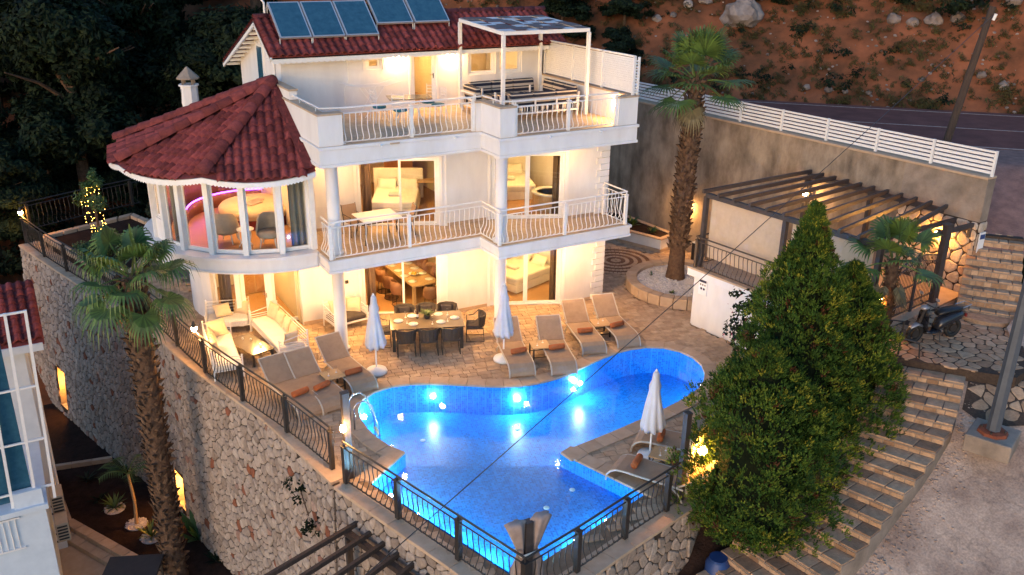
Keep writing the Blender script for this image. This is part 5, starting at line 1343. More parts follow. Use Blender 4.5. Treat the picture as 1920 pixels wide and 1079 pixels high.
def sofa(label, loc, rz, L, D, cush, H=.80, arms=(1, 1), grp='white metal garden sofas'):
    t = thing('garden_sofa', label, 'sofa', (*loc, 0), rz, grp); m = 'white_metal'
    for sx in (-1, 1):
        for sy in (-1, 1): MB().tube([(sx*L/2, sy*D/2, 0), (sx*L/2, sy*D/2, H if sy > 0 else H-.16)], .022, 6).build('post', m, t); MB().ball((sx*L/2, sy*D/2, H+.03 if sy > 0 else H-.13), .03, 8).build('finial', m, t)
    for k in range(6):
        z = .26+k*(H-.28)/5; MB().tube([(-L/2,D/2,z), (L/2,D/2,z)], .014, 5).build('back_bar', m, t)
        for sx in (-1, 1):
            za = .26+k*(H-.44)/5; MB().tube([(sx*L/2,-D/2,za), (sx*L/2,D/2,za if k < 5 else H-.04)], .014, 5).build('arm_bar', m, t)
    MB().tube([(-L/2,-D/2,.24), (L/2,-D/2,.24)], .018, 5).build('front_bar', m, t)
    MB().box((0,0,.25), (L-.06,D-.04,.03)).build('base_panel', 'white_metal', t); MB().box((0,-.02,.345), (L-.08,D-.08,.15)).build('mattress', 'linen', t, bevel=.04)
    for (x, y, tilt, yaw, s_) in cush: cushion(t, (x, y, .42+.22*s_), (.52*s_, .17, .48*s_), Matrix.Rotation(yaw,3,'Z') @ Matrix.Rotation(tilt,3,'X'))
    return t
sofa('long white metal garden sofa with cream mattress in front of the turret doors', (-5.95,3.0), -pi/2+.06, 2.6, .86, ((-1.0,.2,-.4,.2,1.05), (-.45,.24,-.35,0,.95), (.10,.24,-.35,-.1,.95), (.65,.24,-.3,.05,.9), (1.1,.0,-.3,-1.4,.9)))
sofa('white metal garden sofa with its back to the lantern railing', (-7.72,2.55), pi/2-.10, 2.4, .78, ((.95,.0,-.5,-1.2,1.1), (.5,.22,-.4,0,.9), (-.2,.22,-.4,.1,.9)))
sofa('small white metal garden sofa with fringed throw behind the coffee table', (-7.02,4.82), -.24, 1.3, .86, ((-.15,.0,-.9,.3,1.0), (.42,.12,-.4,-.5,.95)))
th = [t for t in bpy.data.objects if t.get('label', '').startswith('small white metal garden sofa with fringed')][0]
mb = strip_path([(-.46,.24), (-.45,.40), (-.38,.44), (.1,.445)], .75, .014, -.2); mb.build('throw', 'pebble', th)
sofa('white metal armchair with beige cushion half behind the left column', (-3.72,3.28), .12, 1.15, .80, ((-.2,.18,-.35,0,1.0), (.32,.08,-.35,-.7,.95)))
for o in bpy.data.objects:
    if o.get('label', '').startswith('white metal armchair'):
        for c in o.children:
            if c.name.startswith('mattress'): c.data.materials.clear(); c.data.materials.append(MT['cushion_dark'])
ct = thing('coffee_table', 'low glass topped coffee table between the white garden sofas', 'table', (-6.92,2.48,0), radians(14.5)); legs4(ct, .66, 1.38, .38, 'dark_leg', .025); MB().box((0,0,.395), (.70,1.44,.02)).build('table_top', 'table_glass', ct)
MB().box((0,0,.36), (.60,1.32,.04)).build('apron', 'dark_leg', ct)
for x, y, w_ in ((-7.05,2.9,'nearest the fringed sofa'), (-6.85,2.75,'in the middle'), (-6.72,2.15,'nearest the sun loungers')):
    cn = thing('candle_glass', 'small clear candle glass on the coffee table, '+w_, 'candle', (x, y, .406), 0, 'candle glasses on the coffee table'); MB().lathe([(.035,0), (.035,.09)], (0,0,0), 8).build('glass', 'clear', cn); MB().lathe([(.028,.005), (.028,.05)], (0,0,0), 8).build('wax', 'ceramic', cn)
# ---- balcony furniture
bt = thing('balcony_table', 'square cream topped table with dark legs on the first floor balcony', 'table', (-2.88,2.36,Z1), 0)
MB().box((0,0,.74), (1.22,.98,.03)).build('table_top', 'ceramic', bt)
for sx in (-1, 1):
    for sy in (-1, 1): MB().tube([(sx*.52,sy*.40,.73), (sx*.46,sy*.36,.5), (sx*.56,sy*.44,0)], .02, 6).build('leg', 'dark_leg', bt)
MB().beam((-.48,0,.5), (.48,0,.5), .025,.025).build('stretcher', 'dark_leg', bt)
def make_sling_chair(lab, loc, rz):
    t = thing('balcony_chair', lab, 'chair', loc, rz, 'dark balcony chairs'); MB().box((0,0,.44), (.48,.46,.03)).build('seat', 'sling', t); strip_path([(.22,.45), (.27,.66), (.33,.90)], .46, .02).build('backrest', 'sling', t)
    for sx in (-1, 1):
        MB().tube([(sx*.24,.34,.92), (sx*.24,.22,.45), (sx*.24,.28,0)], .014, 5).build('leg', 'dark_leg', t); MB().tube([(sx*.24,-.22,0), (sx*.24,-.22,.64), (sx*.24,.26,.64)], .014, 5).build('leg', 'dark_leg', t)
make_sling_chair('dark sling chair on the balcony, behind the table near the column', (-3.35,3.05,Z1+.001), .15); make_sling_chair('dark sling chair on the balcony, right of the cream table', (-1.95,2.45,Z1+.001), -pi/2-.2)
# ---- roof terrace furniture
rt = thing('terrace_table', 'glossy brown table on the roof terrace in front of the lamps', 'table', (-1.25,3.45,Z2), radians(-14)); MB().box((0,0,.72), (1.30,.80,.03)).build('table_top', 'table_glass', rt)
for sx in (-1, 1): MB().tube([(sx*.4,-.3,0), (sx*.25,0,.36), (sx*.4,.3,0)], .016, 5).build('leg', 'white_metal', rt); MB().tube([(sx*.25,0,.36), (sx*.4,0,.71)], .016, 5).build('leg', 'white_metal', rt)
def make_white_chair(lab):
    t = thing('terrace_chair', lab, 'chair', group='white metal chairs on the roof terrace'); MB().lathe([(.2,.42), (.21,.44), (.20,.48), (.12,.49)], (0,0,0), 12).build('seat', 'teal_seat', t, smooth=True)
    for sx in (-1, 1): MB().tube([(sx*.19,.20,.98), (sx*.18,.18,.43), (sx*.2,.24,0)], .012, 5).build('leg', 'white_metal', t); MB().tube([(sx*.16,-.16,.43), (sx*.22,-.2,0)], .012, 5).build('leg', 'white_metal', t)
    for z in (.62,.72,.82,.92): MB().tube([(-.19,.20,z), (0,.225,z+.015), (.19,.20,z)], .010, 5).build('slat', 'white_metal', t)
    return t
wc = None
for lab, x, y, rz in (('white metal chair at the left end of the roof terrace table, rear', -2.1,3.75,pi/2+.1), ('white metal chair at the left end of the roof terrace table, front', -1.75,2.95,pi*.75), ('white metal chair right of the roof terrace table, near the glass door', -.40,3.9,-pi/2+.5), ('white metal chair right of the roof terrace table, nearer the railing', -.32,3.35,-pi/2)):
    if wc is None: wc = make_white_chair(lab); wc.location = (x, y, Z2); wc.rotation_euler[2] = rz
    else: dup(wc, lab, (x, y, Z2), rz)
dr = thing('drying_rack', 'white folding laundry drying rack against the roof terrace wall', 'drying rack', (-1.95,4.75,Z2), .05)
for sx in (-1, 1):
    MB().tube([(-.35,sx*.25,0), (.35,sx*.25,.95)], .011, 5).build('leg', 'white_metal', dr); MB().tube([(.35,sx*.25,0), (-.35,sx*.25,.95)], .011, 5).build('leg', 'white_metal', dr); MB().tube([(-.95,sx*.27,1.05), (-.4,sx*.27,.95), (.4,sx*.27,.95), (.95,sx*.27,1.06)], .011, 5).build('frame', 'white_metal', dr)
for k in range(9): y = -.24+k*.06; MB().tube([(-.9,y,1.04), (-.4,y,.95), (.4,y,.95), (.9,y,1.05)], .004, 4).build('wire', 'white_metal', dr)
# white pergola with woven shade
wp = thing('white_pergola', 'white metal pergola with patchwork shade roof on the roof terrace', 'pergola')
PX0, PX1, PY0, PY1 = 1.22, 4.30, 2.0, 4.85; PZF, PZB = 8.94, 9.10
for x, y, z in ((PX0,PY0,PZF), (PX1,PY0,PZF), (PX0,PY1,PZB), (PX1,PY1,PZB)): MB().b2((x-.05,y-.05,Z2), (x+.05,y+.05,z-.06)).build('post', 'white_metal', wp)
for a, b in (((PX0,PY0,PZF), (PX1,PY0,PZF)), ((PX0,PY1,PZB), (PX1,PY1,PZB)), ((PX0,PY0,PZF), (PX0,PY1,PZB)), ((PX1,PY0,PZF), (PX1,PY1,PZB)), (((PX0+PX1)/2,PY0,PZF), ((PX0+PX1)/2,PY1,PZB))):
    MB().beam((a[0],a[1],a[2]), (b[0],b[1],b[2]), .09,.11).build('beam', 'white_metal', wp)
mat('shade_mesh', (.16,.12,.12), (.13,.10,.10), .9, 5); mat('shade_pale', (.62,.62,.64), (.55,.55,.57), .8, 5)
rng = random.Random(5); nx, ny = 7, 8
for i in range(nx):
    for j in range(ny):
        if (i*3+j*2) % 5 < 2 and rng.random() < .8: m = 'shade_pale'
        else: m = 'shade_mesh'
        x0, x1 = PX0+(PX1-PX0)*i/nx, PX0+(PX1-PX0)*(i+1)/nx; ya, yb = PY0+(PY1-PY0)*j/ny, PY0+(PY1-PY0)*(j+1)/ny
        z = lambda y: PZF+.062+(PZB-PZF)*(y-PY0)/(PY1-PY0)+.02*sin(i*2.1+j)
        mb = MB().hexa([(x0,ya,z(ya)), (x1-.004,ya,z(ya)), (x1-.004,yb-.004,z(yb)), (x0,yb-.004,z(yb)), (x0,ya,z(ya)+.006), (x1-.004,ya,z(ya)+.006), (x1-.004,yb-.004,z(yb)+.006), (x0,yb-.004,z(yb)+.006)]); mb.build('shade_panel', m, wp)
# striped lounge under it
def stripes(m='x'):
    m = mat('striped', (.5,.42,.33), None, .9, 5); t = m.node_tree; n = t.nodes; L = t.links; p = n['Principled BSDF']
    tc = n.new('ShaderNodeTexCoord'); sp = n.new('ShaderNodeSeparateXYZ'); L.new(tc.outputs['Generated'], sp.inputs[0])
    cr = n.new('ShaderNodeValToRGB'); cr.color_ramp.interpolation = 'CONSTANT'; el = cr.color_ramp.elements
    seq = [(0,0), (.14,1), (.34,0), (.42,1), (.5,0), (.66,1), (.84,0), (.92,1)]
    while len(el) < len(seq): el.new(.5)
    for e, (q, c) in zip(el, seq): e.position = q; e.color = (.016,.018,.036,1) if c else (.50,.42,.33,1)
    L.new(sp.outputs[2], cr.inputs[0]); L.new(cr.outputs[0], p.inputs['Base Color'])
    m2 = m.copy(); m2.name = 'striped_seat'; MT['striped_seat'] = m2; t = m2.node_tree
    for l in list(t.links):
        if l.to_node.bl_idname == 'ShaderNodeValToRGB': t.links.remove(l)
    sp = [k for k in t.nodes if k.bl_idname == 'ShaderNodeSeparateXYZ'][0]; cr = [k for k in t.nodes if k.bl_idname == 'ShaderNodeValToRGB'][0]; t.links.new(sp.outputs[0], cr.inputs[0])
stripes()
def striped_sofa(label, loc, rz, L, ncu, D=.80, arms=True, back=True):
    t = thing('striped_sofa', label, 'sofa', (*loc, Z2), rz, 'striped sofas under the white pergola'); m = 'white_metal'
    for sx in (-1, 1):
        for sy in (-1, 1): MB().box((sx*(L/2-.03), sy*(D/2-.03), .32), (.05,.05,.64)).build('leg', m, t)
    for z in (.22,.44,.63): MB().beam((-L/2,D/2,z), (L/2,D/2,z), .05,.05).build('back_rail', m, t)
    MB().beam((-L/2,-D/2,.22), (L/2,-D/2,.22), .05,.05).build('front_rail', m, t)
    for k in range(int(L/.7)+1): x = -L/2+.04+k*(L-.08)/int(L/.7); MB().box((x,D/2,.42), (.045,.045,.42)).build('upright', m, t)
    w = L/ncu
    for k in range(ncu):
        x = -L/2+w*(k+.5); MB().box((x,-.04,.32), (w-.02,D-.1,.16)).build('seat_cushion', 'striped_seat', t, bevel=.04)
        if back: MB().box((x,D/2-.17,.60), (w-.02,.18,.46), M=Matrix.Rotation(-.16,3,'X')).build('back_cushion', 'striped', t, bevel=.05)
    return t
striped_sofa('striped sofa with navy bands against the house windows under the pergola', (2.75,4.55), 0, 2.5, 3); striped_sofa('striped sofa along the louvered screen under the pergola', (4.05,3.55), -pi/2, 1.9, 3)
striped_sofa('striped sofa with its white railed back to the roof terrace balustrade', (2.75,2.35), pi, 2.45, 3, back=True); striped_sofa('short striped seat with white open frame at the left of the pergola', (1.45,4.0), pi/2, .95, 1)
# louvered screen
sc = thing('privacy_screen', 'white louvered privacy screen on the right parapet of the roof terrace', 'screen')
for y in (.12,1.75,3.45,5.2): MB().box((4.72,y,7.75), (.07,.07,1.15)).build('post', 'white_metal', sc)
for k in range(16):
    z = 7.24+k*.066
    for y0, y1 in ((.16,1.71), (1.79,3.41), (3.49,5.16)):
        MB().box((4.72,(y0+y1)/2,z), (.012,y1-y0,.062), M=Matrix.Rotation(.5,3,'Y')).build('slat', 'white_metal', sc)
MB().beam((4.72,.12,8.31), (4.72,5.2,8.31), .07,.05).build('top_rail', 'white_metal', sc)
mb = MB().b2((4.60,-.0,7.18), (4.68,.06,8.3)); mb.build('end_frame', 'white_plaster', sc); MB().b2((4.78,.0,7.18), (4.84,.06,8.3)).build('end_frame', 'white_plaster', sc)
for k in range(12): MB().box((4.73,.03,7.25+k*.085), (.10,.05,.03), M=Matrix.Rotation(.5,3,'X')).build('end_slat', 'white_paint', sc)
# solar panels
def solar(label, x0, x1, yb, zb, yt, zt, tilt=0):
    t = thing('solar_panel', label, 'solar panel', group='solar water panels on the roof')
    a, b = Vector((x0,yb,zb)), Vector((x1,yb,zb)); c, d = Vector((x1,yt,zt)), Vector((x0,yt,zt)); n = (b-a).cross(d-a).normalized()
    MB().hexa([a,b,c,d,a+n*.07,b+n*.07,c+n*.07,d+n*.07]).build('casing', 'alu', t); i = .045; u = (b-a).normalized()*i; v = (d-a).normalized()*i
    q = [a+u+v, b-u+v, c-u-v, d+u-v]; MB().hexa([p+n*.071 for p in q]+[p+n*.076 for p in q]).build('glass', 'panel_blue', t)
    for p, e in ((a, d), (b, c)): m_ = p.lerp(e, .98); MB().tube([m_, (m_.x, m_.y+.05, RZ-abs(m_.y+.05-RY)*.5)], .02, 5).build('stay', 'alu', t); m_ = p.lerp(e, .02); MB().tube([m_, (m_.x, m_.y, m_.z-.25)], .02, 5).build('stay', 'alu', t)
    return t
for k, (x0, x1, w) in enumerate(((-4.55,-3.58,'leftmost'), (-3.54,-2.53,'second from left'), (-2.49,-1.42,'third from left'))): solar('blue solar panel on the front roof slope, '+w, x0, x1, 5.25, 8.68, 6.4, 9.62)
for k, (x0, x1, w) in enumerate(((-1.32,-.08,'fourth from left and set higher'), (-.02,1.22,'rightmost of the row'))): solar('blue solar panel near the ridge, '+w, x0, x1, 5.62, 8.97, 6.8, 9.95)
pp = thing('water_pipe', 'white pipe rising beside the leftmost solar panel', 'pipe', (-4.62,6.45,9.1)); MB().tube([(0,0,0), (0,0,.55), (-.1,.05,.7), (-.1,.05,1.1)], .035, 8).build('tube', 'white_metal', pp)
# ================================================================ indoors
def bed(label, loc, rz, w=1.6, l=2.0, base='linen', zf=0, pillows=2, head='linen'):
    t = thing('bed', label, 'bed', (*loc, zf), rz); MB().box((0,0,.16), (w,l,.30)).build('base', base, t, bevel=.02); MB().box((0,-.02,.42), (w-.02,l-.04,.24)).build('mattress', 'linen', t, bevel=.07)
    MB().box((0,l/2+.05,.62), (w+.2,.10,1.05)).build('headboard', head, t, bevel=.03)
    for k in range(pillows): cushion(t, ((k-(pillows-1)/2)*.72, l/2-.30, .68), (.66,.20,.42), Matrix.Rotation(-.75,3,'X'), 'linen', 'pillow')
    mb = MB()
    for k in (0, 1): mb = MB(); n = 10; [mb.v.append((x, -.35+k*.13+.06*cos(2*pi*i/n), .60+.06*sin(2*pi*i/n))) for x in (-.2,.2) for i in range(n)]; [mb.f.append((i, (i+1) % n, n+(i+1) % n, n+i)) for i in range(n)]; mb.f += [tuple(range(n)), tuple(range(n, 2*n))]; mb.build('folded_towel', 'linen', t, smooth=True)
    return t
bed('white bed seen through the left sliding door of the first floor', (-1.15,5.0), radians(-28), 1.5, 2.1, zf=Z1+.013)
bed('white bed seen through the right sliding door of the first floor', (3.2,5.1), radians(-20), 1.7, 2.1, zf=Z1+.013)
bed('white bed seen through the right sliding door of the ground floor', (3.15,4.15), radians(-72), 1.7, 2.1, zf=.007)
bed('bed with pillows behind the top floor window', (2.6,7.2), pi/2, 1.5, 2.0, zf=Z2+.01)
tb = thing('bathtub', 'white corner tub in wooden slat surround behind the right first floor glass', 'bathtub', (3.55,2.75,Z1+.013)); MB().lathe([(.62,0), (.62,.55)], (0,0,0), 20).build('surround', 'wood_light', tb); MB().lathe([(.66,.55), (.66,.60), (.50,.60), (.45,.35), (.2,.3)], (0,0,0), 20).build('shell', 'tub', tb, smooth=True)
dk = thing('wooden_desk', 'wooden desk behind the left first floor glass pane', 'desk', (.35,5.3,Z1+.013), -.4); MB().box((0,0,.74), (1.1,.5,.04)).build('top', 'wood_light', dk); MB().box((.35,0,.36), (.38,.48,.70)).build('drawers', 'wood_light', dk); MB().box((-.5,0,.36), (.04,.48,.70)).build('side', 'wood_light', dk)
wardrobe = thing('wood_panel_wall', 'brown wooden wall panel beside the first floor bed', 'panel', (-.35,6.6,Z1+.013), -.48); MB().b2((-.5,0,0), (.5,.06,2.4)).build('board', 'wood_panel', wardrobe)
it = thing('indoor_dining_table', 'long wooden dining table laid with plates inside the ground floor room', 'table', (-.78,4.9,.007), .03); MB().box((0,0,.74), (.98,2.6,.05)).build('table_top', 'wood_light', it); legs4(it, .9, 2.4, .72, 'wood_light', .05)
ip = None
for k, (x, y) in enumerate(((-.3,-.9), (.3,-.95), (-.32,-.3), (.32,-.35), (-.3,.3), (.3,.25), (-.3,.85), (.3,.8))):
    lab = 'white plate on the indoor dining table, '+('left', 'right')[k % 2]+' side, '+('first', 'second', 'third', 'fourth')[k//2]+' from the near end'
    if ip is None: ip = make_plate(lab, 'plates on the indoor dining table'); ip.location = (-.78+x, 4.9+y, .775)
    else: dup(ip, lab, (-.78+x, 4.9+y, .775))
fb = thing('fruit_bowl', 'bowl of yellow fruit in the middle of the indoor dining table', 'bowl', (-.78,4.55,.775)); MB().lathe([(.08,0), (.17,.06), (.18,.07), (.1,.03)], (0,0,0), 14).build('dish', 'ceramic', fb, smooth=True)
mat('yellow_fruit', (.6,.36,.02), None, .5, 6); [MB().ball((.07*cos(a), .07*sin(a), .07), .045, 8).build('fruit', 'yellow_fruit', fb, smooth=True) for a in (0, 1.6, 3.1, 4.7)]
mat('leather_brown', (.24,.11,.05), (.17,.075,.035), .6, 6)
def tub_chair(lab, loc, rz):
    t = thing('indoor_chair', lab, 'chair', loc, rz, 'brown shell chairs at the indoor dining table'); mb = MB(); n = 9
    for z, r in ((.42,.24), (.46,.27), (.70,.29), (.88,.27)):
        for i in range(n): a = radians(-10+200*i/(n-1)); mb.v.append((r*cos(a), r*sin(a), z-(.16 if i in (0, n-1) and z > .6 else 0)))
    for r in range(3):
        for i in range(n-1): mb.f.append((r*n+i, r*n+i+1, (r+1)*n+i+1, (r+1)*n+i))
    o = mb.build('shell', 'leather_brown', t, smooth=True); sm = o.modifiers.new('t', 'SOLIDIFY'); sm.thickness = .03; MB().lathe([(.24,.42), (.25,.47), (.2,.5)], (0,0,0), 14).build('seat', 'leather_brown', t)
    MB().tube([(.24*cos(a*pi/5), .24*sin(a*pi/5), .015) for a in range(11)], .012, 5).build('ring', 'iron', t)
    for a in (.7,2.4,3.9,5.5): MB().tube([(.2*cos(a),.2*sin(a),.43), (.24*cos(a),.24*sin(a),.02)], .011, 5).build('leg', 'iron', t)
for k, (x, y, rz) in enumerate(((-1.55,4.1,pi/2), (-1.55,4.75,pi/2), (-1.55,5.4,pi/2), (-.02,4.3,-pi/2), (-.02,5.0,-pi/2), (-.02,5.7,-pi/2), (-.75,3.25,pi+.1))):
    tub_chair(('brown shell chair left of the indoor dining table, '+('nearest', 'middle', 'farthest')[k % 3], 'brown shell chair right of the indoor dining table, '+('nearest', 'middle', 'farthest')[k % 3], 'brown shell chair at the near end of the indoor dining table')[0 if k < 3 else 1 if k < 6 else 2], (x, y, .007), rz)
def curtain(label, A, B, z0, z1, m='curtain', amp=.05):
    t = thing('curtain', label, 'curtain'); A, B = Vector(A), Vector(B); d = (B-A).normalized(); n = Vector((-d.y, d.x)); k = max(12, int((B-A).length/.025)); mb = MB()
    for z in (z0, z1):
        for i in range(k+1): p = A.lerp(B, i/k)+n*amp*sin(i*.9)*(1 if z == z0 else .7); mb.v.append((p.x, p.y, z))
    for i in range(k): mb.f.append((i, i+1, k+2+i, k+1+i))
    o = mb.build('cloth', m, t, smooth=True); sm = o.modifiers.new('t', 'SOLIDIFY'); sm.thickness = .008
    MB().tube([(A.x,A.y,z1+.03), (B.x,B.y,z1+.03)], .015, 6).build('rod', 'white_metal', t)
dA = (Vector(F2)-Vector(F1)).normalized(); nA = Vector((-dA.y, dA.x)); dB = (Vector(F4)-Vector(F3)).normalized(); nB = Vector((-dB.y, dB.x))
for zf, fl in ((.01, 'ground'), (Z1+.02, 'first')):
    a = Vector(F1)+dA*.22+nA*.33; curtain('brown curtain at the left side of the left sliding door, %s floor' % fl, a, a+dA*.28, zf, zf+2.3); a = Vector(F3)+dB*.14+nB*.33; curtain('brown curtain at the left side of the right sliding door, %s floor' % fl, a, a+dB*.25, zf, zf+2.3); a = Vector(F3)+dB*2.15+nB*.33; curtain('brown curtain at the right side of the right sliding door, %s floor' % fl, a, a+dB*.25, zf, zf+2.3)
curtain('grey brown curtain at the left windows of the turret room', arc(UC,3.22,199), arc(UC,3.22,208), 3.13, 5.5, 'curtain_pale', .07); curtain('grey brown curtain at the right end of the turret windows', arc(UC,3.22,266), arc(UC,3.22,275), 3.13, 5.5, 'curtain_pale', .07); curtain('brown curtain in the ground floor turret window', arc(TC,2.35,214), arc(TC,2.35,226), .01, 2.5, 'curtain', .06)
rb = thing('round_bed', 'round bed with cream cover and red skirt inside the turret room', 'bed', (-5.62,5.75,3.12)); MB().lathe([(1.12,0), (1.10,.35)], (0,0,0), 32).build('skirt', 'red_cover', rb); MB().lathe([(1.14,.30), (1.14,.48), (1.05,.58), (.5,.60)], (0,0,0), 32).build('cover', 'cushion_beige', rb, smooth=True); MB().box((-.1,-.2,.62), (.5,.35,.05), .5).build('folded_towel', 'armchair_cloth', rb, bevel=.02); MB().box((.05,.05,.62), (.45,.25,.05), .5).build('folded_towel', 'armchair_cloth', rb, bevel=.02)
pw_ = thing('curved_wood_wall', 'curved brown wooden wall with purple light strips inside the turret room', 'panel')
for r0, z0, z1 in ((2.0,3.12,3.55), (2.5,3.12,4.5)):
    mb = MB(); n = 24
    for z in (z0, z1):
        for i in range(n+1): a = 20+150*i/n; mb.v.append((*arc((-5.7,5.9), r0, a), z))
    for i in range(n): mb.f.append((i, i+1, n+2+i, n+1+i))
    o = mb.build('panel', 'wood_panel', pw_, smooth=True); sm = o.modifiers.new('t', 'SOLIDIFY'); sm.thickness = .05
    MB().tube([(*arc((-5.7,5.9), r0-.04, 25+140*i/20), z1+.03) for i in range(21)], .02, 6).build('light_strip', 'led_purple', pw_)
MB().b2((-8.1,8.3,3.12), (-4.9,8.36,5.6)).build('panel', 'wood_panel', pw_)
def armchair(lab, loc, rz):
    t = thing('armchair', lab, 'armchair', loc, rz, 'pale armchairs in the turret room'); mb = MB(); n = 11
    for z, r in ((.32,.34), (.40,.37), (.62,.38), (.95,.33)):
        for i in range(n): a = radians(-15+210*i/(n-1)); e = 1-abs(i/(n-1)*2-1); mb.v.append((r*cos(a), r*sin(a), .32+(z-.32)*(.55+.45*min(1, e*2.2))))
    for r in range(3):
        for i in range(n-1): mb.f.append((r*n+i, r*n+i+1, (r+1)*n+i+1, (r+1)*n+i))
    o = mb.build('backrest', 'armchair_cloth', t, smooth=True); sm = o.modifiers.new('t', 'SOLIDIFY'); sm.thickness = .06; MB().lathe([(.32,.30), (.34,.36), (.30,.46), (.1,.48)], (0,0,0), 18).build('seat', 'armchair_cloth', t, smooth=True)
    for a in (.7,2.4,3.9,5.5): MB().tube([(.27*cos(a),.27*sin(a),.32), (.29*cos(a),.29*sin(a),.15), (.33*cos(a),.33*sin(a),.0)], [.03,.025,.015], 6).build('leg', 'white_paint', t)
armchair('pale armchair left of the little white table in the turret', (-6.95,3.95,3.12), pi*.8); armchair('pale armchair right of the little white table in the turret', (-5.95,3.05,3.12), -pi*.15)
lt = thing('round_table', 'little round white table between the turret armchairs', 'table', (-6.58,3.25,3.12)); MB().lathe([(.24,.52), (.25,.55)], (0,0,0), 18).build('top', 'white_paint', lt)
for a in (.5,2.6,4.7): MB().tube([(.18*cos(a),.18*sin(a),.52), (.2*cos(a),.2*sin(a),.3), (.14*cos(a),.14*sin(a),.12), (.22*cos(a),.22*sin(a),0)], .018, 6).build('leg', 'white_paint', lt)
cab = thing('sideboard', 'wooden sideboard behind the ground floor turret door', 'cabinet', (-5.3,7.6,.005), .1); MB().box((0,0,.45), (1.4,.45,.88)).build('body', 'wood_light', cab); MB().box((0,0,.91), (1.46,.5,.04)).build('top', 'wood_light', cab); [MB().box((x,-.235,.45), (.40,.02,.76)).build('door', 'wood_floor', cab) for x in (-.46,0,.46)]
for zb_, px, py, lab in ((Z1, 2.2, 7.6, 'first'), (0, 2.0, 6.9, 'ground')):
    pass
# ================================================================ vegetation
def rvec(rng):
    z = rng.uniform(-1, 1); a = rng.uniform(0, 2*pi); r = sqrt(1-z*z); return Vector((r*cos(a), r*sin(a), z))
def leaf(mb, p, n, l, w, rng, kink=.25):
    t = rvec(rng); t = (t-n*t.dot(n)); t.normalize(); s_ = n.cross(t)
    mb.add([p-t*l*.5, p+s_*w*.5-n*w*kink, p+t*l*.5, p-s_*w*.5-n*w*kink], [(0,1,2), (0,2,3)])
def crown(name, m, seed, blobs, per, l, w, shell=.55):
    """foliage: leaf-sized faces through several uneven clumps"""
    rng = random.Random(seed); mb = MB()
    for (cx, cy, cz, rx, rz) in blobs:
        k = int(per*rx*rx)
        subs = [rvec(rng)*rng.uniform(.45, .95) for _ in range(max(6, int(10*rx)))]
        for i in range(k):
            c = rng.choice(subs); d = rvec(rng)*(.42*rng.random()**.5); q = c+d
            p = Vector((cx+q.x*rx, cy+q.y*rx, cz+q.z*rz)); n = (q+rvec(rng)*.7+Vector((0,0,.35))).normalized()
            leaf(mb, p, n, l*rng.uniform(.6, 1.3), w*rng.uniform(.6, 1.3), rng)
    me = mb.mesh(name); me.materials.append(MT[m]); return me
def blobs_for(seed, h, r, n, low=.35):
    rng = random.Random(seed); out = [(0, 0, h*.78, r*.55, h*.20)]
    for i in range(n):
        a = 2*pi*i/n+rng.uniform(-.4, .4); z = h*rng.uniform(low, .86); k = rng.uniform(.45, .95)*r*(1.15-.6*(z/h-.3)); out.append((k*.62*cos(a), k*.62*sin(a), z, r*rng.uniform(.34, .5), h*rng.uniform(.10, .16)))
    return out
def trunk_mesh(h, r, seed, limbs=5):
    rng = random.Random(seed); mb = MB(); pts = [Vector((rng.uniform(-.08, .08)*h*.3*k, rng.uniform(-.08, .08)*h*.3*k, h*.72*k)) for k in (0, .25, .5, .75, 1)]
    pts[0] = Vector((0,0,-.6)); mb.tube(pts, [r*1.25, r, r*.82, r*.6, r*.3], 9)
    for i in range(limbs):
        k = rng.uniform(.4, .9); p = pts[2].lerp(pts[4], k); a = rng.uniform(0, 2*pi); L = h*rng.uniform(.18, .32); mb.tube([p, p+Vector((cos(a)*L*.5, sin(a)*L*.5, L*.35)), p+Vector((cos(a)*L, sin(a)*L, L*.55))], [r*.4, r*.25, r*.08], 6)
    me = mb.mesh('trunk'); me.materials.append(MT['bark']); return me
KIND = {}
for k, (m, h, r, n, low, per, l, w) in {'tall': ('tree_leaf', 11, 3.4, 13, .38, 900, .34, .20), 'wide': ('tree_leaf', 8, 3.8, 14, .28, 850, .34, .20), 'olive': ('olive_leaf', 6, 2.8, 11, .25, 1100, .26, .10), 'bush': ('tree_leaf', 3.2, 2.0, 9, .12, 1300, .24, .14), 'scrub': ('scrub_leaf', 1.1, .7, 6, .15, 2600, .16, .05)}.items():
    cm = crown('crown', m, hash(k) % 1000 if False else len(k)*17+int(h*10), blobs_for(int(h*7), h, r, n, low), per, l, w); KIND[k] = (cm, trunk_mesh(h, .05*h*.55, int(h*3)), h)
def tree(kind, name, label, x, y, s_=1.0, rz=0, group=None, z=None, cat='tree', sz=None):
    cm, tm, h = KIND[kind]; t = thing(name, label, cat, (x, y, (H(x, y) if z is None else z)), rz, group, (s_, s_, sz or s_))
    place(tm, 'trunk', t); place(cm, 'crown', t); return t
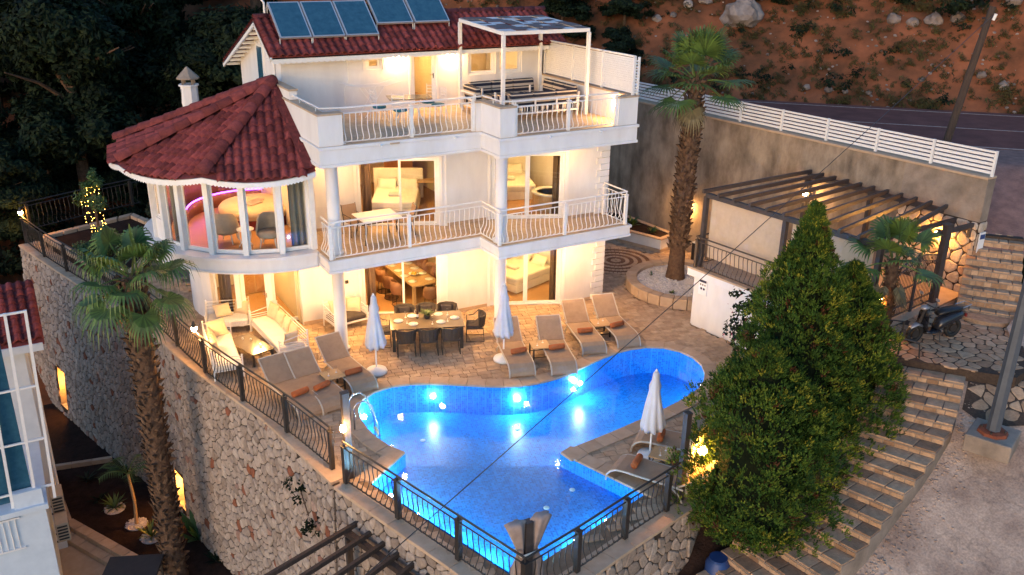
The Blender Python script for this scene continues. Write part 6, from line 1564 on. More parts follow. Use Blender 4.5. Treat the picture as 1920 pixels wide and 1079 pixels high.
BT = [('tall', -9.3,22.6, 1.0, 'tall dark tree with bare trunk behind the lit fairy light shrub'), ('tall', -14.5,25, .95, 'tall dark tree at the far left edge of the wood'), ('wide', -12.2,32, 1.15, 'broad dark tree deep behind the bare trunked one'), ('tall', -5.6,27, 1.0, 'dark tree rising straight behind the chimney'), ('wide', -1.8,24, 1.0, 'broad dark tree between chimney and the villa gable'),
      ('tall', -17,34, 1.1, 'dark tree in the top left corner of the wood'), ('tall', -8.5,36, 1.1, 'dark tree far behind the chimney, upper left'), ('wide', -3.5,34, 1.2, 'wide dark tree far behind the villa gable'), ('tall', 1.5,31, 1.05, 'dark tree behind the leftmost solar panel'), ('wide', 5.5,30, 1.1, 'dark tree behind the solar panels'), ('tall', 9.5,28, .9, 'dark tree behind the ridge right of the solar panels'),
      ('olive', 11.2,20.5, .95, 'grey green tree just behind the white pergola roof'), ('olive', 14.3,18.2, 1.0, 'grey green tree above the louvered screen'), ('wide', 14.5,24, .9, 'dark tree on the slope behind the white pergola'), ('wide', 19,21, .85, 'dark tree uphill of the big pale boulder, left one'), ('wide', 22.3,16.2, .8, 'dark tree uphill of the big pale boulder, right one'), ('olive', 25.5,13.5, 1.0, 'grey green tree at the top centre of the hill'), ('wide', 28.5,12, .8, 'dark tree at the top right of the hill'), ('olive', 31,7.5, .9, 'grey green tree in the top right corner'),
      ('wide', -13.2,20.5, .75, 'dark low tree behind the far corner lantern'), ('olive', -5.0,20.5, .9, 'dark olive tree behind the turret roof edge')]
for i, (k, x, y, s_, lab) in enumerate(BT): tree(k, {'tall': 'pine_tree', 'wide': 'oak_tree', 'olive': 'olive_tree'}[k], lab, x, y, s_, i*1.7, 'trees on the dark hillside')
BU = [(12.6,16.2,.9,'dark bush right of the white pergola roof'), (15.2,14.6,.8,'dark bush above the slat fence left of the palm crown'), (17.6,14.2,.7,'dark bush left of the big pale boulder'), (21.2,11.2,.85,'dark bush right of the big pale boulder'), (23.3,10.0,.9,'dark bush in the middle of the slope top'), (13.8,13.0,.6,'small dark bush close behind the slat fence'), (27,8.2,.7,'dark bush beside the pink rocks, left'), (30.3,5.4,.7,'dark bush beside the pink rocks, right'),
      (-15,18.5,1.0,'dark bush outside the far left wall corner'), (-10.6,24.6,1.1,'dark undergrowth bush behind the railing, left of the trunk'), (-7,24.5,1.1,'dark undergrowth bush behind the railing, right of the trunk'), (-13.5,28,1.2,'dark bush in the shade of the left wood'), (-4.2,26,1.1,'dark bush below the tree behind the chimney'), (-18,24,1.3,'dark bush at the left picture edge'), (-2.5,20.5,1.1,'dark bush touching the gable side of the villa')]
for i, (x, y, s_, lab) in enumerate(BU): tree('bush', 'bush', lab, x, y, s_, i*2.1, 'bushes on the hillside', cat='bush')
# dry scrub and small stones on the bank: too many to count
def scatter(name, label, cat, kindmesh, n, seed, region, s0, s1, m=None):
    rng = random.Random(seed); mb = MB(); vs = [v.co.copy() for v in kindmesh.vertices]; fs = [tuple(p.vertices) for p in kindmesh.polygons]; k = 0
    while k < n:
        x, y = region(rng)
        s_ = rng.uniform(s0, s1); M = Matrix.Translation((x, y, H(x, y)-.03)) @ Matrix.Rotation(rng.uniform(0, 6.28), 4, 'Z') @ Matrix.Scale(s_, 4); mb.add([M @ v for v in vs], fs); k += 1
    o = mb.build(name, m or kindmesh.materials[0]); tag(o, label, cat, kind='stuff')
def hill_pt(rng):
    t = rng.uniform(-12, 26); q = 25.0+rng.random()**1.2*16; k = 1/sqrt(2); return (q/2+t*k, q/2-t*k)
sm_ = crown('scrub', 'scrub_leaf', 3, [(0,0,.22,.42,.26)], 420, .22, .035)
scatter('dry_scrub', 'dry brown grass and scrub covering the bank above the road', 'scrub', sm_, 1700, 4, hill_pt, .35, 1.15)
sm2 = crown('scrub', 'tree_leaf', 5, [(0,0,.3,.55,.35)], 330, .16, .09)
scatter('green_scrub', 'low green scrub dotted over the hillside bank', 'scrub', sm2, 150, 6, hill_pt, .4, 1.4)
def rock_mesh(seed, r=1.0, sub=2):
    bm = bmesh.new(); bmesh.ops.create_icosphere(bm, subdivisions=sub, radius=1)
    for v in bm.verts:
        n = v.co.normalized(); d = 1+.38*mnoise.noise(n*1.3+Vector((seed, 0, 0)))+.16*mnoise.noise(n*3.1+Vector((0, seed, 0))); v.co = n*d*r; v.co.z *= .8
    me = bpy.data.meshes.new('rock'); bm.to_mesh(me); bm.free(); me.materials.append(MT['rock']); return me
RM = [rock_mesh(i*3.7, 1, 2) for i in range(4)]
big = rock_mesh(11.3, 1, 3)
def rock(label, x, y, s_, me, group=None, z=None, rz=0):
    t = thing('rock', label, 'rock', (x, y, (H(x, y) if z is None else z)+s_*.25), rz, group); o = place(me, 'stone', t); o.scale = (s_, s_*.9, s_); return t
rock('large pale grey boulder on the slope above the palm crown', 19.4,10.9, .95, big)
for i, (x, y, s_, lab) in enumerate(((16.4,13.6,.24,'pale rock left of the boulder, nearest the pergola'), (17.0,13.1,.2,'small pale rock in the row left of the boulder'), (17.7,12.9,.25,'pale rock in the row just left of the boulder'), (18.5,12.6,.38,'upright pale rock between the row and the boulder'), (24.9,6.7,.34,'pinkish rock at the left end of the upper rock row'), (25.4,6.0,.28,'pinkish rock second in the upper rock row'), (26.2,5.5,.4,'pinkish rock in the middle of the upper rock row'), (26.9,4.8,.36,'pinkish rock behind the wooden pole top'), (28.4,3.2,.36,'pinkish rock at the right picture edge, upper'), (25.2,2.0,.22,'rough rock on the bank right of the wooden pole, upper'), (25.5,1.1,.26,'rough rock on the bank right of the wooden pole, lower'), (23.4,3.6,.14,'small stone left of the wooden pole on the bank'), (19.5,6.5,.17,'pale stone at the road edge, leftmost'), (20.1,5.8,.2,'pale stone at the road edge, second'), (20.6,5.3,.15,'pale stone at the road edge, third'), (21.3,4.6,.13,'pale stone at the road edge, rightmost'))):
    rock(lab, x, y, s_, RM[i % 4], 'rocks on the bank', rz=i)
rm = rock_mesh(2.2, 1, 1)
scatter('loose_stones', 'loose pale stones scattered on the bank above the road', 'stones', rm, 900, 9, hill_pt, .025, .10, MT['rock'])
# ---- cypresses
def tinted(m):
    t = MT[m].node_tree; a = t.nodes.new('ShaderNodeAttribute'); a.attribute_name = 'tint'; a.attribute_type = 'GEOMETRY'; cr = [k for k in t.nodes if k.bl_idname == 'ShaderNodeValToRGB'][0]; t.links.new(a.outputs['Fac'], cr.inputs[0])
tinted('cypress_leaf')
def cypress(label, x, y, z, h, r, seed, n, pw=1.4):
    t = thing('cypress_tree', label, 'tree', (x, y, z), 0, 'cypress trees beside the stairway'); rng = random.Random(seed); mb = MB()
    def rad(k): return r*(min(1, (k+.05)/.16)**.6)*(1-max(0, (k-.15)/.85)**pw)
    lobes = [(rng.uniform(0, 2*pi), rng.uniform(.02, .85), rng.uniform(-.30, .48)) for _ in range(50)]
    tint = []; nc = n//14
    for i in range(nc):
        k = rng.random()**1.2*.985; a = rng.uniform(0, 2*pi); R = rad(k)
        R *= 1+sum(g*max(0, 1-(abs((a-b+pi) % (2*pi)-pi)/.5)**2-((k-c)/.10)**2) for b, c, g in lobes)
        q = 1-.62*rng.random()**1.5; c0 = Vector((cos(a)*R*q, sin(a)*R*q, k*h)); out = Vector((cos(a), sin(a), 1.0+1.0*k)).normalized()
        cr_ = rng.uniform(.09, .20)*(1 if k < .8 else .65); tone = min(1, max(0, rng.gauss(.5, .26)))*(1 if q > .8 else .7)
        for s_ in range(14):
            d = (out*1.1+rvec(rng)*.95).normalized(); p = c0+d*cr_*rng.uniform(.1, .9); L = cr_*rng.uniform(.45, .8); ax = (d+out*.5+Vector((0,0,.25))).normalized(); s1 = ax.cross(rvec(rng)).normalized(); kk = 4
            for j in range(kk):      # a little branching spray
                f_ = (j+1)/kk; c = p+ax*L*f_*.9; w_ = L*(.30-.20*f_)+.007; sg = s1 if j % 2 else s1.cross(ax); d1 = (ax*.9+sg).normalized(); d2 = (ax*.9-sg).normalized(); n2 = ax.cross(sg)*.012
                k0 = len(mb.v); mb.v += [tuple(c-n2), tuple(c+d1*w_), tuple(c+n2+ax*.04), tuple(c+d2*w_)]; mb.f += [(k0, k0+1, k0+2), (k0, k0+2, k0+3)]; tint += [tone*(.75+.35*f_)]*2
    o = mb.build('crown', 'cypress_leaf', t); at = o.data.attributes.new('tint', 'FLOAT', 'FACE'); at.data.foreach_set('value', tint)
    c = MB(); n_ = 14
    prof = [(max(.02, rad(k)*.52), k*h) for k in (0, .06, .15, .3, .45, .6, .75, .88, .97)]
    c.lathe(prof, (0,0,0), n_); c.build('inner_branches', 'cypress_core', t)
    MB().tube([(0,0,-.9), (.03,0,0), (0,.03,h*.5)], [.16,.13,.05], 8).build('trunk', 'bark', t)
    return t
cypress('bushy cypress closest to the pool corner, lowest of the three', 0.85,-9.95, -.75, 4.55, 1.60, 51, 34000, 2.3)
cypress('tallest cypress with pointed top in front of the entrance pergola', 2.62,-9.15, -.45, 6.85, 1.74, 52, 46000, 1.35)
cypress('cypress on the right, next to the stairway and little palm', 4.35,-9.05, .1, 4.6, 1.45, 53, 30000, 2.0)
cypress('small cypress shoot at the right behind the others', 5.35,-8.6, .5, 3.3, .9, 54, 10000)
# climbing plant between cypress and terrace railing
bg_ = thing('bougainvillea', 'dark flowering climber spilling over the entrance terrace railing', 'plant', (5.35,-5.4,.2)); me = crown('foliage', 'tree_leaf', 61, [(0,0,1.2,.9,.9), (.35,.9,1.7,.5,.4), (.2,-1.2,1.6,1.0,1.0), (.5,-2.2,2.4,.8,.9)], 700, .15, .10); place(me, 'foliage', bg_); me = crown('flowers', 'flower', 62, [(0,0,1.3,.95,.95), (.3,.9,1.7,.5,.4)], 28, .08, .07); place(me, 'flowers', bg_); MB().tube([(0,-.5,-.3), (.1,-.4,.8), (0,0,1.6)], .04, 6).build('stem', 'bark', bg_)
def row_top(rng):
    t = rng.uniform(-6, 24); q = rng.uniform(31.5, 38); k = 1/sqrt(2); return (q/2+t*k, q/2-t*k)
sm3 = crown('scrub', 'tree_leaf', 15, [(0,0,.6,.9,.6), (.6,.2,.4,.6,.4)], 420, .20, .11)
scatter('dark_thicket', 'dark green thicket growing along the top of the bank', 'thicket', sm3, 46, 16, row_top, .7, 1.5)
def left_wood(rng): return (rng.uniform(-24, 7), rng.uniform(18.8, 38))
scatter('wood_undergrowth', 'dark undergrowth covering the ground between the trees at left', 'undergrowth', sm3, 150, 17, left_wood, .9, 1.9)
# ---- palms
def frond(mb, base, az, el, L, fan, rng, n=26, droop=.5, w=.035):
    d = Vector((cos(az)*cos(el), sin(az)*cos(el), sin(el))); s_ = Vector((-sin(az), cos(az), 0)); up = s_.cross(d)*-1
    if up.z < 0: up = -up
    mid = base+d*L*.5+up*.02; tip = base+d*L-Vector((0,0,.06*L)); mb.tube([base, mid, tip], [.028,.02,.014], 4)
    for i in range(n):
        a = radians(-115+230*i/(n-1)); dr = (d*cos(a)+s_*sin(a)+up*.12*cos(a*.8)).normalized(); l = fan*(1-.28*abs(a)/2)*rng.uniform(.88, 1.05)
        nn = dr.cross(up).normalized()*w
        p0 = tip; p1 = tip+dr*l*.55+up*.03; p2 = tip+dr*l*.85-Vector((0,0,droop*l*.20)); p3 = tip+dr*l*.98-Vector((0,0,droop*l*.62*rng.uniform(.7, 1.3)))
        mb.add([p0, p1-nn, p1+nn, p2-nn*.55, p2+nn*.55, p3], [(0,1,2), (1,3,4,2), (3,5,4)])
def palm(name, label, loc, h, r0, r1, crown_r, n, seed, boots, fan=.8, base_plain=.9, lean=(0,0), up=0.0, dry=6, droop=.6):
    t = thing(name, label, 'palm tree', loc); rng = random.Random(seed)
    ax = lambda z: Vector((lean[0]*max(0,z/h)**1.4, lean[1]*max(0,z/h)**1.4, z))
    MB().tube([ax(h*k) for k in (-.03, 0, .06, .15, .3, .5, .7, .85, 1)], [r0*1.25, r0*1.2, r0*1.0, r0*.92, r0*.95, (r0+r1)/2, r1, r1, r1*.7], 14).build('trunk', 'bark', t, smooth=True)
    mb = MB()
    for i in range(boots):       # stubs of old leaf bases spiral up the trunk
        z = base_plain+(h-base_plain)*i/boots; a = i*2.39996+rng.uniform(-.2, .2); rr = (r0*.95+(r1-r0*.95)*(z/h))
        o = Vector((cos(a), sin(a), 0)); s_ = Vector((-sin(a), cos(a), 0)); c = ax(z); w_ = rng.uniform(.05, .085)*(r0/.25); L = rng.uniform(.10, .24)*(r0/.25); e = rng.uniform(.1, 1.1); tip = c+o*(rr+L*cos(e)*.75)+Vector((0,0,L*sin(e)+.04))
        b0, b1 = c+o*rr*.9-s_*w_, c+o*rr*.9+s_*w_; m1, m2 = c+o*(rr+.04)-s_*w_*.8+Vector((0,0,L*.4)), c+o*(rr+.04)+s_*w_*.8+Vector((0,0,L*.4)); q = tip+s_*w_*rng.uniform(-.6, .6)
        mb.add([b0, b1, m2, m1, q-s_*w_*.45, q+s_*w_*.35, c+o*(rr+.05)-Vector((0,0,.03))], [(0,1,2,3), (3,2,5,4), (0,6,1), (6,5,2,1), (6,0,3,4), (6,4,5)])
    mb.build('leaf_stubs', 'palm_bark', t, kind='stuff')
    top = ax(h)
    for i in range(n):
        az = i*2.39996+rng.uniform(-.2, .2); el = radians(80-128*(i/n)**.85+up+rng.uniform(-8, 8)); mbf = MB(); frond(mbf, top+Vector((cos(az)*r1*.5, sin(az)*r1*.5, .1-.25*i/n)), az, el, crown_r*rng.uniform(.55, .72), fan*rng.uniform(.85, 1.1), rng, droop=droop); mbf.build('frond', 'palm_leaf', t)
    for i in range(dry):
        az = rng.uniform(0, 6.28); mbf = MB(); frond(mbf, top-Vector((0,0,.25)), az, radians(-62), crown_r*.5, fan*.7, rng, droop=1.0); mbf.build('dry_frond', 'palm_leaf_dry', t)
    return t
palm('fan_palm', 'near fan palm with shaggy trunk in front of the left stone wall', (-9.95,1.85,-6.36), 9.65, .30, .30, 1.32, 24, 71, 420, .80, .2, (.05,.0), droop=1.0, dry=3)
palm('fan_palm', 'tall fan palm with thick trunk in the round pebble planter', (8.05,1.25,.22), 7.1, .30, .27, 1.6, 28, 72, 420, .95, 1.1, (.15,-.05), dry=2, up=14, droop=.35)
palm('fan_palm', 'small fan palm beside the iron gate and pergola post', (7.15,-8.1,1.92), 2.1, .16, .15, 1.1, 12, 73, 90, .78, .2, (-.05,.05), dry=2, up=15, droop=.45)
# ---- small plants
def agave(label, loc, n=16, l=.35, name='spiky_plant', w=.03, up=.8, grp=None, m='plant_leaf', s_=1):
    t = thing(name, label, 'plant', loc, 0, grp); mb = MB(); leaf_tuft(mb, (0,0,0), n, l, w, random.Random(int(abs(loc[0]*97+loc[1]*31))), up, .4); mb.build('leaves', m, t); MB().lathe([(.03,-.05), (.03,.03)], (0,0,0), 6).build('stem', 'bark', t); return t
agave('small green shoot in the pebbles left of the palm trunk', (7.35,1.75,.24), 8, .3); agave('small green tuft in the front pebbles of the round planter', (6.9,.05,.24), 26, .16); agave('small green shoot in the pebbles right of the palm trunk', (8.35,-.45,.24), 7, .32)
agave('leafy shrub in the planter box, under the concrete wall, left', (9.75,6.1,.55), 40, .6, 'leafy_shrub', .05, .9); agave('grassy tuft in the planter box nearer the palm', (9.95,5.0,.55), 40, .45, 'leafy_shrub', .02, .8)
# ---- upper left garden
gb = thing('garden_bed', 'raised soil bed with stone kerb in the upper left garden', 'garden bed'); bp = [(-11.6,16.6), (-7.9,18.2), (-7.0,15.5), (-8.3,11.8), (-9.5,9.7), (-10.5,12.8)]
MB().prism(bp, -.05, .22).build('soil', 'dark_soil', gb)
bo_, bi_ = ccw(bp), offset_poly(ccw(bp), -.28)
for i in range(len(bo_)):
    a, b = Vector(bo_[i]), Vector(bo_[(i+1) % len(bo_)]); c, d = Vector(bi_[(i+1) % len(bo_)]), Vector(bi_[i]); k = max(2, int((b-a).length/.6))
    for j in range(k): MB().prism([tuple(a.lerp(b, j/k+.008)), tuple(a.lerp(b, (j+1)/k-.008)), tuple(d.lerp(c, (j+1)/k-.008)), tuple(d.lerp(c, j/k+.008))], -.04, .36).build('kerb_stone', 'coping', gb, bevel=.02)
fl = thing('lit_shrub', 'small shrub wrapped in golden fairy lights in the upper left garden', 'shrub', (-9.55,15.4,.2)); place(crown('leaves', 'plant_leaf', 81, [(0,0,1.7,.72,.8), (.1,0,2.4,.45,.45), (-.3,.1,2.1,.4,.3)], 1700, .15, .06), 'leaves', fl); MB().tube([(0,0,-.1), (.03,0,.7), (0,.05,1.9)], .05, 6).build('stem', 'bark', fl)
rng = random.Random(8); mb = MB()
for i in range(80): a = rng.uniform(0, 6.28); z = rng.uniform(.25, 2.2); r = .06+.42*sin(min(1, z/2)*pi*.8)*rng.uniform(.2, 1); mb.ball((r*cos(a), r*sin(a), z), .009, 4)
mb.build('fairy_lights', 'fairy', fl, kind='stuff')
rbush = thing('round_bush', 'dense round green bush below the fairy light shrub', 'bush', (-9.75,13.2,.2)); place(crown('foliage', 'plant_leaf', 82, [(0,0,.5,.95,.55)], 2600, .10, .05), 'foliage', rbush); MB().tube([(0,0,-.1), (0,0,.5)], .06, 6).build('stem', 'bark', rbush)
tree('olive', 'olive_tree', 'small pale palm-like tree left of the turret wall', -7.2,13.6, .36, 0, z=.1)
# ---- wall tufts
wt = thing('wall_plant', 'dark capers plant growing out of the stone wall below the pool', 'plant', (-7.38,-3.3,-1.0)); place(crown('foliage', 'tree_leaf', 91, [(0,0,0,.38,.5), (.05,-.7,-.45,.34,.42)], 900, .12, .07), 'foliage', wt); MB().tube([(.2,0,.1), (0,0,.05), (0,-.6,-.4)], .015, 5).build('stem', 'bark', wt)
# ================================================================ street furniture, vehicle, neighbours
sp = thing('street_lamp', 'tall grey street lamp post on a concrete block at the right edge', 'street lamp', (5.92,-12.12,1.05))
MB().box((.05,0,.12), (1.0,.95,.42), .35).build('concrete_block', 'raw_concrete', sp, bevel=.03); MB().lathe([(.33,.335), (.30,.40), (.2,.42)], (0,0,0), 8).build('base_plate', 'rust', sp)
MB().tube([(0,0,.40), (0,0,4.5), (0,0,8.2)], [.15,.12,.09], 8).build('shaft', 'lamp_post', sp); MB().tube([(0,0,8.1), (-.2,-.5,8.6), (-.3,-1.3,8.75)], .05, 8).build('arm', 'lamp_post', sp); MB().box((-.33,-1.6,8.74), (.22,.6,.10)).build('head', 'lamp_post', sp)
for a in range(4): MB().lathe([(.025,.40), (.025,.45)], (.24*cos(a*pi/2+.4), .24*sin(a*pi/2+.4), 0), 6).build('bolt', 'iron', sp)
up = thing('utility_pole', 'leaning dark wooden utility pole at the roadside', 'utility pole', (16.02,-2.95,5.0)); MB().tube([(0,0,-.2), (.25,-.2,2.3), (.5,-.42,4.72)], [.14,.125,.105], 10).build('shaft', 'pole_wood', up)
MB().tube([(.46,-.55,4.3), (.48,-.6,4.5)], .05, 8).build('insulator', 'ceramic', up); MB().tube([(.30,-.25,4.35), (.66,-.5,4.35)], .03, 6).build('bracket', 'iron', up)
def cable(label, a, b, r, sag, z_off=0):
    a, b = Vector(a), Vector(b); t = thing('cable', label, 'cable', tuple(b)); P = [a.lerp(b, i/20)-Vector((0,0,sag*4*(i/20)*(1-i/20)))-b for i in range(21)]
    MB().tube(P, r, 6).build('wire', 'iron', t); MB().tube([P[-1], P[-1]+Vector((0,0,.08))], r*1.6, 6).build('clamp', 'iron', t)
cable('black overhead cable crossing diagonally above the pool', (-9.45,-11.5,2.42), (16.50,-3.45,9.45), .009, .10)
# scooter
sk = thing('scooter', 'dark parked motor scooter in front of the iron gate', 'scooter', (7.95,-8.98,LZ), atan2(.35,-1.8))
for x, nm in ((.62,'front_wheel'), (-.62,'rear_wheel')):
    w = MB().tube([(x+.21*cos(a*pi/9),0,.26+.21*sin(a*pi/9)) for a in range(19)], .06, 8).build(nm, 'rubber', sk, smooth=True); MB().tube([(x,-.05,.26), (x,.05,.26)], .11, 12).build('rim', 'iron', w)
def loft(name, m, secs, par_, n=10):
    mb = MB()
    for (x, z, w_, h_) in secs:
        for i in range(n): a = 2*pi*i/n; mb.v.append((x, w_/2*cos(a)*(1 if abs(sin(a)) < .8 else .95), z+h_/2*sin(a)))
    for r in range(len(secs)-1):
        for i in range(n): mb.f.append((r*n+i, r*n+(i+1) % n, (r+1)*n+(i+1) % n, (r+1)*n+i))
    mb.f += [tuple(reversed(range(n))), tuple((len(secs)-1)*n+i for i in range(n))]; return mb.build(name, m, par_, smooth=True)
loft('body', 'scooter_body', [(-.92,.66,.10,.10), (-.75,.62,.28,.26), (-.4,.56,.36,.36), (-.12,.46,.34,.34), (-.02,.36,.24,.2)], sk); loft('seat', 'seat_vinyl', [(-.86,.80,.16,.06), (-.6,.82,.30,.14), (-.2,.80,.30,.13), (.0,.74,.2,.10)], sk)
loft('footboard', 'scooter_body', [(-.1,.28,.34,.10), (.2,.26,.34,.08), (.36,.30,.34,.12)], sk); loft('front_shield', 'scooter_body', [(.34,.30,.30,.16), (.42,.55,.40,.22), (.42,.80,.34,.2), (.36,.95,.2,.12)], sk)
MB().tube([(.62,0,.28), (.50,0,.62), (.40,0,.98)], .035, 8).build('fork', 'iron', sk); loft('front_fender', 'scooter_silver', [(.40,.44,.10,.08), (.60,.52,.16,.08), (.80,.44,.12,.08)], sk)
MB().tube([(.30,-.32,1.02), (.38,-.15,1.04), (.38,.15,1.04), (.30,.32,1.02)], .018, 6).build('handlebar', 'iron', sk); loft('headlamp', 'scooter_silver', [(.38,.98,.22,.14), (.50,.96,.20,.12), (.54,.96,.08,.05)], sk)
for s_ in (-1, 1): MB().tube([(.34,s_*.24,1.03), (.36,s_*.27,1.22)], .008, 5).build('mirror_stalk', 'iron', sk); MB().box((.36,s_*.28,1.26), (.02,.13,.08)).build('mirror', 'scooter_silver', sk, bevel=.01)
MB().tube([(-.70,.14,.86), (-.98,.12,.92), (-.98,-.12,.92), (-.70,-.14,.86)], .014, 6).build('grab_rail', 'scooter_silver', sk); MB().tube([(-.1,-.16,.25), (-.4,-.18,.25), (-.85,-.20,.33)], [.03,.05,.055], 8).build('exhaust', 'scooter_silver', sk); MB().box((-.95,0,.60), (.04,.14,.09)).build('tail_light', 'red_cover', sk); MB().tube([(-.1,.1,.28), (-.05,.22,.0)], .015, 5).build('side_stand', 'iron', sk)
# bank details below the cypresses
br = thing('plastic_barrel', 'blue plastic barrel at the foot of the cypress by the stone wall', 'barrel', (-.15,-10.2,-1.75)); MB().lathe([(.22,0), (.27,.08), (.27,.3), (.285,.32), (.27,.34), (.27,.58), (.2,.66), (.19,.70)], (0,0,0), 16).build('body', 'blue_plastic', br, smooth=True); MB().lathe([(.2,.69), (.2,.73)], (0,0,0), 16).build('lid', 'blue_plastic', br)
fp_ = thing('flower_pot', 'large dark pot under the cypress beside the stairs', 'pot', (.95,-10.95,-1.55)); MB().lathe([(.22,0), (.33,.45), (.36,.46), (.36,.54), (.30,.54), (.28,.45)], (0,0,0), 16).build('body', 'terracotta_dark', fp_, smooth=True); MB().lathe([(.29,.40), (.28,.47)], (0,0,0), 14).build('soil', 'dark_soil', fp_)
for i, (x, y, a, lab) in enumerate(((-.1,-11.15,.3,'square stone slab between barrel and pot'), (.35,-11.45,.1,'square stone slab in front of the dark pot'), (-.45,-11.5,.6,'tilted stone slab at the bottom edge by the barrel'))):
    s_ = thing('stone_slab', lab, 'slab', (x, y, min(1.7, H_right(x, y))-.40), a, 'loose stone slabs under the cypress'); MB().box((0,0,.03), (.5,.42,.07)).build('slab', 'pale_stone', s_, bevel=.01)
# dark pergola frame outside the pool wall, cut by the picture edge
dp = thing('garden_pergola', 'dark timber pergola frame below the stone wall at the bottom edge', 'pergola', (-7.1,-5.9,-.72))
W_ = lambda x, y, z=0: (x+7.1, y+5.9, z)
MB().beam(W_(-7.10,-5.75), W_(-6.35,-8.3), .13,.13).build('beam', 'pole_wood', dp); MB().beam(W_(-9.2,-6.6,-.0), W_(-8.4,-9.4,-.0), .13,.13).build('beam', 'pole_wood', dp)
for i in range(6):
    t = i/5; a = Vector(W_(-7.0,-5.85,.13)).lerp(Vector(W_(-6.3,-8.2,.13)), t); b = Vector(W_(-9.3,-6.65,.13)).lerp(Vector(W_(-8.5,-9.3,.13)), t); d = (a-b).normalized(); MB().beam(a+d*.25, b-d*.2, .08,.11).build('rafter', 'pole_wood', dp)
for p in ((-7.08,-5.9), (-6.45,-8.0), (-9.2,-6.7), (-8.45,-9.2)): MB().box(W_(p[0], p[1], -2.9), (.13,.13,5.6)).build('post', 'pole_wood', dp)
# ---- lower garden
GZ = -6.36
kb = thing('garden_kerb', 'stepped pinkish stone kerb along the lower planting bed', 'kerb')
A_, B_ = Vector((-12.35,5.95)), Vector((-9.85,1.2)); d = (B_-A_).normalized(); n = Vector((-d.y, d.x))
for k, (o, h) in enumerate(((0,.34), (-.32,.18))):
    for j in range(9):
        p, q = A_.lerp(B_, j/9+.002)+n*o, A_.lerp(B_, (j+1)/9-.002)+n*o; MB().prism([tuple(p), tuple(q), tuple(q-n*.315), tuple(p-n*.315)], GZ-.1, GZ+h).build('kerb_stone', 'coping', kb, bevel=.01)
for a, b in (((-12.75,9.9), (-10.75,9.5)), ((-12.75,9.7), (-12.45,6.0))):
    a, b = Vector(a), Vector(b); k = int((b-a).length/.6)
    for j in range(k): MB().beam((*a.lerp(b, j/k+.004), GZ+.06), (*a.lerp(b, (j+1)/k-.004), GZ+.06), .16,.22).build('kerb_stone', 'coping', kb)
pvp = MB().prism([(-14,5.6), (-12.5,5.6), (-10.2,.9), (-10,-3), (-16,-3)], GZ-.1, GZ+.02).build('patio', 'coping'); struct(pvp)
def ring(label, x, y, r, plant=None):
    t = thing('pebble_ring', label, 'pebbles', (x, y, GZ), 0, 'white pebble rings in the lower bed'); MB().lathe([(r,0), (r*.9,.04), (r*.3,.05)], (0,0,0), 18).build('mound', 'pebble', t); rng = random.Random(int(r*100)); mb = MB()
    for i in range(140): q = r*sqrt(rng.random()); a = rng.uniform(0, 6.28); s_ = rng.uniform(.02, .05); mb.box((q*cos(a), q*sin(a), .045), (s_*1.4, s_, s_*.7), a)
    mb.build('pebbles', 'pebble', t, kind='stuff')
ring('white pebble ring around the young palm in the lower bed', -10.58,5.1,.34); ring('white pebble ring farthest from the near palm, upper left', -11.08,6.35,.33); ring('white pebble ring hidden closest behind the near palm trunk', -10.28,4.15,.32)
yp = thing('young_palm', 'slender young palm in the middle pebble ring of the lower bed', 'palm tree', (-10.58,5.1,GZ)); MB().tube([(0,0,0), (.05,.02,.9), (.0,.05,1.9)], [.06,.05,.04], 8).build('trunk', 'wood_light', yp)
rng = random.Random(99)
for i in range(7):
    az = i*2.4; L = 1.1; mbf = MB(); base = Vector((0,.05,1.9)); pts = [base+Vector((cos(az)*L*t*.8, sin(az)*L*t*.8, L*(t*.9-t*t*.75))) for t in (0, .3, .6, .85, 1)]; mbf.tube(pts, .012, 4)
    for k in range(14):
        t = .15+.06*k; p = base+Vector((cos(az)*L*t*.8, sin(az)*L*t*.8, L*(t*.9-t*t*.75)))
        for s_ in (-1, 1): q = p+Vector((-sin(az)*s_*.28+cos(az)*.12, cos(az)*s_*.28+sin(az)*.12, -.08)); mbf.add([p, p+Vector((cos(az)*.03, sin(az)*.03, 0)), q], [(0,1,2)])
    mbf.build('frond', 'palm_leaf', yp)
agave('small cycad in the upper left pebble ring of the lower bed', (-11.08,6.35,GZ+.05), 40, .6, 'cycad', .03, .7, m='palm_leaf'); agave('cycad behind the near palm trunk in the lower bed', (-10.28,4.15,GZ+.05), 40, .75, 'cycad', .03, .9, m='palm_leaf'); agave('pale spiky agave at the left of the lower bed', (-11.7,8.6,GZ), 30, .5, 'agave', .03, .8, m='olive_leaf')
agave('broad leaved plant against the stone wall right of the near palm', (-9.0,3.3,GZ), 16, 1.15, 'banana_plant', .12, 1.0); agave('broad leaved plant at the top end of the lower bed', (-10.55,8.6,GZ), 18, .7, 'banana_plant', .09, .8); agave('dark low plant in the lower bed near the kerb', (-11.5,7.1,GZ), 14, .45, 'low_plant', .05, .8, m='tree_leaf'); agave('small dark plant near the bottom of the lower bed', (-8.75,2.0,GZ), 20, .5, 'low_plant', .05, .9, m='tree_leaf')
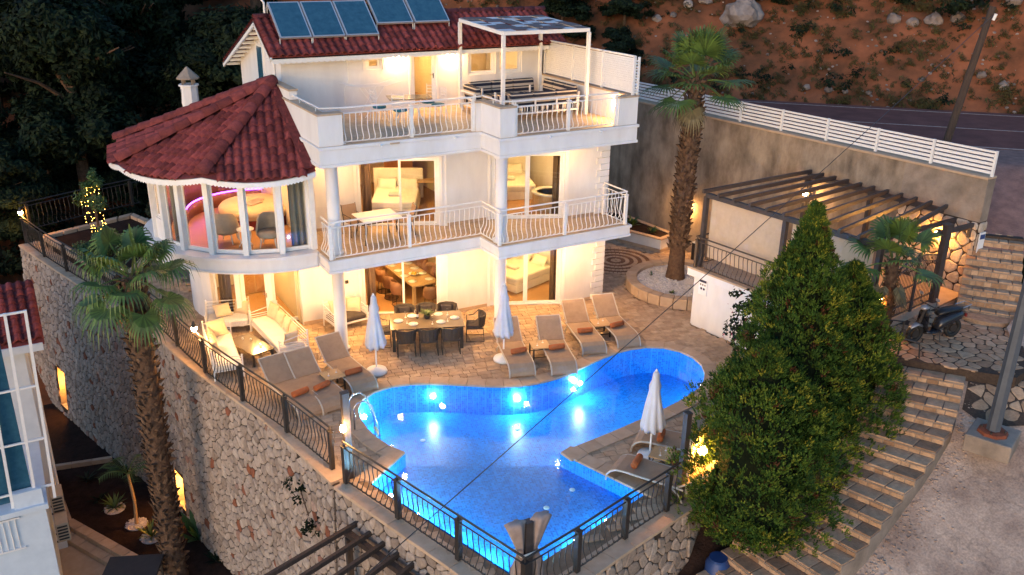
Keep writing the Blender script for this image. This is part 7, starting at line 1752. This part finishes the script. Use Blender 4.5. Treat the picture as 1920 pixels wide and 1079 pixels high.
# ---- neighbouring house at the left edge
nh = thing('neighbour_house', 'pale blue white neighbouring house with red roof at the left edge', 'house')
MB().b2((-20,4.9,-6.4), (-12.62,9.2,.70)).build('wall', 'white_plaster', nh); MB().b2((-20,1.35,-6.4), (-12.88,4.89,-2.55)).build('balcony_wall', 'blue_white', nh)
MB().b2((-20,1.27,-2.549), (-12.80,4.89,-2.40)).build('balcony_slab', 'blue_white', nh); MB().b2((-20,1.30,-5.2), (-12.83,1.348,-5.02)).build('ledge', 'blue_white', nh); MB().b2((-13.55,1.36,-2.399), (-12.88,1.56,-1.95)).build('balcony_pier', 'blue_white', nh)
sr = MB(); sr.hexa([(-20,4.6,.70), (-12.15,4.6,.70), (-12.15,7.2,1.67), (-20,7.2,1.67), (-20,4.6,.78), (-12.15,4.6,.78), (-12.15,7.2,1.75), (-20,7.2,1.75)]); nr = sr.build('roof', 'roof_ridge', nh); MB().b2((-20,4.55,.54), (-12.2,4.6,.76)).build('fascia', 'blue_white', nr); MB().b2((-20,4.61,.64), (-12.2,5.0,.695)).build('soffit', 'white_paint', nr)
Ov = Vector((-12.15,7.2,1.75)); Vv = Vector((0,-2.6,-.97)).normalized(); Uv = Vector((-1,0,0)); Nv = Uv.cross(Vv)
if Nv.z < 0: Uv = -Uv; Nv = Uv.cross(Vv)
for i in range(10):
    for j in range(8):
        M = Matrix.Translation(Ov+Vector((-.12-i*.26,0,0))+Vv*(.06+j*.32)+Nv*.02) @ Matrix((Uv, Vv, Nv)).transposed().to_4x4() @ Matrix.Diagonal((1.1,1,1.3,1)); place(TILE, 'roof_tile', nr, M=M)
for x in (-12.62,-13.06,-13.6,-14.3): MB().beam((x,1.50,-2.4), (x+.20,1.50,2.95), .07,.07).build('window_post', 'white_metal', nh)
for z in (-2.0,-.6,.9,2.92): MB().beam((-16,1.50,z), (-12.62+(z+2.4)*.038,1.50,z), .05,.05).build('window_rail', 'white_metal', nh)
MB().b2((-16,1.62,-2.3), (-13.1,1.64,2.6)).build('window_glass', 'panel_blue', nh); MB().b2((-16,4.8,-2.39), (-12.7,4.885,.6)).build('inner_wall', 'blue_white', nh)
for k in range(8): MB().tube([(-13.62-k*.14,1.32,-3.55), (-13.62-k*.14,1.32,-2.6)], .014, 5).build('baluster', 'white_metal', nh)
MB().beam((-15,1.32,-2.62), (-13.5,1.32,-2.62), .04,.04).build('rail', 'white_metal', nh); MB().beam((-15,1.32,-3.55), (-13.5,1.32,-3.55), .04,.04).build('rail', 'white_metal', nh); MB().tube([(-12.56,5.1,.6), (-12.56,5.1,-6.2)], .045, 8).build('downpipe', 'white_metal', nh)
for i, (y, z, lab) in enumerate(((3.55,-4.05,'beige air conditioner unit higher on the neighbouring wall'), (2.85,-4.55,'beige air conditioner unit lower on the neighbouring wall'))):
    ac = thing('air_conditioner', lab, 'air conditioner', (-12.62,y,z), 0, 'air conditioners on the neighbouring house'); MB().box((0,0,.32), (.34,.62,.60)).build('casing', 'shade_cloth', ac, bevel=.02); [MB().box((0,-.318,.12+k*.1), (.26,.012,.05)).build('grille_slot', 'iron', ac) for k in range(5)]
    MB().beam((-.2,-.2,.0), (.15,-.2,.0), .04,.04).build('bracket', 'iron', ac); MB().beam((-.2,.2,.0), (.15,.2,.0), .04,.04).build('bracket', 'iron', ac); MB().tube([(.172,.0,.32), (.18,.0,.32)], .22, 16).build('fan_guard', 'iron', ac)
dr_ = thing('dark_awning', 'flat dark awning roof at the bottom left edge', 'awning', (-11.2,1.2,-5.3), -.4); MB().box((0,0,0), (1.5,1.6,.08)).build('sheet', 'iron', dr_); [MB().box((sx*.65,sy*.7,-.55), (.06,.06,1.02)).build('post', 'iron', dr_) for sx in (-1,1) for sy in (-1,1)]

# grit along the foot of the stairway and gutter
rng = random.Random(77); mb = MB(); Rl_ = [(7.20,-10.53), (5.79,-11.32), (4.6,-11.65), (3.37,-11.88), (2.22,-12.1), (1.3,-12.15), (.2,-12.2)]
for i in range(520):
    (p, d) = polyline_pt(Rl_, rng.random()*plen(Rl_)); o = abs(rng.gauss(0, .28))+.03; x, y = p[0]-d[1]*-o*-1, p[1]-o*.95; s_ = rng.uniform(.012, .04); mb.box((x, y, H_right(x, y)+s_*.3), (s_*1.4, s_, s_*.8), rng.uniform(0, 3))
for i in range(160):
    x, y = rng.uniform(-1, 9), rng.uniform(-19, -12.4); s_ = rng.uniform(.012, .04); mb.box((x, y, H_right(x, y)+s_*.3), (s_*1.4, s_, s_*.8), rng.uniform(0, 3))
tag(mb.build('grit', 'street'), 'loose grit and pebbles along the stair foot and over the lane', 'grit', kind='stuff')
